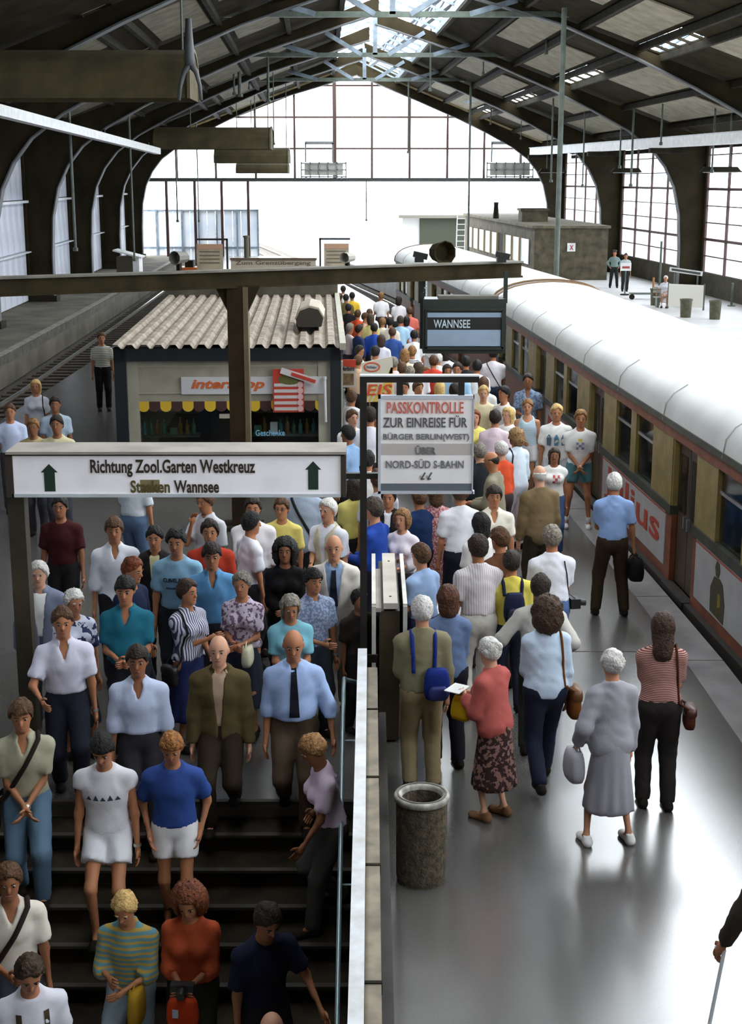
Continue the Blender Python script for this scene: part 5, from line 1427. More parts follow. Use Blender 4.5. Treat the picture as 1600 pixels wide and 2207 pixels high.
def ribbon(mb, pts, w, nrm):
    V = []; pts = [np.asarray(p, float) for p in pts]; o = len(mb.V)
    for i, p in enumerate(pts):
        d = nv(pts[min(i+1, len(pts)-1)] - pts[max(i-1, 0)]); sd = nv(np.cross(d, nrm)) * w / 2; up_ = np.asarray(nrm, float) * 0.004
        for q in (p - sd, p + sd, p + sd + up_, p - sd + up_): mb.V.append(Vector(q))
    for i in range(len(pts) - 1):
        for k in range(4): mb.F.append((o+i*4+k, o+i*4+(k+1)%4, o+(i+1)*4+(k+1)%4, o+(i+1)*4+k))
    mb.F.append((o, o+1, o+2, o+3)); e = o + (len(pts)-1)*4; mb.F.append((e+3, e+2, e+1, e))
def bag_body(mb, c, sx, sy, sz, puff=0.12, n=10, m=6, taper=0.85):
    """soft rounded bag: superellipse rings"""
    o = len(mb.V)
    for j in range(m + 1):
        t = j / m; zz = -sz / 2 + sz * t; k = (1 - abs(2 * t - 1) ** 3 * 0.22) * (1 + (taper - 1) * t)
        for i in range(n * 2):
            a = math.pi * i / n; ca, sa = math.cos(a), math.sin(a)
            mb.V.append(Vector((c[0] + sx / 2 * k * math.copysign(abs(ca) ** 0.6, ca), c[1] + sy / 2 * k * math.copysign(abs(sa) ** 0.6, sa), c[2] + zz)))
    q = n * 2
    for j in range(m):
        for i in range(q): mb.F.append((o+j*q+i, o+j*q+(i+1)%q, o+(j+1)*q+(i+1)%q, o+(j+1)*q+i))
    mb.F.append(tuple(o + i for i in reversed(range(q)))); mb.F.append(tuple(o + m*q + i for i in range(q)))
def bag_thing(P, name, label, cat='bag'):
    return thing(name, label, cat, tuple(P['pos']), P['yaw'])
def shoulder_bag(P, label, side, size=(0.28, 0.11, 0.22), color=(70, 40, 22), cross=False, z=None, fb=0.0, strapw=0.02, name='shoulder_bag', scol=None):
    """bag at the hip on side (+1 right) with a strap over the same or the other shoulder"""
    s, J = P['s'], P['J']; t = bag_thing(P, name, label)
    m = cloth_mat(color); sm = cloth_mat(scol or color)
    zb = (J['hip'][2] if z is None else z); xb = side * (0.17 * s + size[1] / 2 + 0.03)
    mb = MB(); bag_body(mb, (0, 0, 0), size[1], size[0], size[2]); mb.V = [v + Vector((xb, fb, zb - size[2] / 2)) for v in mb.V]
    b = mb.build('bag_body', m, t, world=False, smooth=True)
    mb = MB(); bag_body(mb, (xb + side * 0.004, fb, zb - size[2] * 0.22), size[1] * 1.06, size[0] * 1.0, size[2] * 0.46, taper=0.95); mb.build('flap', mat('flap_%02x%02x%02x' % color, tuple(v * 0.75 for v in srgb(*color)), 0.5), b, world=False, smooth=True)
    xs = (-side if cross else side) * 0.115 * s; zs_ = J['shc'][2] + 0.02 * s
    pf = strap_pts(P, (xs, zs_), (side * 0.150 * s, zb + 0.05), True); pbk = strap_pts(P, (xs, zs_), (side * 0.150 * s, zb + 0.05), False)
    if len(pf) > 2 and len(pbk) > 2:
        topz = max(pf[0][2], pbk[0][2]) + 0.03
        pts = [np.array((xb, fb + size[0] * 0.35, zb - 0.02))] + pf[::-1] + [np.array((xs, (pf[0][1] + pbk[0][1]) / 2, topz + 0.012))] + pbk + [np.array((xb, fb - size[0] * 0.35, zb - 0.02))]
        v, q = tube_q(pts, [strapw / 2] * len(pts)); o = bpy.data.objects.new('strap', np_mesh('strap', v, q, [sm])); col.objects.link(o); o.parent = t
    return t
def hand_bag(P, label, side, size=(0.30, 0.12, 0.22), color=(180, 178, 182), drop=0.16, name='handbag', wrist=False):
    """bag hanging from the hand or, with wrist, from the forearm"""
    s, J = P['s'], P['J']; nm = 'R' if side > 0 else 'L'; t = bag_thing(P, name, label)
    hpt = P['hands'][nm][0] if not wrist else J['el' + nm] * 0.35 + J['wr' + nm] * 0.65
    c = hpt + np.array((side * 0.02, 0, -drop - size[2] / 2)); m = cloth_mat(color)
    mb = MB(); bag_body(mb, tuple(c), size[1], size[0], size[2]); b = mb.build('bag_body', m, t, world=False, smooth=True)
    for sx in (-1, 1):
        p = [c + np.array((sx * size[1] * 0.32, -size[0] * 0.25, size[2] * 0.42)), hpt + np.array((sx * 0.012, -0.05, -0.03)), hpt + np.array((sx * 0.012, 0, 0.012)), hpt + np.array((sx * 0.012, 0.05, -0.03)), c + np.array((sx * size[1] * 0.32, size[0] * 0.25, size[2] * 0.42))]
        v, q = tube_q(p, [0.007] * 5); o = bpy.data.objects.new('handle', np_mesh('handle', v, q, [m])); col.objects.link(o); o.parent = t
    return t
def backpack(P, label, color=(24, 28, 48), size=(0.26, 0.14, 0.36), strapc=None, dz_=0.0, dx=0.0):
    s, J = P['s'], P['J']; t = bag_thing(P, 'backpack', label, 'backpack'); m = cloth_mat(color); sm = cloth_mat(strapc or color)
    zc = J['chest'][2] - 0.06 * s + dz_; yb = hit(P, dx, zc, False) or -0.12
    mb = MB(); bag_body(mb, (dx, yb - size[1] / 2 - 0.005, zc), size[0] * s, size[1] * s, size[2] * s); b = mb.build('pack_body', m, t, world=False, smooth=True)
    mb = MB(); bag_body(mb, (dx, yb - size[1] * s - 0.02, zc - 0.06 * s), size[0] * 0.75 * s, 0.07 * s, size[2] * 0.45 * s); mb.build('front_pocket', mat('pocket_%02x%02x%02x' % color, tuple(v * 0.7 for v in srgb(*color)), 0.6), b, world=False, smooth=True)
    for sx in (-1, 1):
        zs_ = J['shc'][2] + 0.015 * s
        pf = strap_pts(P, (sx * 0.10 * s, zs_), (sx * 0.125 * s, zc - 0.10), True); pb_ = strap_pts(P, (sx * 0.10 * s, zs_), (sx * 0.09 * s, zc + size[2] * 0.3), False)
        if len(pf) > 2 and len(pb_) > 1:
            pts = pf[::-1] + [np.array((sx * 0.10 * s, (pf[0][1] + pb_[0][1]) / 2, zs_ + 0.035))] + pb_
            v, q = tube_q(pts, [0.018] * len(pts)); o = bpy.data.objects.new('strap', np_mesh('strap', v, q, [sm])); col.objects.link(o); o.parent = t
    return t
def watch(P, side):
    J, s = P['J'], P['s']; nm = 'R' if side > 0 else 'L'; d = nv(J['wr' + nm] - J['el' + nm]); c = J['wr' + nm] - d * 0.015
    v, q = tube_q([c - d * 0.012, c + d * 0.012], [0.031 * s, 0.031 * s], 8)
    o = bpy.data.objects.new('wristwatch', np_mesh('wristwatch', v, q, [mat('steel_watch', (0.6, 0.58, 0.52), 0.3, metal=0.8)])); col.objects.link(o); o.parent = P['root']
def glasses(P):
    H, s = P['H'], P['s']; mb = MB()
    for sg in (-1, 1):
        pts = [tuple(H((sg * 0.033 + 0.021 * math.cos(a), 0.105 - 0.01 * abs(math.cos(a)), 0.012 + 0.017 * math.sin(a)))) for a in np.linspace(0, 2 * math.pi, 11)]
        mb.tube(pts, 0.0022, 5, False); mb.tube([tuple(H((sg * 0.055, 0.095, 0.016))), tuple(H((sg * 0.082, 0.0, 0.012)))], 0.002, 5)
    mb.tube([tuple(H((-0.012, 0.106, 0.014))), tuple(H((0.012, 0.106, 0.014)))], 0.002, 5)
    mb.build('glasses', BLACK, P['root'], world=False)
# ------------------------------------------------------------------ the people, nearest part of the platform first
W_ = (238, 236, 232); LBL = (150, 178, 222); CREAM = (226, 216, 190); NAVY = (26, 32, 58); BLK = (24, 22, 22); JEAN = (62, 84, 122); LJEAN = (128, 150, 180)
GP, GS, GC, GF = 'passengers on the platform beside the train', 'passengers coming down the stairs', 'crowd pressing along the train', 'people around the kiosk'
P = person(1325, 1020, 'grey haired man in light blue polo walking away beside the train', face=2, top=(140, 168, 214), bot=(52, 40, 28), hair='short', hc='wh', skin='b', arms=('bent', 'carry'), legs='apart', collar=True, hem=0.05, group=GP)
hand_bag(P, 'black sports bag held by the man in the light blue polo', 1, (0.40, 0.20, 0.26), (20, 19, 18), 0.06, 'sports_bag')
P = person(1430, 1318, 'brown haired woman in red striped pullover with shoulder bag', h=1.70, face=3, top=(196, 150, 142), tpat='hstripe', tc2=(92, 52, 44), sleeve='short', bot=(40, 36, 34), hair='long', hc=(58, 36, 22), sex='f', skin='b', arms=('clasp', 'bent'), group=GP, hem=0.02)
shoulder_bag(P, 'small brown leather bag of the woman in the striped pullover', 1, (0.22, 0.10, 0.18), (78, 36, 24))
P = person(1320, 1400, 'white haired old woman in grey suit with pleated skirt', h=1.60, face=-12, top=(226, 224, 226), kind='skirt', bot=(150, 148, 156), hair='white', hc='wh', sex='f', skin='a', build=1.0, arms=((0.10, 0.10, -0.46), 'down'), jacket=dict(color=(158, 156, 164), hem=0.17, open=0.03), shoe=(232, 230, 228), group=GP, legs='apart')
hand_bag(P, 'pale grey handbag hanging from the arm of the woman in the grey suit', -1, (0.28, 0.14, 0.24), (168, 166, 172), 0.03, 'handbag')
P = person(1178, 1286, 'woman with big dark curly hair and pale blue jumper', h=1.72, face=-8, top=(196, 214, 234), sleeve='long', bot=(34, 38, 58), hair='bigcurl', hc=(64, 42, 26), sex='f', skin='b', arms=('bent', 'down'), legs='walk2', hem=0.13, group=GP, build=1.08)
shoulder_bag(P, 'tan leather shoulder bag beside the pale blue jumper', 1, (0.26, 0.11, 0.26), (118, 70, 30))
P = person(1052, 1376, 'small old woman in salmon red cardigan and flowered skirt', h=1.54, face=-50, top=(220, 210, 205), kind='skirt', bot=(52, 36, 34), bpat='floral', bc2=(140, 104, 96), hair='bun', hc='wh', sex='f', skin='c', build=1.05, arms=('hold', 'hold'), jacket=dict(color=(176, 88, 82), hem=0.14, open=0.02), shoe=(120, 86, 60), group=GP, lean=6)
t = bag_thing(P, 'plastic_bag', 'yellow plastic bag held by the woman in the red cardigan')
hb = P['hands']['L'][0]; mb = MB(); bag_body(mb, (hb[0], hb[1] + 0.03, hb[2] - 0.12), 0.10, 0.20, 0.20, taper=0.7); mb.build('bag_body', cloth_mat((222, 172, 30)), t, world=False, smooth=True)
t = bag_thing(P, 'paper_sheet', 'white folded paper in the hand of the woman in the red cardigan', 'paper')
hb = P['hands']['L'][0]; mb = MB(); mb.bar((hb[0] - 0.09, hb[1] + 0.06, hb[2] + 0.03), (hb[0] + 0.09, hb[1] + 0.08, hb[2] + 0.04), 0.14, 0.006); mb.build('sheet', WHITE_PAINT, t, world=False)
P = person(910, 1286, 'grey haired man in olive hooded jacket behind the display case', h=1.72, face=-6, top=(150, 140, 110), bot=(150, 132, 100), hair='short', hc='wh', skin='a', arms=('bent', 'down'), jacket=dict(color=(126, 120, 94), hem=0.06, open=0.0), legs='stand', group=GP)
backpack(P, 'blue daypack low on the back of the man in the olive jacket', (26, 44, 120), (0.24, 0.12, 0.26), dz_=-0.16, dx=0.10)
P = person(965, 1260, 'woman with thick brown bob in blue denim jacket', h=1.68, face=-10, top=(98, 116, 150), sleeve='long', bot=(30, 30, 40), hair='bob', hc=(78, 44, 24), sex='f', skin='b', arms=('bent', 'bent'), hem=0.10, group=GP)
P = person(1030, 1153, 'dark haired man in white striped shirt and white trousers', h=1.80, face=-14, top=(226, 220, 222), tpat='vstripe', tc2=(196, 186, 190), bot=(214, 208, 198), hair='short', hc=(46, 30, 20), skin='b', arms=('down', 'bent'), hem=0.0, collar=True, group=GP)
P = person(1190, 1133, 'grey haired man in white short sleeved shirt with a camera', h=1.76, face=-8, top=(226, 228, 236), bot=(84, 106, 150), hair='short', hc='gr', skin='b', arms=('bent', 'bent'), hem=0.0, collar=True, group=GP, build=1.06)
t = bag_thing(P, 'camera', 'black camera hanging at the hip of the man in the white shirt', 'camera')
x0 = 0.235; zc = P['J']['hip'][2] + 0.03; MB().box(x0 - 0.05, x0 + 0.05, -0.08, 0.07, zc - 0.05, zc + 0.05).build('camera_body', BLACK, t, world=False); MB().tube([(x0 + 0.04, 0, zc), (x0 + 0.12, 0.0, zc - 0.01)], 0.035, 12).build('lens', BLACK, t, world=False)
pf = strap_pts(P, (0.11, P['J']['shc'][2]), (0.17, zc + 0.1), False)
if len(pf) > 2: MB().tube([tuple(q) for q in pf] + [(x0, -0.05, zc + 0.05)], 0.006, 6).build('strap', BLACK, t, world=False)
P = person(1103, 1188, 'dark haired boy in yellow shirt with navy backpack', h=1.62, face=-5, top=(222, 204, 92), bot=(40, 44, 60), hair='short', hc='dk', skin='b', arms=('bent', 'bent'), group=GP)
backpack(P, 'small navy backpack on the boy in the yellow shirt', (30, 36, 62), (0.24, 0.13, 0.30))
P = person(1166, 1238, 'dark haired man in pale shirt with rolled sleeves behind the curly woman', h=1.70, face=5, top=(188, 184, 176), sleeve='elbow', bot=(52, 50, 48), hair='short', hc='dk', skin='b', arms=('out', 'hip'), group=GP)
P = person(905, 1172, 'brown haired boy in light blue shirt turned to the stairs', h=1.66, face=-48, top=(156, 182, 220), bot=(50, 60, 90), hair='side', hc='br', skin='a', arms=('bent', 'down'), group=GP)
P = person(1076, 1137, 'brown haired young man in dark jacket looking across the platform', h=1.70, face=-40, top=(216, 206, 196), bot=(44, 38, 34), hair='short', hc='br', skin='b', arms=('down', 'bent'), jacket=dict(color=(92, 58, 36), open=0.03), group=GP)
P = person(1036, 1104, 'dark haired woman in white blouse under the grey sign', h=1.70, face=-20, top=W_, bot=(46, 44, 50), hair='bob', hc='bk', sex='f', skin='b', arms=('down', 'bent'), group=GP)
P = person(992, 1038, 'person in white shirt and dark jeans half hidden by the grey sign', h=1.80, face=-10, top=(226, 226, 232), bot=(28, 30, 42), hair='short', hc='br', skin='b', arms=('down', 'hip'), group=GP)
P = person(938, 1040, 'woman in pink flowered dress below the grey sign', h=1.68, face=-15, top=(206, 160, 160), tpat='check', tc2=(150, 92, 96), kind='dress', bot=(206, 160, 160), bpat='check', bc2=(150, 92, 96), hair='bob', hc='br', sex='f', skin='b', arms=('down', 'bent'), shoe=(190, 170, 150), group=GP)
P = person(902, 1052, 'person in dark blue raincoat below the grey sign', h=1.64, face=-30, top=(30, 52, 92), sleeve='long', bot=(28, 30, 38), hair='short', hc='br', skin='b', arms=('bent', 'bent'), hem=0.25, group=GP)
P = person(866, 1098, 'woman with fluffy light brown hair and white blouse facing the stairs', h=1.60, face=205, top=(226, 216, 224), sleeve='elbow', bot=(60, 56, 60), hair='curly', hc='lb', sex='f', skin='a', arms=('bent', 'chest'), group=GP)
P = person(803, 1073, 'man in royal blue jumper beside the black post', h=1.78, face=-62, top=(34, 66, 150), sleeve='long', bot=(36, 36, 46), hair='short', hc=(72, 60, 50), skin='a', arms=('bent', 'bent'), group=GP, hem=0.08)
P = person(838, 1052, 'dark haired man in black jacket with white collar', h=1.66, face=190, top=(220, 220, 226), bot=BLK, hair='short', hc='bk', skin='b', arms=('down', 'bent'), jacket=dict(color=(28, 27, 30), open=0.04), collar=True, group=GP)
P = person(764, 1028, 'person in pale yellow shirt with dark skirt by the sign end', h=1.66, face=-8, top=(220, 206, 118), bot=(32, 28, 28), kind='skirt', hair='bob', hc='dk', sex='f', skin='b', arms=('bent', 'bent'), group=GP)
P = person(1066, 1048, 'young man in cream shirt facing the viewer near the bald man', h=1.72, face=178, top=(228, 222, 206), bot=(60, 56, 52), hair='side', hc='dk', skin='b', arms=('down', 'down'), collar=True, neck='v', group=GP)
P = person(1163, 1003, 'bald white haired man in long brown jacket seen from behind', h=1.76, face=-14, top=(150, 140, 120), bot=(52, 44, 34), hair='bald', hc='wh', skin='c', arms=('down', 'down'), jacket=dict(color=(116, 98, 70), hem=0.28, open=0.0), group=GP, build=1.05)
P = person(1054, 974, 'balding man in olive grey jacket looking down', h=1.76, face=-70, hp=16, top=(120, 140, 96), bot=(70, 64, 54), hair='bald', hc='dk', skin='b', arms=('bent', 'bent'), jacket=dict(color=(140, 132, 112), hem=0.22, open=0.03), group=GC, lod=1)
P = person(1079, 952, 'white haired person in orange red top behind the balding man', h=1.66, face=-40, top=(206, 78, 44), sleeve='long', bot=(60, 50, 50), hair='white', hc='wh', sex='f', skin='c', arms=('down', 'down'), group=GC, lod=1)
P = person(1110, 922, 'woman with light curly hair and loose white shirt facing the stairs', h=1.74, face=-34, hy=-25, top=(214, 226, 238), sleeve='elbow', bot=(226, 214, 216), hair='curly', hc=(150, 116, 76), sex='f', skin='b', arms=('bent', 'down'), hem=0.30, group=GC, lod=0)
shoulder_bag(P, 'black shoulder bag under the arm of the woman in the loose white shirt', -1, (0.24, 0.09, 0.22), (24, 22, 24))
P = person(1196, 966, 'girl with long dark hair in white printed shirt', h=1.52, face=184, top=W_, bot=(74, 100, 146), hair='long', hc=(44, 28, 18), sex='f', skin='d', arms=('down', 'down'), sleeve='cap', group=GP)
decal(P, 'shirt_print', grid_rect(-0.08, 0.02, P['J']['chest'][2] - 0.06, P['J']['chest'][2] + 0.06, 3, 3)[::2], cloth_mat((206, 92, 92)))
P = person(1201, 872, 'blond man in white shirt printed with grey figures', h=1.80, face=184, top=W_, bot=(206, 206, 212), kind='shorts', hair='short', hc='bl', skin='b', arms=('down', 'down'), hem=0.10, group=GP, build=1.08, legs='apart', socks=(230, 230, 230), shoe=(226, 226, 226))
z_ = P['J']['chest'][2]
for k in (-0.11, 0.0, 0.11): decal(P, 'shirt_print', [[(k - 0.03, z_ - 0.12), (k + 0.03, z_ - 0.12), (k + 0.035, z_ + 0.0), (k - 0.035, z_ + 0.0)], [(k - 0.035, z_), (k + 0.035, z_), (k + 0.012, z_ + 0.05), (k - 0.012, z_ + 0.05)]], cloth_mat((104, 124, 140) if k else (96, 144, 176)))
P = person(1253, 884, 'man in white printed shirt and short teal shorts beside the train', h=1.80, face=186, top=W_, bot=(84, 128, 132), kind='shorts', hair='short', hc='lb', skin='b', arms=('clasp', 'clasp'), legs='apart', hem=0.04, group=GP, socks=(220, 220, 220), shoe=(226, 226, 226))
watch(P, -1); z_ = P['J']['chest'][2]; decal(P, 'shirt_print', grid_rect(-0.06, 0.06, z_ - 0.08, z_ + 0.03, 3, 3)[::2], cloth_mat((150, 140, 180))); decal(P, 'shirt_print', grid_rect(-0.03, 0.03, z_ + 0.04, z_ + 0.08, 2, 2), cloth_mat((226, 200, 90)))
P = person(1138, 861, 'person in striped sleeveless top and white shorts', h=1.68, face=190, top=(222, 232, 240), tpat='hstripe', tc2=(150, 190, 216), sleeve='none', kind='shorts', bot=(232, 232, 236), hair='short', hc='lb', skin='a', arms=('down', 'bent'), group=GC)
P = person(1139, 806, 'dark haired man in blue patterned shirt beside the train door', h=1.80, face=190, top=(146, 164, 190), tpat='floral', tc2=(104, 122, 150), bot=(40, 40, 46), hair='short', hc='dk', skin='d', arms=('down', 'bent'), collar=True, neck='v', group=GC, lod=1, hem=0.12)
P = person(1086, 833, 'dark haired man in white shirt with thin strap looking to the stairs', h=1.80, face=232, top=W_, bot=(60, 60, 70), hair='short', hc='bk', skin='b', arms=('down', 'bent'), group=GC, lod=1)
P = person(1043, 832, 'blond man in cream shirt at the sign edge facing the viewer', h=1.76, face=185, top=(226, 214, 176), bot=(70, 64, 60), hair='short', hc='bl', skin='c', arms=('down', 'down'), group=GC, lod=1)
P = person(1068, 884, 'dark haired man in pale pink shirt seen from behind', h=1.74, face=5, top=(220, 198, 206), bot=(70, 66, 70), hair='short', hc='dk', skin='b', arms=('down', 'down'), group=GC, lod=1)
P = person(1095, 878, 'grey blond person in white blouse looking towards the stairs', h=1.68, face=225, top=W_, bot=(70, 66, 70), hair='bob', hc='bl', sex='f', skin='c', arms=('down', 'down'), group=GC, lod=1)
P = person(1024, 884, 'red haired woman in yellow top at the sign edge', h=1.64, face=180, top=(226, 212, 110), bot=(70, 66, 70), hair='bob', hc='rd', sex='f', skin='c', group=GC, lod=1)
P = person(1033, 956, 'grey haired person in dark coat right at the grey sign edge', h=1.68, face=-30, top=(34, 36, 40), sleeve='long', bot=(34, 32, 34), hair='short', hc='gr', skin='c', group=GC, lod=1)
P = person(1064, 748, 'man in white shirt with dark diagonal strap seen from behind', h=1.84, face=5, top=(230, 226, 232), bot=(50, 60, 84), hair='short', hc='dk', skin='b', arms=('down', 'bent'), group=GC, lod=1)
shoulder_bag(P, 'dark bag of the man with the diagonal strap', 1, (0.24, 0.1, 0.2), (40, 28, 22), cross=True)
P = person(1029, 776, 'dark haired man in plain white shirt seen from behind', h=1.78, face=3, top=(236, 234, 236), bot=(60, 60, 66), hair='short', hc='bk', skin='b', group=GC, lod=1)
P = person(1043, 812, 'brown haired person behind the blond man in the cream shirt', h=1.74, face=10, top=(220, 216, 214), bot=(60, 60, 66), hair='bob', hc='br', skin='b', group=GC, lod=1)
# crowd seen over the grey sign's arm
for (x_, y_, lab, tp, hc_, hr_, fc, kw) in (
    (889, 746, 'blond man in white shirt with dark stripes across the shoulders', (228, 224, 218), 'lb', 'short', 4, dict(tpat='wide', tc2=(60, 60, 84))),
    (867, 781, 'brown haired person left of the grey blond head above the sign arm', (214, 200, 200), 'br', 'short', 0, {}),
    (884, 790, 'grey blond person right above the sign arm', (224, 220, 216), 'gr', 'short', 5, {}),
    (902, 780, 'dark brown haired woman in pale top above the sign arm', (220, 214, 216), (64, 50, 30), 'bob', 0, dict(sex='f', h=1.74)),
    (935, 766, 'brown haired man in red shirt seen from behind', (206, 70, 56), 'br', 'short', 8, {}),
    (945, 762, 'person in white sun hat beyond the man in red', (220, 218, 214), 'wh', 'white', 0, dict(h=1.64)),
    (965, 786, 'dark haired woman looking down beside the man in red', (214, 190, 186), 'dk', 'bob', 170, dict(sex='f', hp=20, h=1.62)),
    (986, 782, 'dark haired man in light blue shirt under the destination sign', (160, 196, 226), 'dk', 'short', 190, dict(h=1.84)),
    (920, 792, 'sandy haired child between the red shirt and the dark woman', (224, 216, 200), 'lb', 'short', 0, dict(h=1.48)),
    (1005, 768, 'man in dark clothes below the destination sign', (40, 38, 40), 'bk', 'short', 0, {}),
    (872, 752, 'beige dressed woman left of the striped blond man', (214, 196, 170), 'lb', 'bob', -10, dict(sex='f')),
    (962, 748, 'woman in white blouse half under the destination sign', (226, 224, 230), 'dk', 'bob', 10, dict(sex='f')),
    (902, 822, 'person in pale shirt framed by the sign arm, left one', (222, 222, 226), 'br', 'short', 150, {}),
    (872, 822, 'rosy faced woman framed by the sign arm beside the black post', (236, 232, 232), 'dk', 'short', 180, dict(sex='f', h=1.62)),
    (948, 822, 'fair haired woman in white framed by the sign arm', (232, 228, 220), 'bl', 'bob', 0, dict(sex='f')),
    (982, 826, 'dark haired man in pale shirt framed by the sign arm, right one', (226, 222, 220), 'dk', 'short', 20, dict(h=1.84))):
    k_ = dict(h=1.74, face=fc, top=tp, bot=(56, 54, 60), hair=hr_, hc=hc_, skin='b', group=GC, lod=1); k_.update(kw); person(x_, y_, lab, **k_)
# far end of the crowd between kiosk and train
for (x_, y_, lab, tp, hc_, hr_, fc, kw) in (
    (740, 616, 'farthest dark haired person in white by the kiosk roof edge', (230, 228, 224), 'dk', 'short', 0, {}),
    (733, 632, 'brown haired person in dull green tucked beside the kiosk', (110, 104, 70), 'br', 'short', 10, {}),
    (746, 634, 'dark haired man in olive vest beside the yellow shirt', (104, 92, 56), 'bk', 'short', 0, {}),
    (759, 630, 'dark haired man in bright yellow shirt far down the platform', (222, 184, 56), 'bk', 'short', -10, {}),
    (751, 655, 'person in black top in front of the yellow shirt', (26, 24, 24), 'bk', 'short', 0, {}),
    (772, 668, 'person in orange red jumper far down the platform', (206, 74, 40), 'br', 'short', 20, dict(sleeve='long')),
    (822, 630, 'fair haired man in white shirt nearest the empty track', (240, 238, 240), 'lb', 'short', 0, {}),
    (860, 638, 'dark haired woman in white shirt next to the far train car', (238, 232, 236), 'dk', 'bob', 5, dict(sex='f')),
    (884, 662, 'brown haired person in coral shirt next to the far train car', (212, 108, 92), 'br', 'short', 0, {}),
    (797, 666, 'small brown head left of the fair haired man', (222, 216, 214), 'br', 'short', 0, {}),
    (789, 674, 'dark haired person looking aside behind the pale yellow shirt', (190, 150, 130), 'br', 'short', 90, {}),
    (799, 676, 'brown haired woman in pale yellow shirt', (214, 200, 132), (72, 56, 34), 'bob', 0, dict(sex='f', h=1.80)),
    (825, 685, 'sandy haired man in cream shirt', (230, 222, 204), 'lb', 'short', 0, dict(h=1.66)),
    (841, 684, 'dark haired man in cream shirt with backpack straps', (228, 216, 196), 'bk', 'short', 8, dict(h=1.80)),
    (863, 681, 'dark haired man in light blue shirt near the train', (168, 204, 228), (58, 48, 30), 'short', 0, {}),
    (877, 682, 'dark haired woman in lavender top near the train', (176, 182, 222), 'bk', 'bob', 6, dict(sex='f', h=1.60)),
    (807, 697, 'dark haired man in royal blue jumper in the middle of the crowd', (40, 76, 164), 'bk', 'short', 4, dict(sleeve='long')),
    (822, 721, 'woman with dark brown bob and pale lilac shirt', (214, 210, 226), (62, 44, 30), 'bob', 0, dict(sex='f')),
    (735, 688, 'bald man in dark suit beside the kiosk wall', (200, 200, 204), 'gr', 'bald', 100, dict(jacket=dict(color=(44, 46, 48), open=0.04))),
    (756, 697, 'grey haired man in pinkish white shirt by the dark suit', (222, 204, 204), 'gr', 'short', 60, {}),
    (776, 700, 'man in navy jacket between the kiosk and the blue jumper', (40, 54, 92), 'dk', 'short', 60, dict(sleeve='long')),
    (777, 745, 'dark haired man with glasses above the ice cream banner', (200, 204, 196), 'dk', 'short', 110, {}),
    (810, 746, 'dark haired man in white shirt behind the ice cream banner', (232, 230, 232), 'bk', 'short', 20, dict(h=1.84)),
    (893, 712, 'dark haired man in white shirt at the destination sign edge', (236, 234, 236), 'bk', 'short', 0, {}),
    (773, 766, 'brown haired person directly behind the ice cream banner', (206, 176, 150), 'br', 'short', 30, {}),
    (849, 770, 'greenish brown haired person at the banner edge in pink', (226, 196, 206), 'gr', 'short', 0, {}),
    (846, 706, 'person in blue denim shirt right of the lilac shirt', (54, 84, 150), 'br', 'short', 0, {})):
    k_ = dict(h=1.74, face=fc, top=tp, bot=(56, 54, 60), hair=hr_, hc=hc_, skin='b', group=GC, lod=2); k_.update(kw); P = person(x_, y_, lab, **k_)
    if 'glasses' in lab: glasses(P)
# between kiosk and black post
P = person(760, 884, 'brown haired man in white shirt facing right by the kiosk corner', h=1.76, face=150, top=W_, bot=(70, 66, 64), hair='short', hc='br', skin='c', group=GF, lod=1)
P = person(748, 918, 'dark haired man in light blue shirt below the kiosk corner', h=1.74, face=-60, top=(140, 172, 210), bot=(30, 28, 30), hair='short', hc='bk', skin='d', group=GF, lod=0)
P = person(798, 878, 'dark haired man in white shirt between post and grey sign', h=1.86, face=0, top=(232, 230, 240), bot=(46, 44, 48), hair='short', hc='dk', skin='b', group=GF, lod=1)
P = person(815, 884, 'brown faced man half behind the left edge of the grey sign', h=1.66, face=210, top=(190, 150, 90), bot=(46, 44, 48), hair='short', hc='br', skin='a', group=GF, lod=1)
P = person(794, 972, 'dark haired man in white shirt below the cross bar of the post', h=1.72, face=8, top=W_, bot=(28, 26, 30), hair='short', hc='bk', skin='b', group=GF)
P = person(759, 842, 'person in loose white shirt under the cigarette sign', h=1.72, face=20, top=(236, 234, 238), bot=(60, 58, 66), hair='short', hc='br', skin='b', group=GF, lod=1)
P = person(814, 1012, 'person in pale grey shirt between black post and sign', h=1.78, face=-20, top=(196, 196, 204), bot=(60, 58, 60), hair='short', hc='br', skin='b', group=GF)
# ---------------- stairs: upper rows facing the viewer
P = person(82, 1212, 'white haired old person in grey blue jacket at the sign post', h=1.64, face=176, top=W_, bot=(96, 96, 104), hair='white', hc='wh', skin='c', jacket=dict(color=(118, 124, 146), hem=0.22, open=0.07), group=GS, build=1.06)
P = person(160, 1274, 'white haired woman in white blouse with navy flowers', h=1.58, face=150, hp=18, top=(206, 210, 226), tpat='bigfloral', tc2=(48, 54, 88), bot=(40, 40, 50), kind='skirt', hair='curlshort', hc='wh', sex='f', skin='b', group=GS)
P = person(132, 1311, 'brown haired man in pale lilac polo with hands out', h=1.76, face=168, top=(208, 206, 222), bot=(30, 32, 44), hair='short', hc='br', skin='b', arms=('down', 'fwd'), legs='walk', collar=True, neck='v', hem=-0.02, group=GS, hp=10); watch(P, -1)
P = person(268, 1245, 'stout dark haired man in teal polo with hand on his belly', h=1.74, face=178, top=(28, 98, 118), bot=(34, 34, 40), hair='side', hc='bk', skin='b', arms=('bent', 'bent'), collar=True, neck='v', group=GS, build=1.12, hp=12)
P = person(290, 1204, 'red haired person in navy shirt turning aside', h=1.70, face=115, top=(26, 34, 62), bot=(30, 30, 36), hair='short', hc='rd', skin='b', group=GS, hp=10)
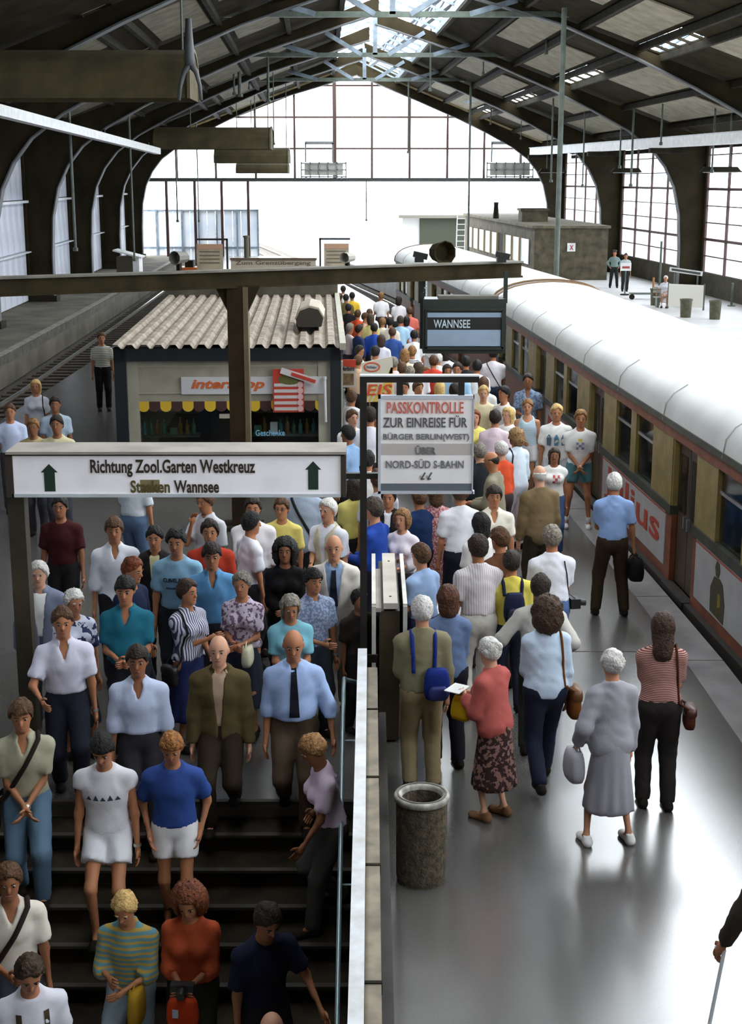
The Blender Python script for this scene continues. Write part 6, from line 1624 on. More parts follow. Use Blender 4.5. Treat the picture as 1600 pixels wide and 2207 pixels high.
P = person(245, 1117, 'brown haired man in open white shirt under the sign', h=1.78, face=172, top=(224, 226, 234), sleeve='elbow', bot=(34, 32, 36), hair='side', hc='br', skin='b', collar=True, neck='v', group=GS, hp=10, hem=0.12)
P = person(332, 1136, 'dark haired man in dark jacket and cream shirt under the sign', h=1.68, face=180, top=(206, 196, 150), bot=(30, 28, 30), hair='short', hc='bk', skin='b', jacket=dict(color=(34, 30, 30), open=0.05), group=GS, hp=10)
P = person(378, 1142, 'young man in light blue CLEVELAND shirt', h=1.80, face=182, top=(136, 176, 200), bot=(34, 36, 44), hair='curlshort', hc='bk', skin='b', group=GS, hp=14, arms=('down', 'down'))
z_ = P['J']['chest'][2]; text_print(P, 'CLEVELAND', z_ - 0.015, z_ + 0.025, 0.25, cloth_mat((34, 44, 56))); decal(P, 'shirt_print', grid_rect(-0.08, 0.10, z_ - 0.09, z_ - 0.07, 5, 1), cloth_mat((70, 100, 120)))
P = person(452, 1121, 'dark haired man in red shirt behind the blue polo', h=1.76, face=176, top=(176, 56, 36), bot=(40, 36, 36), hair='short', hc='dk', skin='b', group=GS)
P = person(438, 1058, 'man in pale shirt scratching his neck under the sign', h=1.78, face=215, hp=20, top=(206, 206, 212), bot=(40, 38, 40), hair='short', hc='br', skin='b', arms=('down', 'face'), collar=True, group=GS)
P = person(456, 1172, 'dark haired man in bright blue polo', h=1.76, face=174, top=(94, 150, 196), bot=(40, 38, 44), hair='side', hc='dk', skin='b', collar=True, neck='v', group=GS, hp=12, arms=('down', 'down'))
P = person(405, 1250, 'dark haired woman in striped blouse looking right', h=1.63, face=130, hy=-5, top=(206, 206, 222), tpat='vstripe', tc2=(70, 66, 88), kind='skirt', bot=(34, 42, 82), hair='short', hc=(52, 32, 22), sex='f', skin='b', arms=('bent', 'chest'), group=GS, collar=True)
shoulder_bag(P, 'dark strap bag of the woman in the striped blouse', 1, (0.20, 0.08, 0.18), (36, 30, 32))
P = person(520, 1235, 'grey haired woman in pink flowered blouse', h=1.60, face=188, top=(196, 184, 200), tpat='floral', tc2=(110, 88, 110), kind='skirt', bot=(46, 50, 62), hair='curlshort', hc='gr', sex='f', skin='b', arms=('bent', 'bent'), group=GS, hp=8, build=1.06)
hand_bag(P, 'cream handbag at the arm of the woman in the flowered blouse', -1, (0.24, 0.10, 0.18), (214, 208, 180), 0.03, 'handbag', True)
P = person(627, 1287, 'old woman with grey hair in turquoise top looking down', h=1.60, face=172, hp=26, lean=8, top=(120, 176, 192), bot=(44, 54, 60), kind='skirt', hair='longgrey', hc='gr', sex='f', skin='b', arms=('bent', 'bent'), group=GS)
P = person(632, 1361, 'balding man in light blue shirt and dark tie at the handrail', h=1.80, face=176, hp=20, lean=6, top=(158, 180, 222), sleeve='long', bot=(84, 70, 56), hair='bald', hc='dk', skin='b', arms=((0.13, 0.16, -0.48), 'down'), legs='walk', collar=True, group=GS, build=1.14, hem=-0.03)
tie(P)
P = person(470, 1371, 'bald man in olive brown jacket with open collar', h=1.76, face=180, hp=6, top=(176, 150, 130), bot=(44, 34, 24), hair='bald', hc='br', skin='c', jacket=dict(color=(84, 72, 44), hem=0.20, open=0.05), collar=True, legs='walk2', group=GS, build=1.05)
P = person(295, 1394, 'dark haired man in pale blue long sleeved shirt on the steps', h=1.76, face=174, hp=6, top=(190, 200, 226), sleeve='long', bot=(42, 40, 46), hair='side', hc='dk', skin='d', collar=True, neck='v', legs='walk', group=GS, hem=-0.02)
P = person(42, 1512, 'man in light khaki shirt with dark shoulder strap and jeans', h=1.78, face=168, hp=14, lean=6, top=(164, 160, 138), bot=(96, 122, 146), hair='side', hc='br', skin='b', arms=('clasp', 'clasp'), collar=True, neck='v', legs='walk', group=GS); watch(P, -1)
shoulder_bag(P, 'dark bag behind the man in the khaki shirt', 1, (0.26, 0.1, 0.24), (38, 28, 24), cross=True, strapw=0.04)
P = person(215, 1593, 'dark haired man in white shirt with sailing boats and white shorts', h=1.78, face=180, hp=34, lean=6, top=(226, 224, 230), sleeve='cap', kind='shorts', bot=(226, 226, 232), hair='side', hc='bk', skin='b', arms=('down', 'down'), legs='walk2', group=GS, hem=0.05); watch(P, -1)
z_ = P['J']['chest'][2] - 0.03
for i, k in enumerate((-0.11, -0.055, 0.0, 0.055, 0.11)): decal(P, 'sail_print', [[(k - 0.022, z_), (k + 0.022, z_), (k, z_ + 0.035 + 0.012 * (i % 2))]], cloth_mat((60, 72, 92)))
P = person(368, 1587, 'ginger blond boy in blue shirt with hands in white shorts pockets', h=1.70, face=176, hp=28, lean=4, top=(48, 74, 140), kind='shorts', bot=(224, 222, 224), hair='side', hc=(150, 96, 46), skin='b', arms=('pocket', 'pocket'), legs='walk', group=GS, hem=0.04)
P = person(657, 1592, 'light brown haired woman in pinkish white blouse holding the wall', h=1.66, face=-105, hp=24, lean=10, top=(224, 206, 224), bot=(70, 68, 66), hair='curlshort', hc='lb', sex='f', skin='d', arms=('swing', 'hip'), legs='walk', group=GS)
P = person(14, 1868, 'man in cream shirt with dark shoulder strap low on the stairs', h=1.76, face=165, hp=12, top=(214, 206, 192), bot=(50, 50, 60), hair='short', hc='br', skin='d', arms=('down', 'bent'), neck='v', group=GS)
shoulder_bag(P, 'dark strapped bag of the man in the cream shirt', 1, (0.24, 0.1, 0.22), (40, 30, 26), cross=True, strapw=0.04)
P = person(62, 2078, 'dark haired person in white shirt with braces at the lower corner', h=1.74, face=160, hp=32, lean=8, top=(214, 214, 224), bot=(50, 50, 60), hair='curlshort', hc=(60, 44, 26), skin='b', group=GS)
z_ = P['J']['chest'][2]
for k in (-0.09, 0.09): decal(P, 'brace', grid_rect(k - 0.018, k + 0.018, z_ - 0.2, z_ + 0.09, 1, 6), cloth_mat((70, 56, 44)))
P = person(262, 1938, 'curly blond child in turquoise and yellow striped top', h=1.60, face=188, hp=32, lean=8, top=(96, 140, 150), tpat='wide', tc2=(176, 148, 76), sleeve='elbow', bot=(150, 168, 180), hair='curlshort', hc=(196, 160, 100), skin='b', arms=('bent', 'hold'), group=GS, hem=0.10)
hand_bag(P, 'mustard yellow shoulder bag beside the striped child', -1, (0.26, 0.10, 0.26), (166, 130, 34), 0.02, 'handbag', True)
P = person(402, 1922, 'woman with big auburn curls in rust orange jumper', h=1.66, face=184, hp=30, lean=8, top=(176, 76, 44), sleeve='elbow', bot=(50, 50, 40), hair='bigcurl', hc=(104, 52, 24), sex='f', skin='b', arms=('bent', 'bent'), group=GS)
t = bag_thing(P, 'belt_bag', 'orange bag with a small white badge in front of the auburn woman')
hb = (P['hands']['L'][0] + P['hands']['R'][0]) / 2; mb = MB(); bag_body(mb, (hb[0], hb[1] + 0.05, hb[2] - 0.12), 0.24, 0.10, 0.22); b_ = mb.build('bag_body', cloth_mat((196, 64, 26)), t, world=False, smooth=True)
mb = MB(); mb.box(hb[0] - 0.03 + 0.05, hb[0] + 0.01 + 0.05, hb[1] + 0.098, hb[1] + 0.104, hb[2] - 0.14, hb[2] - 0.08); mb.build('badge', cloth_mat((190, 200, 214)), b_, world=False)
t = bag_thing(P, 'camera', 'small dark camera in the hands of the auburn woman', 'camera')
mb = MB(); mb.box(hb[0] - 0.08, hb[0] + 0.08, hb[1] - 0.0, hb[1] + 0.06, hb[2] + 0.01, hb[2] + 0.08); mb.build('camera_body', BLACK, t, world=False); MB().tube([(hb[0], hb[1] + 0.05, hb[2] + 0.04), (hb[0], hb[1] + 0.12, hb[2] + 0.03)], 0.03, 12).build('lens', BLACK, t, world=False)
P = person(585, 1963, 'dark haired man in dark navy shirt bending down the stairs', h=1.74, face=150, hp=34, lean=14, top=(26, 30, 52), bot=(36, 34, 36), hair='short', hc='dk', skin='b', arms=('rail', 'down'), group=GS)
P = person(585, 2188, 'bald man at the bottom edge of the picture', h=1.72, face=178, hp=10, top=(90, 84, 74), bot=(40, 38, 36), hair='bald', hc='br', skin='c', group=GS)
P = person(545, 1072, 'dark haired man in loose white shirt with hand at his mouth', h=1.78, face=178, top=(224, 220, 222), sleeve='elbow', bot=(40, 38, 42), hair='short', hc='dk', skin='b', arms=('down', 'face'), neck='v', collar=True, group=GS)
P = person(544, 1104, 'dark haired young man in white shirt turned away', h=1.72, face=60, top=(228, 228, 236), bot=(40, 38, 42), hair='short', hc='bk', skin='b', group=GS)
P = person(607, 1074, 'man with glasses in pale yellow sweatshirt', h=1.68, face=190, top=(220, 202, 112), bot=(60, 54, 50), hair='short', hc='br', skin='b', arms=('down', 'bent'), group=GS); glasses(P)
P = person(706, 1076, 'white haired man in white shirt and beige waistcoat', h=1.76, face=214, top=(226, 226, 234), bot=(70, 62, 54), hair='short', hc='wh', skin='a', arms=('down', 'bent'), collar=True, jacket=dict(color=(196, 188, 160), sleeve='none', open=0.04, hem=0.08), group=GS)
P = person(614, 1163, 'woman with long dark curls and black top', h=1.66, face=180, top=(20, 18, 20), sleeve='long', bot=(24, 22, 24), hair='bigcurl', hc='bk', sex='f', skin='d', arms=('bent', 'bent'), group=GS)
P = person(720, 1154, 'balding man in cream suit jacket and dark tie at the post', h=1.76, face=182, top=(136, 158, 190), bot=(120, 112, 100), hair='bald', hc='br', skin='a', jacket=dict(color=(214, 206, 196), hem=0.22, open=0.085), collar=True, group=GS); tie(P, (30, 36, 50))
P = person(676, 1227, 'dark haired man in grey blue checked shirt leaning right', h=1.64, face=150, hp=6, top=(150, 160, 186), tpat='check', tc2=(112, 122, 150), bot=(50, 54, 60), hair='side', hc='bk', skin='b', arms=('down', 'bent'), collar=True, group=GS); watch(P, -1)
P = person(776, 1272, 'dark haired child squeezed behind the black post', h=1.40, face=150, top=(52, 44, 40), bot=(34, 32, 34), hair='short', hc='bk', skin='d', group=GS)
P = person(288, 985, 'person in jeans whose upper half is hidden by the long sign', h=1.74, face=20, top=(200, 206, 214), bot=(84, 104, 134), hair='short', hc='dk', skin='b', arms=('bent', 'down'), group=GS, hem=0.0)
P = person(655, 1012, 'person in big grey blue jacket with dark strap below the sign', h=1.82, face=10, top=(160, 172, 190), sleeve='long', bot=(60, 62, 70), hair='short', hc='dk', skin='b', group=GS, build=1.25, hem=0.2)
shoulder_bag(P, 'dark bag strapped over the grey blue jacket', 1, (0.26, 0.1, 0.2), (30, 28, 32), cross=True, strapw=0.035)
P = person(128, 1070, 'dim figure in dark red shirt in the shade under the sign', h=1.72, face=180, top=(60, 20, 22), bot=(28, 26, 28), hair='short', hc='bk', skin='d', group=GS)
# ---------------- left of the kiosk
P = person(76, 818, 'blond woman in pale blouse with dark strap left of the kiosk', h=1.72, face=175, top=(206, 206, 216), bot=(120, 120, 128), hair='bob', hc='bl', sex='f', skin='b', group=GF, lod=1)
shoulder_bag(P, 'dark bag of the blond woman left of the kiosk', -1, (0.22, 0.1, 0.2), (40, 36, 36))
P = person(118, 856, 'dark haired man in pale blue shirt left of the kiosk', h=1.74, face=170, top=(176, 192, 208), bot=(60, 60, 66), hair='short', hc='dk', skin='d', group=GF, lod=1)
P = person(20, 871, 'brown haired man in white shirt at the left picture edge', h=1.74, face=165, top=(196, 206, 232), bot=(60, 60, 66), hair='short', hc='br', skin='b', group=GF, lod=1)
P = person(70, 903, 'ash blond man in beige shirt just above the long sign', h=1.74, face=178, top=(182, 164, 120), bot=(60, 60, 66), hair='short', hc='lb', skin='d', group=GF, lod=1)
P = person(121, 896, 'dark haired man in pale yellow shirt just above the long sign', h=1.86, face=180, top=(206, 198, 158), bot=(60, 60, 66), hair='short', hc='dk', skin='d', group=GF, lod=1)
P = person(218, 717, 'man in shirt with yellow and grey bands standing beside the kiosk', h=1.78, face=165, top=(206, 208, 216), tpat='wide', tc2=(150, 140, 76), bot=(24, 20, 22), hair='short', hc='br', skin='b', arms=('down', 'down'), group=GF, lod=1)
# ---------------- far platform and picture edge
P = person(1326, 540, 'guard in grey green uniform and cap by the brick hut', h=1.80, face=185, top=(120, 138, 132), sleeve='long', bot=(34, 36, 34), hair='short', hc='dk', skin='b', arms=('hip', 'hip'), legs='apart', group='guards on the far platform', lod=1, cap=(70, 76, 72))
P = person(1350, 546, 'guard in pale shirt behind the small notice stand', h=1.78, face=185, top=(186, 196, 196), bot=(40, 42, 40), hair='short', hc='dk', skin='b', group='guards on the far platform', lod=1)
sb = atz(1437, 664)
P = person((sb.x, sb.y + 0.4), 0, 'woman in pale dress sitting on the far platform bench', h=1.66, face=195, top=(206, 206, 214), kind='mini', bot=(206, 206, 214), hair='white', hc='wh', sex='f', skin='b', arms=('bent', 'out'), legs='sit', seatz=0.45, lod=1, group='waiting on the far platform')
SEATED = P
P = person((2.36, 7.1), 0, 'person in dark coat with walking stick cut off by the right edge', h=1.70, face=-5, top=(60, 52, 44), sleeve='long', bot=(44, 38, 34), hair='short', hc='gr', skin='b', arms=((0.16, 0.12, -0.5), 'down'), hem=0.32, seatz=0.0, group=GP)
hb = world_pt(P, P['hands']['L'][0]); o = MB().tube([tuple(hb + np.array((-0.02, 0.02, 0.0))), tuple(hb + np.array((0.0, 0.0, 0.02))), tuple(hb + np.array((0.02, -0.02, 0.01))), (hb[0] - 0.16, hb[1] - 0.25, 0.0)], 0.011, 8).build('walking_stick', GUTTER); tag(o, 'thin pale walking stick at the right picture edge', 'walking stick')
# ------------------------------------------------------------------ signs around the kiosk
def plate(parent, nm, m, x0, x1, y0, y1, Y, th=0.03, dy=0.0):
    a = at(x0, y1, Y); b = at(x1, y0, Y); return MB().box(a.x, b.x, Y + dy, Y + dy + th, a.z, b.z).build(nm, m, parent)
YM = 23.2; c = at(752, 850, YM)
t = thing('cigarette_sign', 'red topped cigarette sign standing out from the kiosk corner', 'sign', (c.x, YM, c.z))
plate(t, 'panel', mat('cream_sign_panel', (0.60, 0.56, 0.50), 0.5), 736, 767, 776, 835, YM)
plate(t, 'red_top', mat('bright_red_print', (0.62, 0.06, 0.03), 0.5), 736, 767, 775, 786, YM, 0.02, -0.012)
a0, a1 = at(736, 786, YM), at(767, 786, YM); am = at(752, 781, YM)
mb = MB(); mb.prism([(a0.x, a0.z - 0.02), (a1.x, a1.z - 0.05), (a1.x, a1.z + 0.01), (a0.x, a0.z + 0.01)], lambda u, v: (u, YM - 0.010, v), (0, 0.005, 0)); mb.build('red_chevron', mat('bright_red_print', (0.62, 0.06, 0.03), 0.5), t)
plate(t, 'printed_picture', mat('brown_print', (0.20, 0.13, 0.06), 0.6, var=0.5, vscale=14), 739, 763, 805, 830, YM, 0.01, -0.01)
a, b = at(737, 799, YM), at(764, 789, YM); lettering('Marlboro', t, a.x - c.x, b.x - c.x, a.z - c.z, b.z - c.z, -0.014, BLACK)
a = at(737, 870, YM); MB().box(a.x - 0.03, a.x, YM, YM + 0.05, 0.0, c.z + 0.3).build('pole', STEEL_DARK, t)
YI = 19.6; c = at(814, 870, YI)
t = thing('ice_cream_banner', 'yellow striped ice cream banner with red oval and big red EIS', 'banner', (c.x, YI, 0))
CRM = mat('cream_banner_cloth', (0.68, 0.63, 0.50), 0.7)
P4 = [at(780, 868, YI), at(851, 862, YI), at(846, 768, YI), at(779, 782, YI)]
mb = MB(); mb.prism([(p.x, p.z) for p in P4], lambda u, v: (u, YI, v), (0, 0.02, 0)); mb.build('cloth', CRM, t)
YS_ = mat('yellow_banner_stripe', (0.70, 0.48, 0.08), 0.7)
for i in range(7):
    x0 = 783 + i * 10
    if i < 3: q = [(x0, 866), (x0 + 5, 866), (x0 + 22, 832), (x0 + 17, 832)]
    else: q = [(x0 - 4, 866 if i < 6 else 864), (x0 + 1, 866 if i < 6 else 864), (min(x0 + 36, 848), 792), (min(x0 + 31, 843), 792)]
    pts = [at(u, v, YI) for u, v in q]; mb = MB(); mb.prism([(p.x, p.z) for p in pts], lambda u, v: (u, YI - 0.004, v), (0, 0.003, 0)); mb.build('stripe', YS_, t)
RB = mat('red_banner_print', (0.62, 0.09, 0.03), 0.6)
co = at(802, 791, YI)
mb = MB()
for k in range(20):
    a0, a1 = 2 * math.pi * k / 20, 2 * math.pi * (k + 1) / 20
    r0, r1 = (0.098, 0.052), (0.118, 0.070)
    mb.prism([(co.x + r0[0] * math.cos(a0), co.z + r0[1] * math.sin(a0)), (co.x + r1[0] * math.cos(a0), co.z + r1[1] * math.sin(a0)), (co.x + r1[0] * math.cos(a1), co.z + r1[1] * math.sin(a1)), (co.x + r0[0] * math.cos(a1), co.z + r0[1] * math.sin(a1))], lambda u, v: (u, YI - 0.008, v), (0, 0.004, 0))
mb.build('logo_ring', RB, t)
lettering('Dr.Oetker', t, co.x - 0.075 - c.x, co.x + 0.075 - c.x, co.z - 0.018, co.z + 0.02, -0.009, mat('blue_logo_letter', (0.12, 0.16, 0.30), 0.6))
a, b = at(790, 852, YI), at(846, 828, YI); lettering('EIS', t, a.x - c.x, b.x - c.x, a.z, b.z, -0.009, RB, shear=0.15)
p = at(814, 866, YI); MB().tube([(p.x, YI + 0.05, 0), (p.x, YI + 0.05, at(814, 776, YI).z)], 0.02, 8).build('pole', STEEL_DARK, t)
# notices and signs standing beyond the girder
NOT = mat('beige_notice_paper', (0.38, 0.32, 0.22), 0.7, var=0.15, vscale=3); NOTT = mat('salmon_notice_head', (0.45, 0.26, 0.16), 0.7); INKL = mat('faded_ink', (0.16, 0.13, 0.09), 0.7)
def notice(label, x0, x1, y0, y1, Y, arm, frame=True):
    c = at((x0 + x1) / 2, y1, Y); t = thing('notice_board', label, 'notice', (c.x, Y, 0))
    plate(t, 'paper', NOT, x0, x1, y0, y1 + 22, Y); plate(t, 'heading', NOTT, x0, x1, y0, y0 + 11, Y, 0.01, -0.01)
    for k in range(4): plate(t, 'text_line', INKL, x0 + 5, x1 - 6, y0 + 15 + k * 8, y0 + 18 + k * 8, Y, 0.006, -0.006)
    plate(t, 'frame_bar', BLACK, arm[0], arm[1], arm[2], arm[2] + 4, Y, 0.06)
    pxp = arm[3]; a = at(pxp - 2, arm[2], Y); b = at(pxp + 2, arm[2], Y); MB().box(a.x, b.x, Y, Y + 0.06, 0, a.z).build('post', BLACK, t)
    return t
notice('beige control notice hanging under a black frame beyond the girder', 425, 480, 526, 572, 38.0, (422, 490, 514, 489))
notice('second beige notice in a thin frame near the bright exit', 699, 752, 525, 562, 40.0, (688, 755, 513, 690))
YZ = 36.0; c = at(590, 575, YZ)
t = thing('direction_sign', 'small pale sign beyond the girder with brown lettering', 'sign', (c.x, YZ, 0))
plate(t, 'panel', mat('cream_far_sign', (0.46, 0.40, 0.30), 0.6), 498, 681, 560, 582, YZ); plate(t, 'frame_edge', mat('brown_far_frame', (0.12, 0.08, 0.05), 0.7), 496, 683, 556, 561, YZ, 0.06, -0.02)
a, b = at(508, 573, YZ), at(600, 562, YZ); lettering('Zum Grenz\u00fcbergang', t, a.x - c.x, at(670, 573, YZ).x - c.x, a.z, b.z, -0.006, mat('brown_far_letter', (0.14, 0.09, 0.05), 0.7))
for px in (500, 678): a = at(px, 575, YZ); MB().box(a.x - 0.03, a.x + 0.03, YZ + 0.02, YZ + 0.08, 0, a.z).build('post', BLACK, t)
c = at(532, 560, 39.0); o = MB().tube([(c.x, 39.0, 0), (c.x, 39.0, at(532, 512, 39).z)], 0.07, 10).lathe([(0.09, 0), (0.09, 0.05), (0.001, 0.06)], 10, (c.x, 39.0, at(532, 512, 39).z)).build('bollard_post', mat('olive_post', (0.09, 0.08, 0.05), 0.7)); tag(o, 'thick olive post beyond the girder between the notices', 'post')
# ------------------------------------------------------------------ end of the hall: metal fence, hut, service vehicle
FEN = mat('pale_blue_metal_sheet', (0.86, 0.88, 0.90), 0.5, color2=(0.62, 0.70, 0.82), vscale=0.5)
t = thing('metal_fence', 'tall pale blue sheet metal fence under the gable on the left', 'fence', (at(430, 575, 101).x, 101, -1.2))
for i in range(14):
    px0 = 300 + i * 18.3; a = at(px0, 462, 101); b = at(px0 + 17.6, 462, 101)
    MB().box(a.x, b.x, 101.0, 101.05, -1.0, 3.0 + (0.12 if i > 9 else 0)).build('sheet', FEN, t)
for px in (300, 337, 392, 428, 467, 511, 556):
    a = at(px, 462, 101); MB().box(a.x - 0.06, a.x + 0.06, 100.9, 101.0, -1.2, 3.1).build('fence_post', STEEL_BLUE, t)
MB().box(at(298, 462, 101).x, at(557, 462, 101).x, 100.92, 101.0, 0.35, 0.5).build('fence_rail', STEEL_BLUE, t)
MB().box(at(298, 462, 101).x, at(557, 462, 101).x, 100.92, 101.0, 2.98, 3.08).build('fence_rail', STEEL_BLUE, t)
for px in (300, 359, 420, 478, 535):
    a = at(px, 420, 97.4); b_ = MB().box(a.x - 0.09, a.x + 0.09, 97.3, 97.5, -1.0, 5.05).build('gable_post', BAR); tag(b_, 'slim dark post under the gable beam, at position %s' % {300: 'the far left', 359: 'second from the left', 420: 'behind the middle of the fence', 478: 'right of the fence middle', 535: 'near the fence end'}[px], 'post')
c = at(277, 580, 78.0); t = thing('hut', 'small hut with white slanting roof at the left wall', 'hut', (c.x, 78, -1.0))
MB().box(c.x - 0.65, c.x + 0.25, 78, 79.2, -1.0, 1.0).build('wall', mat('brown_hut_wall', (0.07, 0.055, 0.035), 0.8), t); MB().box(c.x + 0.25, c.x + 0.6, 77.98, 79.2, -1.0, 1.05).build('white_side', WHITE_PAINT, t)
MB().bar((c.x - 0.8, 78.6, 1.35), (c.x + 0.75, 78.6, 0.95), 1.6, 0.08).build('roof', WHITE_PAINT, t)
c = at(408, 572, 84.0); t = thing('service_trolley', 'orange service trolley on the track by the fence', 'trolley', (c.x, 84, -0.9))
MB().box(c.x - 0.75, c.x + 0.75, 84, 85.6, -0.45, 0.05).build('body', mat('orange_trolley_paint', (0.66, 0.16, 0.03), 0.5), t); MB().box(c.x - 0.3, c.x + 0.2, 84.3, 85.2, 0.05, 0.45).build('engine_cover', STEEL_DARK, t)
for sx in (-0.6, 0.6):
    for yy in (84.3, 85.3): MB().tube([(c.x + sx - 0.05, yy, -0.62), (c.x + sx + 0.05, yy, -0.62)], 0.22, 12).build('wheel', STEEL_DARK, t)
# outside: railing, far building, shed with ladder
RLB = mat('bluish_rail_paint', (0.30, 0.36, 0.50), 0.6)
t = thing('railing', 'long bluish railing along the far viaduct edge', 'railing', (-6, 150, -1.0))
a, b = at(555, 505, 160), at(800, 512, 128); a.z = b.z = -0.8
for k in range(22):
    p = a.lerp(b, k / 21.0); MB().box(p.x - 0.05, p.x + 0.05, p.y - 0.05, p.y + 0.05, -1.2, 1.7).build('baluster_post', RLB, t)
for z, h in ((1.65, 0.06), (0.6, 0.05)): MB().bar((a.x, a.y, z), (b.x, b.y, z), 0.06, h).build('rail', RLB, t)
MB().bar((a.x, a.y, -0.4), (b.x, b.y, -0.4), 0.15, 1.3).build('parapet', mat('blue_grey_parapet', (0.42, 0.47, 0.58), 0.7), t)
PALE = mat('pale_far_facade', (0.72, 0.70, 0.62), 0.8)
c = at(760, 450, 230); t = thing('far_building', 'pale building with a row of bluish windows far outside', 'building', (c.x, 230, -1.2))
p0, p1 = at(560, 470, 230), at(840, 470, 230); MB().box(p0.x, p1.x, 230, 244, -1.2, at(700, 412, 230).z).build('wall', PALE, t)
for k in range(9):
    a = at(723 + k * 9.4, 437, 229.9); b = at(723 + k * 9.4 + 7.2, 426, 229.9); w = MB().box(a.x, b.x, 229.9, 230.05, a.z, b.z).build('window', mat('white_window_frame', (0.7, 0.7, 0.7), 0.6), t); MB().box(a.x + 0.06, b.x - 0.06, 229.86, 229.9, a.z + 0.06, b.z - 0.06).build('pane', mat('far_window_blue', (0.16, 0.20, 0.32), 0.3), w)
for k in range(4):
    a = at(568 + k * 24, 430, 229.9); b = at(568 + k * 24 + 12, 423, 229.9); MB().box(a.x, b.x, 229.85, 230.05, a.z, b.z).build('window', mat('faint_far_window', (0.46, 0.45, 0.44), 0.5), t)
YH = 104.0; c = at(975, 545, YH); t = thing('shed', 'dark green shed with pale side and ladder outside the hall', 'shed', (c.x, YH, -1.0))
a, b = at(905, 545, YH), at(1048, 470, YH); MB().box(a.x, b.x, YH, YH + 5, -1.0, b.z).build('wall', mat('dark_green_shed', (0.05, 0.06, 0.04), 0.8), t)
a = at(868, 470, YH); MB().box(a.x, at(905, 470, YH).x, YH + 0.1, YH + 5, -1.0, b.z).build('pale_side', mat('pale_shed_side', (0.60, 0.60, 0.60), 0.7), t)
MB().box(at(860, 470, YH).x, at(1054, 470, YH).x, YH - 0.3, YH + 5.2, b.z, b.z + 0.22).build('roof', mat('shed_roof_edge', (0.20, 0.19, 0.16), 0.8), t)
c2 = at(992, 540, YH - 0.5); l = thing('ladder', 'pale blue ladder leaning on the dark shed', 'ladder', (c2.x, YH - 0.5, -1.0))
x0, x1 = at(982, 500, YH).x, at(1000, 500, YH).x; zt_ = at(990, 465, YH).z
for xx in (x0, x1): MB().bar((xx, YH - 0.9, -1.0), (xx + 0.1, YH - 0.35, zt_), 0.06, 0.06).build('rail', GUTTER, l)
for k in range(9):
    f = (k + 0.5) / 9; MB().bar((x0 + 0.1 * f, YH - 0.9 + 0.55 * f, -1.0 + (zt_ + 1) * f), (x1 + 0.1 * f, YH - 0.9 + 0.55 * f, -1.0 + (zt_ + 1) * f), 0.04, 0.04).build('rung', GUTTER, l)
# ------------------------------------------------------------------ far platform: brick hut, bench, bins, signs
YB = 74.0; fl = at(1150, 605, YB).x; fr = at(1308, 605, YB).x; zb_ = at(1200, 492, YB).z; DB = 24.0; sh_ = -0.085 * DB
t = thing('brick_hut', 'dark brick platform hut with white framed side windows', 'building', ((fl + fr) / 2, YB, 0))
mb = MB(); mb.add([(fl, YB, 0), (fr, YB, 0), (fr + sh_, YB + DB, 0), (fl + sh_, YB + DB, 0), (fl, YB, zb_), (fr, YB, zb_), (fr + sh_, YB + DB, zb_ + 0.1), (fl + sh_, YB + DB, zb_ + 0.1)], [(0,3,2,1),(4,5,6,7),(0,1,5,4),(1,2,6,5),(2,3,7,6),(3,0,4,7)]); mb.build('wall', BRICKD, t)
mb = MB(); mb.add([(fl - 0.15, YB - 0.15, zb_), (fr + 0.1, YB - 0.15, zb_), (fr + sh_, YB + DB, zb_ + 0.1), (fl - 0.15 + sh_, YB + DB, zb_ + 0.1), (fl - 0.15, YB - 0.15, zb_ + 0.13), (fr + 0.1, YB - 0.15, zb_ + 0.13), (fr + sh_, YB + DB, zb_ + 0.25), (fl - 0.15 + sh_, YB + DB, zb_ + 0.25)], [(0,3,2,1),(4,5,6,7),(0,1,5,4),(1,2,6,5),(2,3,7,6),(3,0,4,7)]); mb.build('roof_slab', mat('rough_roof_slab', (0.13, 0.11, 0.07), 0.9, var=0.3, vscale=3), t)
for k in range(9):
    y0_ = YB + 1.2 + k * 2.35; y1_ = y0_ + 2.15
    X = lambda y: fl - 0.03 + sh_ * (y - YB) / DB
    mb = MB(); mb.add([(X(y0_), y0_, 0.75), (X(y1_), y1_, 0.75), (X(y1_), y1_, 2.05), (X(y0_), y0_, 2.05), (X(y0_) - 0.04, y0_, 0.75), (X(y1_) - 0.04, y1_, 0.75), (X(y1_) - 0.04, y1_, 2.05), (X(y0_) - 0.04, y0_, 2.05)], [(0,1,2,3),(7,6,5,4),(0,4,5,1),(1,5,6,2),(2,6,7,3),(3,7,4,0)])
    w = mb.build('window', mat('pale_obscured_window', (0.62, 0.66, 0.70), 0.4) if k != 3 else STEEL_DARK, t)
    mb = MB(); mb.bar((X(y1_) - 0.06, y1_ + 0.1, 0.7), (X(y1_) - 0.06, y1_ + 0.1, 2.1), 0.18, 0.08); mb.build('window_post', mat('tan_window_post', (0.36, 0.28, 0.16), 0.7), t)
a, b = at(1223, 542, YB - 0.05), at(1241, 524, YB - 0.05); sg_ = MB().box(a.x, b.x, YB - 0.06, YB, a.z, b.z).build('exit_plate', WHITE_PAINT, t)
lettering('x', t, a.x + 0.12 - t.location.x, b.x - 0.1 - t.location.x, a.z + 0.08, b.z - 0.1, -0.07, mat('dull_red_letter', (0.35, 0.06, 0.05), 0.6))
a, b = at(1125, 493, 80), at(1182, 450, 80); tag(MB().box(a.x, b.x, 80, 82, zb_ + 0.12, b.z).box(a.x - 0.08, b.x + 0.08, 79.95, 82.05, b.z - 0.12, b.z).build('chimney_box', BRICKD), 'square dark chimney block on the brick hut roof', 'chimney')
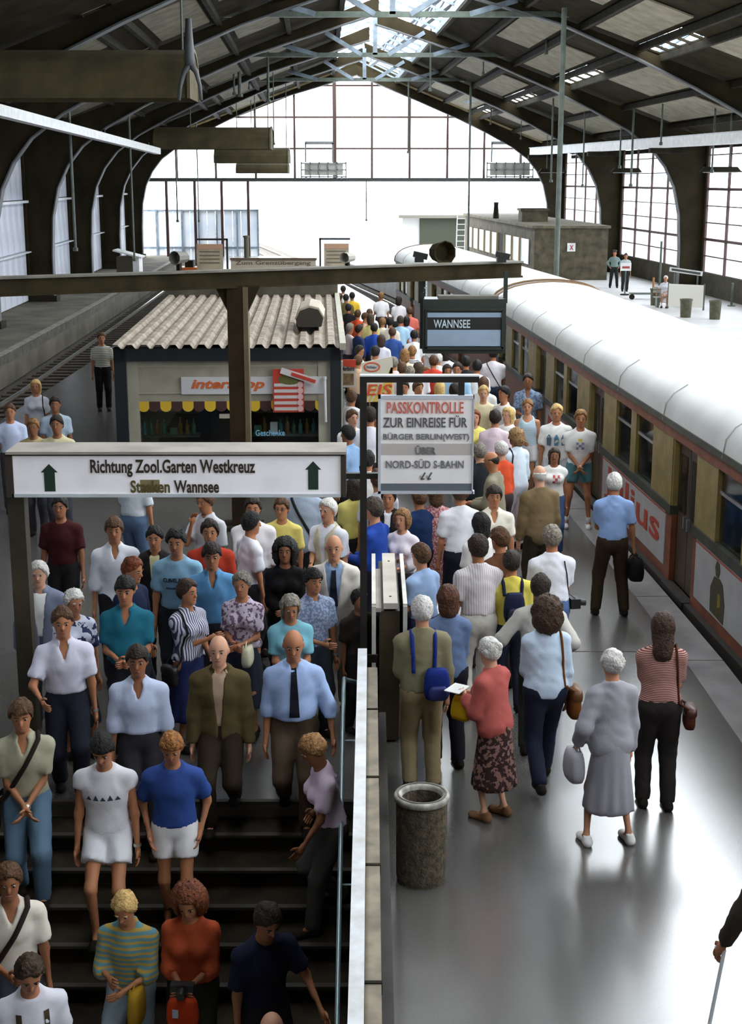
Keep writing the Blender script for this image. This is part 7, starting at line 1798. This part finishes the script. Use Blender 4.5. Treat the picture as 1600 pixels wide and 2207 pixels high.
a = at(1069, 486, 86); tag(MB().lathe([(0.19, 0), (0.13, 0.9), (0.15, 1.0), (0.14, at(1069, 445, 86).z - zb_ - 0.15), (0.001, at(1069, 445, 86).z - zb_ - 0.15)], 10, (a.x, 86, zb_ + 0.15)).build('flue_pipe', STEEL_DARK), 'tapered dark flue pipe on the brick hut roof', 'pipe')
# tall post in front of the hut
pb_ = at(1199, 608, 46.0); t = thing('tall_post', 'tall thin green grey post rising behind the train to the roof', 'post', (pb_.x, 46, 0))
MB().tube([(pb_.x, 46, 0), (pb_.x, 46, 10.35)], 0.085, 10).build('shaft', STEEL_GREEN, t); MB().lathe([(0.25, 0), (0.25, 0.05), (0.10, 0.2)], 10, (pb_.x, 46, 0)).build('foot', STEEL_GREEN, t)
BENW = mat('pale_bench_slat', (0.36, 0.36, 0.32), 0.6)
bc = atz(1452, 664); t = thing('bench', 'slatted bench on the far platform under the seated woman', 'bench', (bc.x, bc.y + 0.45, 0))
for k in range(3): MB().box(bc.x - 0.75, bc.x + 0.85, bc.y + 0.15 + k * 0.13, bc.y + 0.26 + k * 0.13, 0.40, 0.44).build('slat', BENW, t)
for k in range(2): MB().box(bc.x - 0.75, bc.x + 0.85, bc.y + 0.56, bc.y + 0.60, 0.58 + k * 0.14, 0.68 + k * 0.14).build('back_slat', BENW, t)
for xx in (-0.6, 0.7): MB().box(bc.x + xx - 0.04, bc.x + xx + 0.04, bc.y + 0.18, bc.y + 0.6, 0, 0.40).build('leg', STEEL_GREEN, t)
for px, py, lab in ((1413, 658, 'olive litter bin left of the seated woman'), (1478, 684, 'olive litter bin right of the bench'), (1541, 688, 'olive litter bin standing alone on the far platform')):
    p = atz(px, py); t = thing('litter_bin', lab, 'litter bin', (p.x, p.y, 0)); MB().lathe([(0.20, 0), (0.23, 0.62), (0.25, 0.64), (0.25, 0.70), (0.20, 0.70), (0.19, 0.3), (0.001, 0.3)], 14, (p.x, p.y, 0)).build('drum', mat('olive_bin_paint', (0.09, 0.085, 0.05), 0.7, var=0.3, vscale=8), t)
p = atz(1505, 672); t = thing('windbreak', 'pale windbreak panel behind the bench', 'panel', (p.x, p.y, 0))
MB().bar((p.x - 0.9, p.y + 1.5, 0.55), (p.x + 0.35, p.y + 0.6, 0.55), 0.05, 0.9).build('panel', mat('cream_windbreak', (0.80, 0.78, 0.70), 0.6), t)
for q in ((p.x - 0.9, p.y + 1.5), (p.x + 0.35, p.y + 0.6)): MB().box(q[0] - 0.03, q[0] + 0.03, q[1] - 0.03, q[1] + 0.03, 0, 1.05).build('post', STEEL_GREEN, t)
ys_ = 62.5; c = at(1482, 600, ys_); t = thing('station_name_sign', 'long white station name board on the glazed side', 'sign', (c.x, ys_, 0))
a, b = at(1453, 585, ys_), at(1514, 597, ys_); a2 = at(1453, 580, ys_)
MB().bar((a.x, ys_ + 0.9, c.z + 0.35), (b.x, ys_, c.z + 0.2), 0.04, 0.20).build('board', WHITE_PAINT, t)
MB().bar((a.x + 0.08, ys_ + 0.83, c.z + 0.345), (b.x - 0.08, ys_ + 0.03, c.z + 0.205), 0.05, 0.09).build('name_band', mat('dark_name_band', (0.06, 0.06, 0.055), 0.6), t)
for px in (1458, 1508): q = at(px, 600, ys_); MB().box(q.x - 0.03, q.x + 0.03, ys_ + 0.3, ys_ + 0.36, 0, c.z + 0.2).build('post', STEEL_GREEN, t)
q = atz(1347, 636); t = thing('notice_stand', 'small round footed notice stand before the guards', 'notice', (q.x, q.y, 0))
MB().tube([(q.x, q.y, 0), (q.x, q.y, 1.3)], 0.03, 8).build('pole', STEEL_GREEN, t); MB().lathe([(0.22, 0), (0.20, 0.05), (0.001, 0.06)], 14, (q.x, q.y, 0)).build('foot', STEEL_DARK, t); MB().box(q.x - 0.24, q.x + 0.24, q.y - 0.03, q.y + 0.02, 1.1, 1.45).build('plate', WHITE_PAINT, t); MB().box(q.x - 0.17, q.x + 0.17, q.y - 0.04, q.y - 0.03, 1.2, 1.3).build('printed_line', mat('dull_red_letter', (0.35, 0.06, 0.05), 0.6), t)
q = atz(1385, 645); t = thing('luggage_trolley', 'low luggage trolley parked on the far platform', 'trolley', (q.x, q.y, 0))
MB().box(q.x - 0.55, q.x + 0.55, q.y - 0.2, q.y + 0.3, 0.22, 0.28).build('deck', STEEL_GREEN, t)
for sx in (-0.5, 0.5): MB().tube([(q.x + sx, q.y - 0.22, 0.12), (q.x + sx, q.y - 0.15, 0.12)], 0.12, 12).build('wheel', STEEL_DARK, t)
MB().bar((q.x + 0.5, q.y, 0.25), (q.x + 0.8, q.y, 0.1), 0.05, 0.05).build('drawbar', STEEL_GREEN, t)
for px, py, top_, lab in ((1421, 640, 520, 'thin dark pole beside the luggage trolley'), (1408, 632, 598, 'short orange brown post behind the bin'), (1577, 660, 610, 'thin barrier post by the glazed side')):
    q = atz(px, py); zt_ = at(px, top_, q.y).z; o = MB().tube([(q.x, q.y, 0), (q.x, q.y, zt_)], 0.05, 8).lathe([(0.18, 0), (0.16, 0.04), (0.05, 0.05)], 10, (q.x, q.y, 0)).build('platform_post', STEEL_GREEN if 'orange' not in lab else mat('orange_brown_post', (0.40, 0.16, 0.05), 0.6)); tag(o, lab, 'post')
# ------------------------------------------------------------------ overhead: ties, struts, hanging canopies, hangers, lamps
for k, y in enumerate([80.8, 65.2, 49.6]):
    zt_ = 10.55; f = (RIDGE - zt_ - 0.7) / (RIDGE - EAVE)
    xl = RX(y) + (WL(y) - RX(y)) * (f + 0.18); xr_ = RX(y) + (WR(y) - RX(y)) * (f + 0.18)
    t = thing('roof_tie', 'blue grey horizontal roof tie with struts, %s' % ('nearest the gable', 'in the middle', 'nearest the viewer')[k], 'roof tie', (RX(y), y, zt_))
    MB().box(xl, xr_, y - 0.1, y + 0.1, zt_ - 0.09, zt_ + 0.09).build('tie_bar', STEEL_GREEN, t)
    for sx in (-1, 1):
        for o_ in (0.6, 2.6): MB().bar((RX(y) + sx * o_, y, zt_), (RX(y) + sx * (o_ + 1.6), y, zt_ + 1.1 - o_ * 0.25), 0.22, 0.18).build('strut', STEEL_BLUE, t)
    MB().box(RX(y) - 0.1, RX(y) + 0.1, y - 0.1, y + 0.1, zt_, RIDGE - 0.4).build('king_post', STEEL_BLUE, t)
def lattice(label, a, b, h, n):
    t = thing('lattice_beam', label, 'beam', tuple((a + b) / 2)); u = Vector((0, 0, h))
    MB().bar(a, b, 0.26, 0.16).build('lower_chord', STEEL_BLUE, t); MB().bar(a + u, b + u, 0.22, 0.14).build('upper_chord', STEEL_BLUE, t)
    for k in range(n):
        p, q = a.lerp(b, k / n), a.lerp(b, (k + 1) / n)
        MB().bar(p, q + u, 0.10, 0.08).build('diagonal', STEEL_BLUE, t); MB().bar(p, p + u, 0.10, 0.08).build('upright', STEEL_BLUE, t)
lattice('pale blue lattice beam running along the left roof slope', at(508, 212, 90), at(372, -20, 56), 0.75, 9)
lattice('pale grey blue lattice beam running along the right roof slope', at(1006, 220, 90), at(1610, 64, 52), 0.55, 10)
lattice('pale blue lattice beam just right of the ridge', at(800, 140, 92), at(1010, -20, 60), 0.6, 8)
for k, (x0, y0, x1, y1, Y) in enumerate(((1150, 199, 1238, 189, 78), (1246, 184, 1402, 158, 66), (1060, 214, 1140, 205, 86))):
    a, b = at(x0, y0, Y), at(x1, y1, Y - 5); t = thing('light_trough', 'pale hanging light trough on the glazed side, %s' % ('middle one', 'nearest one', 'farthest one')[k], 'lamp', tuple((a + b) / 2))
    MB().bar(a, b, 0.35, 0.22).build('trough', GUTTER, t)
    for f in (0.1, 0.9): p = a.lerp(b, f); MB().tube([p, p + Vector((0, 0, 1.0))], 0.02, 6).build('hanger', STEEL_GREEN, t)
CAN = mat('olive_hanging_canvas', (0.085, 0.068, 0.030), 0.9, var=0.25, vscale=1.5)
def canopy(label, px0, px1, py0, py1, Y, dep):
    a = at(px0, py0, Y); b = at(px1, py1, Y); h = a.z - b.z; t = thing('hanging_canopy', label, 'canopy', ((a.x + b.x) / 2, Y, b.z)); n = 10
    mb = MB(); prof = []
    for i in range(n + 1):
        an = math.pi * i / n; prof.append((-math.cos(an) * dep / 2, h * (math.sin(an) ** 0.6)))
    for th, m_, nm in ((0.0, CAN, 'canvas'),):
        for xx in (a.x, b.x):
            for (yy, zz) in prof: mb.V.append(Vector((xx, Y + yy, b.z + zz)))
        for i in range(n): mb.F.append((i, i + 1, n + 1 + i + 1, n + 1 + i))
        mb.F.append(tuple(range(n + 1))); mb.F.append(tuple(reversed(range(n + 1, 2 * n + 2))))
    mb.build('canvas', CAN, t)
    mb = MB()
    for i in range(n): mb.bar((b.x, Y + prof[i][0], b.z + prof[i][1]), (b.x, Y + prof[i+1][0], b.z + prof[i+1][1]), 0.08, 0.08)
    mb.build('end_hoop', mat('olive_hoop', (0.14, 0.12, 0.07), 0.7), t)
    for f in (0.3, 0.97):
        x = a.x + (b.x - a.x) * f; MB().tube([(x, Y, b.z + h), (x, Y, max(b.z + h + 0.5, RIDGE + (EAVE - RIDGE) * abs(x - RX(Y)) / abs(WL(Y) - RX(Y))))], 0.03, 6).build('hanger', STEEL_GREEN, t)
canopy('big olive canvas hood hanging high on the left, nearest one', -300, 418, 108, 216, 35.5, 1.9)
canopy('long olive canvas hood in front of the gable glass', 336, 586, 274, 322, 76, 2.4)
canopy('shorter olive canvas hood below the long one', 464, 623, 320, 352, 84, 2.0)
canopy('small olive canvas hood lowest before the gable glass', 510, 622, 352, 374, 92, 1.6)
# forked bracket in front of the nearest hood
p0, p1 = at(406, 40, 34.2), at(409, 125, 34.2); t = thing('forked_hanger', 'pale forked hanger holding the big olive hood', 'hanger', tuple(at(409, 215, 34.2)))
MB().tube([p0, p1, at(410, 142, 34.2)], [0.07, 0.12, 0.10], 8).build('shaft', FLANGE, t, smooth=True)
for s1 in (-1, 1): MB().tube([at(410, 138, 34.2), at(410 + s1 * 13, 155, 34.2), at(410 + s1 * 21, 185, 34.2), at(410 + s1 * 24, 216, 34.2)], [0.09, 0.06, 0.045, 0.04], 8).build('prong', FLANGE, t, smooth=True)
NTH = 'first second third fourth fifth sixth seventh eighth ninth tenth eleventh twelfth thirteenth fourteenth fifteenth sixteenth seventeenth eighteenth nineteenth twentieth twenty-first twenty-second twenty-third twenty-fourth twenty-fifth twenty-sixth twenty-seventh twenty-eighth'.split()
for k, (px, y0, y1, Y, r_) in enumerate(sorted(((505, 0, 204, 70, 0.05), (517, 0, 208, 70, 0.09), (537, 0, 192, 78, 0.035), (550, 60, 275, 88, 0.035), (579, 0, 220, 66, 0.06), (591, 20, 312, 76, 0.035), (163, 150, 540, 52, 0.055), (290, 160, 562, 62, 0.045),
                            (880, 60, 330, 80.8, 0.045), (928, 0, 196, 66, 0.05), (1009, 0, 560, 80, 0.07), (1042, 0, 160, 66, 0.035), (1178, 0, 116, 56, 0.045), (1058, 150, 268, 88, 0.035), (1123, 140, 300, 88, 0.03), (1188, 100, 392, 72, 0.05),
                            (1256, 100, 402, 72, 0.04), (1336, 120, 362, 66, 0.04), (1360, 100, 402, 64, 0.05), (1425, 120, 312, 60, 0.04), (1535, 100, 372, 56, 0.04), (1575, 80, 304, 56, 0.04), (1373, 0, 46, 46, 0.05), (155, 0, 108, 40, 0.05), (247, 0, 44, 40, 0.07), (383, 330, 478, 88, 0.05), (429, 330, 478, 88, 0.04), (790, 384, 476, 97.2, 0.045)))):
    a = at(px, y1, Y); zt_ = at(px, y0, Y).z
    W = WR(Y) if a.x > RX(Y) else WL(Y); zr_ = RIDGE + (EAVE - RIDGE) * abs(a.x - RX(Y)) / abs(W - RX(Y)) + 0.12
    if Y == 80.8: zr_ = 10.5
    if Y > 97: zr_ = 5.05
    near_ = 'left of the gable centre' if px < 600 else ('before the gable glass' if px < 1100 else 'on the glazed side')
    o = MB().tube([(a.x, Y, a.z), (a.x, Y, max(zr_, a.z + 0.5))], r_, 6).lathe([(r_ * 1.8, 0), (r_ * 1.8, 0.12), (r_, 0.14)], 6, (a.x, Y, a.z - 0.02)).build('hanger_rod', STEEL_GREEN)
    tag(o, 'thin vertical hanger rod %s, %s rod counted from the left wall' % (near_, NTH[k]), 'hanger rod', 'hanger rods under the roof')
for px0, px1, py, Y, lab in ((1316, 1384, 372, 70, 'dark platform lamp before the middle steel column'), (1508, 1598, 371, 60, 'dark platform lamp before the nearest steel column'), (1160, 1222, 372, 84, 'dark platform lamp beside the gable column')):
    a, b = at(px0, py, Y), at(px1, py, Y); t = thing('platform_lamp', lab, 'lamp', ((a.x + b.x) / 2, Y, a.z)); x0, x1, z0 = a.x, b.x, a.z; w = x1 - x0
    mb = MB(); mb.prism([(x0, z0), (x1, z0), (x1 - w * 0.12, z0 + 0.22), (x0 + w * 0.12, z0 + 0.22)], lambda u, v: (u, Y - 0.2, v), (0, 0.4, 0)); mb.build('reflector', STEEL_DARK, t)
    MB().box(x0 + w * 0.1, x1 - w * 0.1, Y - 0.12, Y + 0.12, z0 - 0.02, z0).build('diffuser', GUTTER, t)
    for f in (0.3, 0.7): MB().tube([(x0 + w * f, Y, z0 + 0.2), (x0 + w * f, Y, RIDGE + (EAVE - RIDGE) * abs(x0 + w * f - RX(Y)) / abs(WR(Y) - RX(Y)) + 0.1)], 0.02, 6).build('hanger', STEEL_GREEN, t)
for px0, px1, lab in ((650, 746, 'left glazed service balcony before the gable'), (1050, 1150, 'right glazed service balcony before the gable')):
    Yb = 97.05; a, b = at(px0, 382, Yb), at(px1, 350, Yb); t = thing('service_balcony', lab, 'balcony', ((a.x + b.x) / 2, Yb, a.z))
    BG = mat('grey_balcony_steel', (0.24, 0.25, 0.25), 0.6)
    for py in (381, 366, 352): q = at(px0, py, Yb); MB().box(a.x, b.x, Yb, Yb + 0.06, q.z - 0.04, q.z + 0.04).build('rail', BG, t)
    for k2 in range(6): xx = a.x + (b.x - a.x) * k2 / 5; MB().box(xx - 0.04, xx + 0.04, Yb, Yb + 0.06, a.z - 0.1, b.z + 0.05).build('post', BG, t)
    MB().box(a.x + 0.2, b.x - 0.2, Yb + 0.1, Yb + 0.16, at(px0, 378, Yb).z, at(px0, 352, Yb).z).build('panel', mat('pale_balcony_panel', (0.50, 0.50, 0.46), 0.7), t)
    for xx in (a.x + 0.3, b.x - 0.3): MB().box(xx - 0.06, xx + 0.06, Yb, YG + 0.1, a.z - 0.12, a.z + 0.02).build('bracket', BG, t)
    q = at(px0, 308, Yb)
    for xx in (a.x + 0.3, b.x - 0.9): MB().box(xx - 0.05, xx + 0.05, Yb, Yb + 0.08, b.z, q.z).build('door_post', BG, t)
    MB().box(a.x + 0.25, b.x - 0.85, Yb, Yb + 0.08, q.z - 0.1, q.z + 0.1).build('door_head', BG, t)
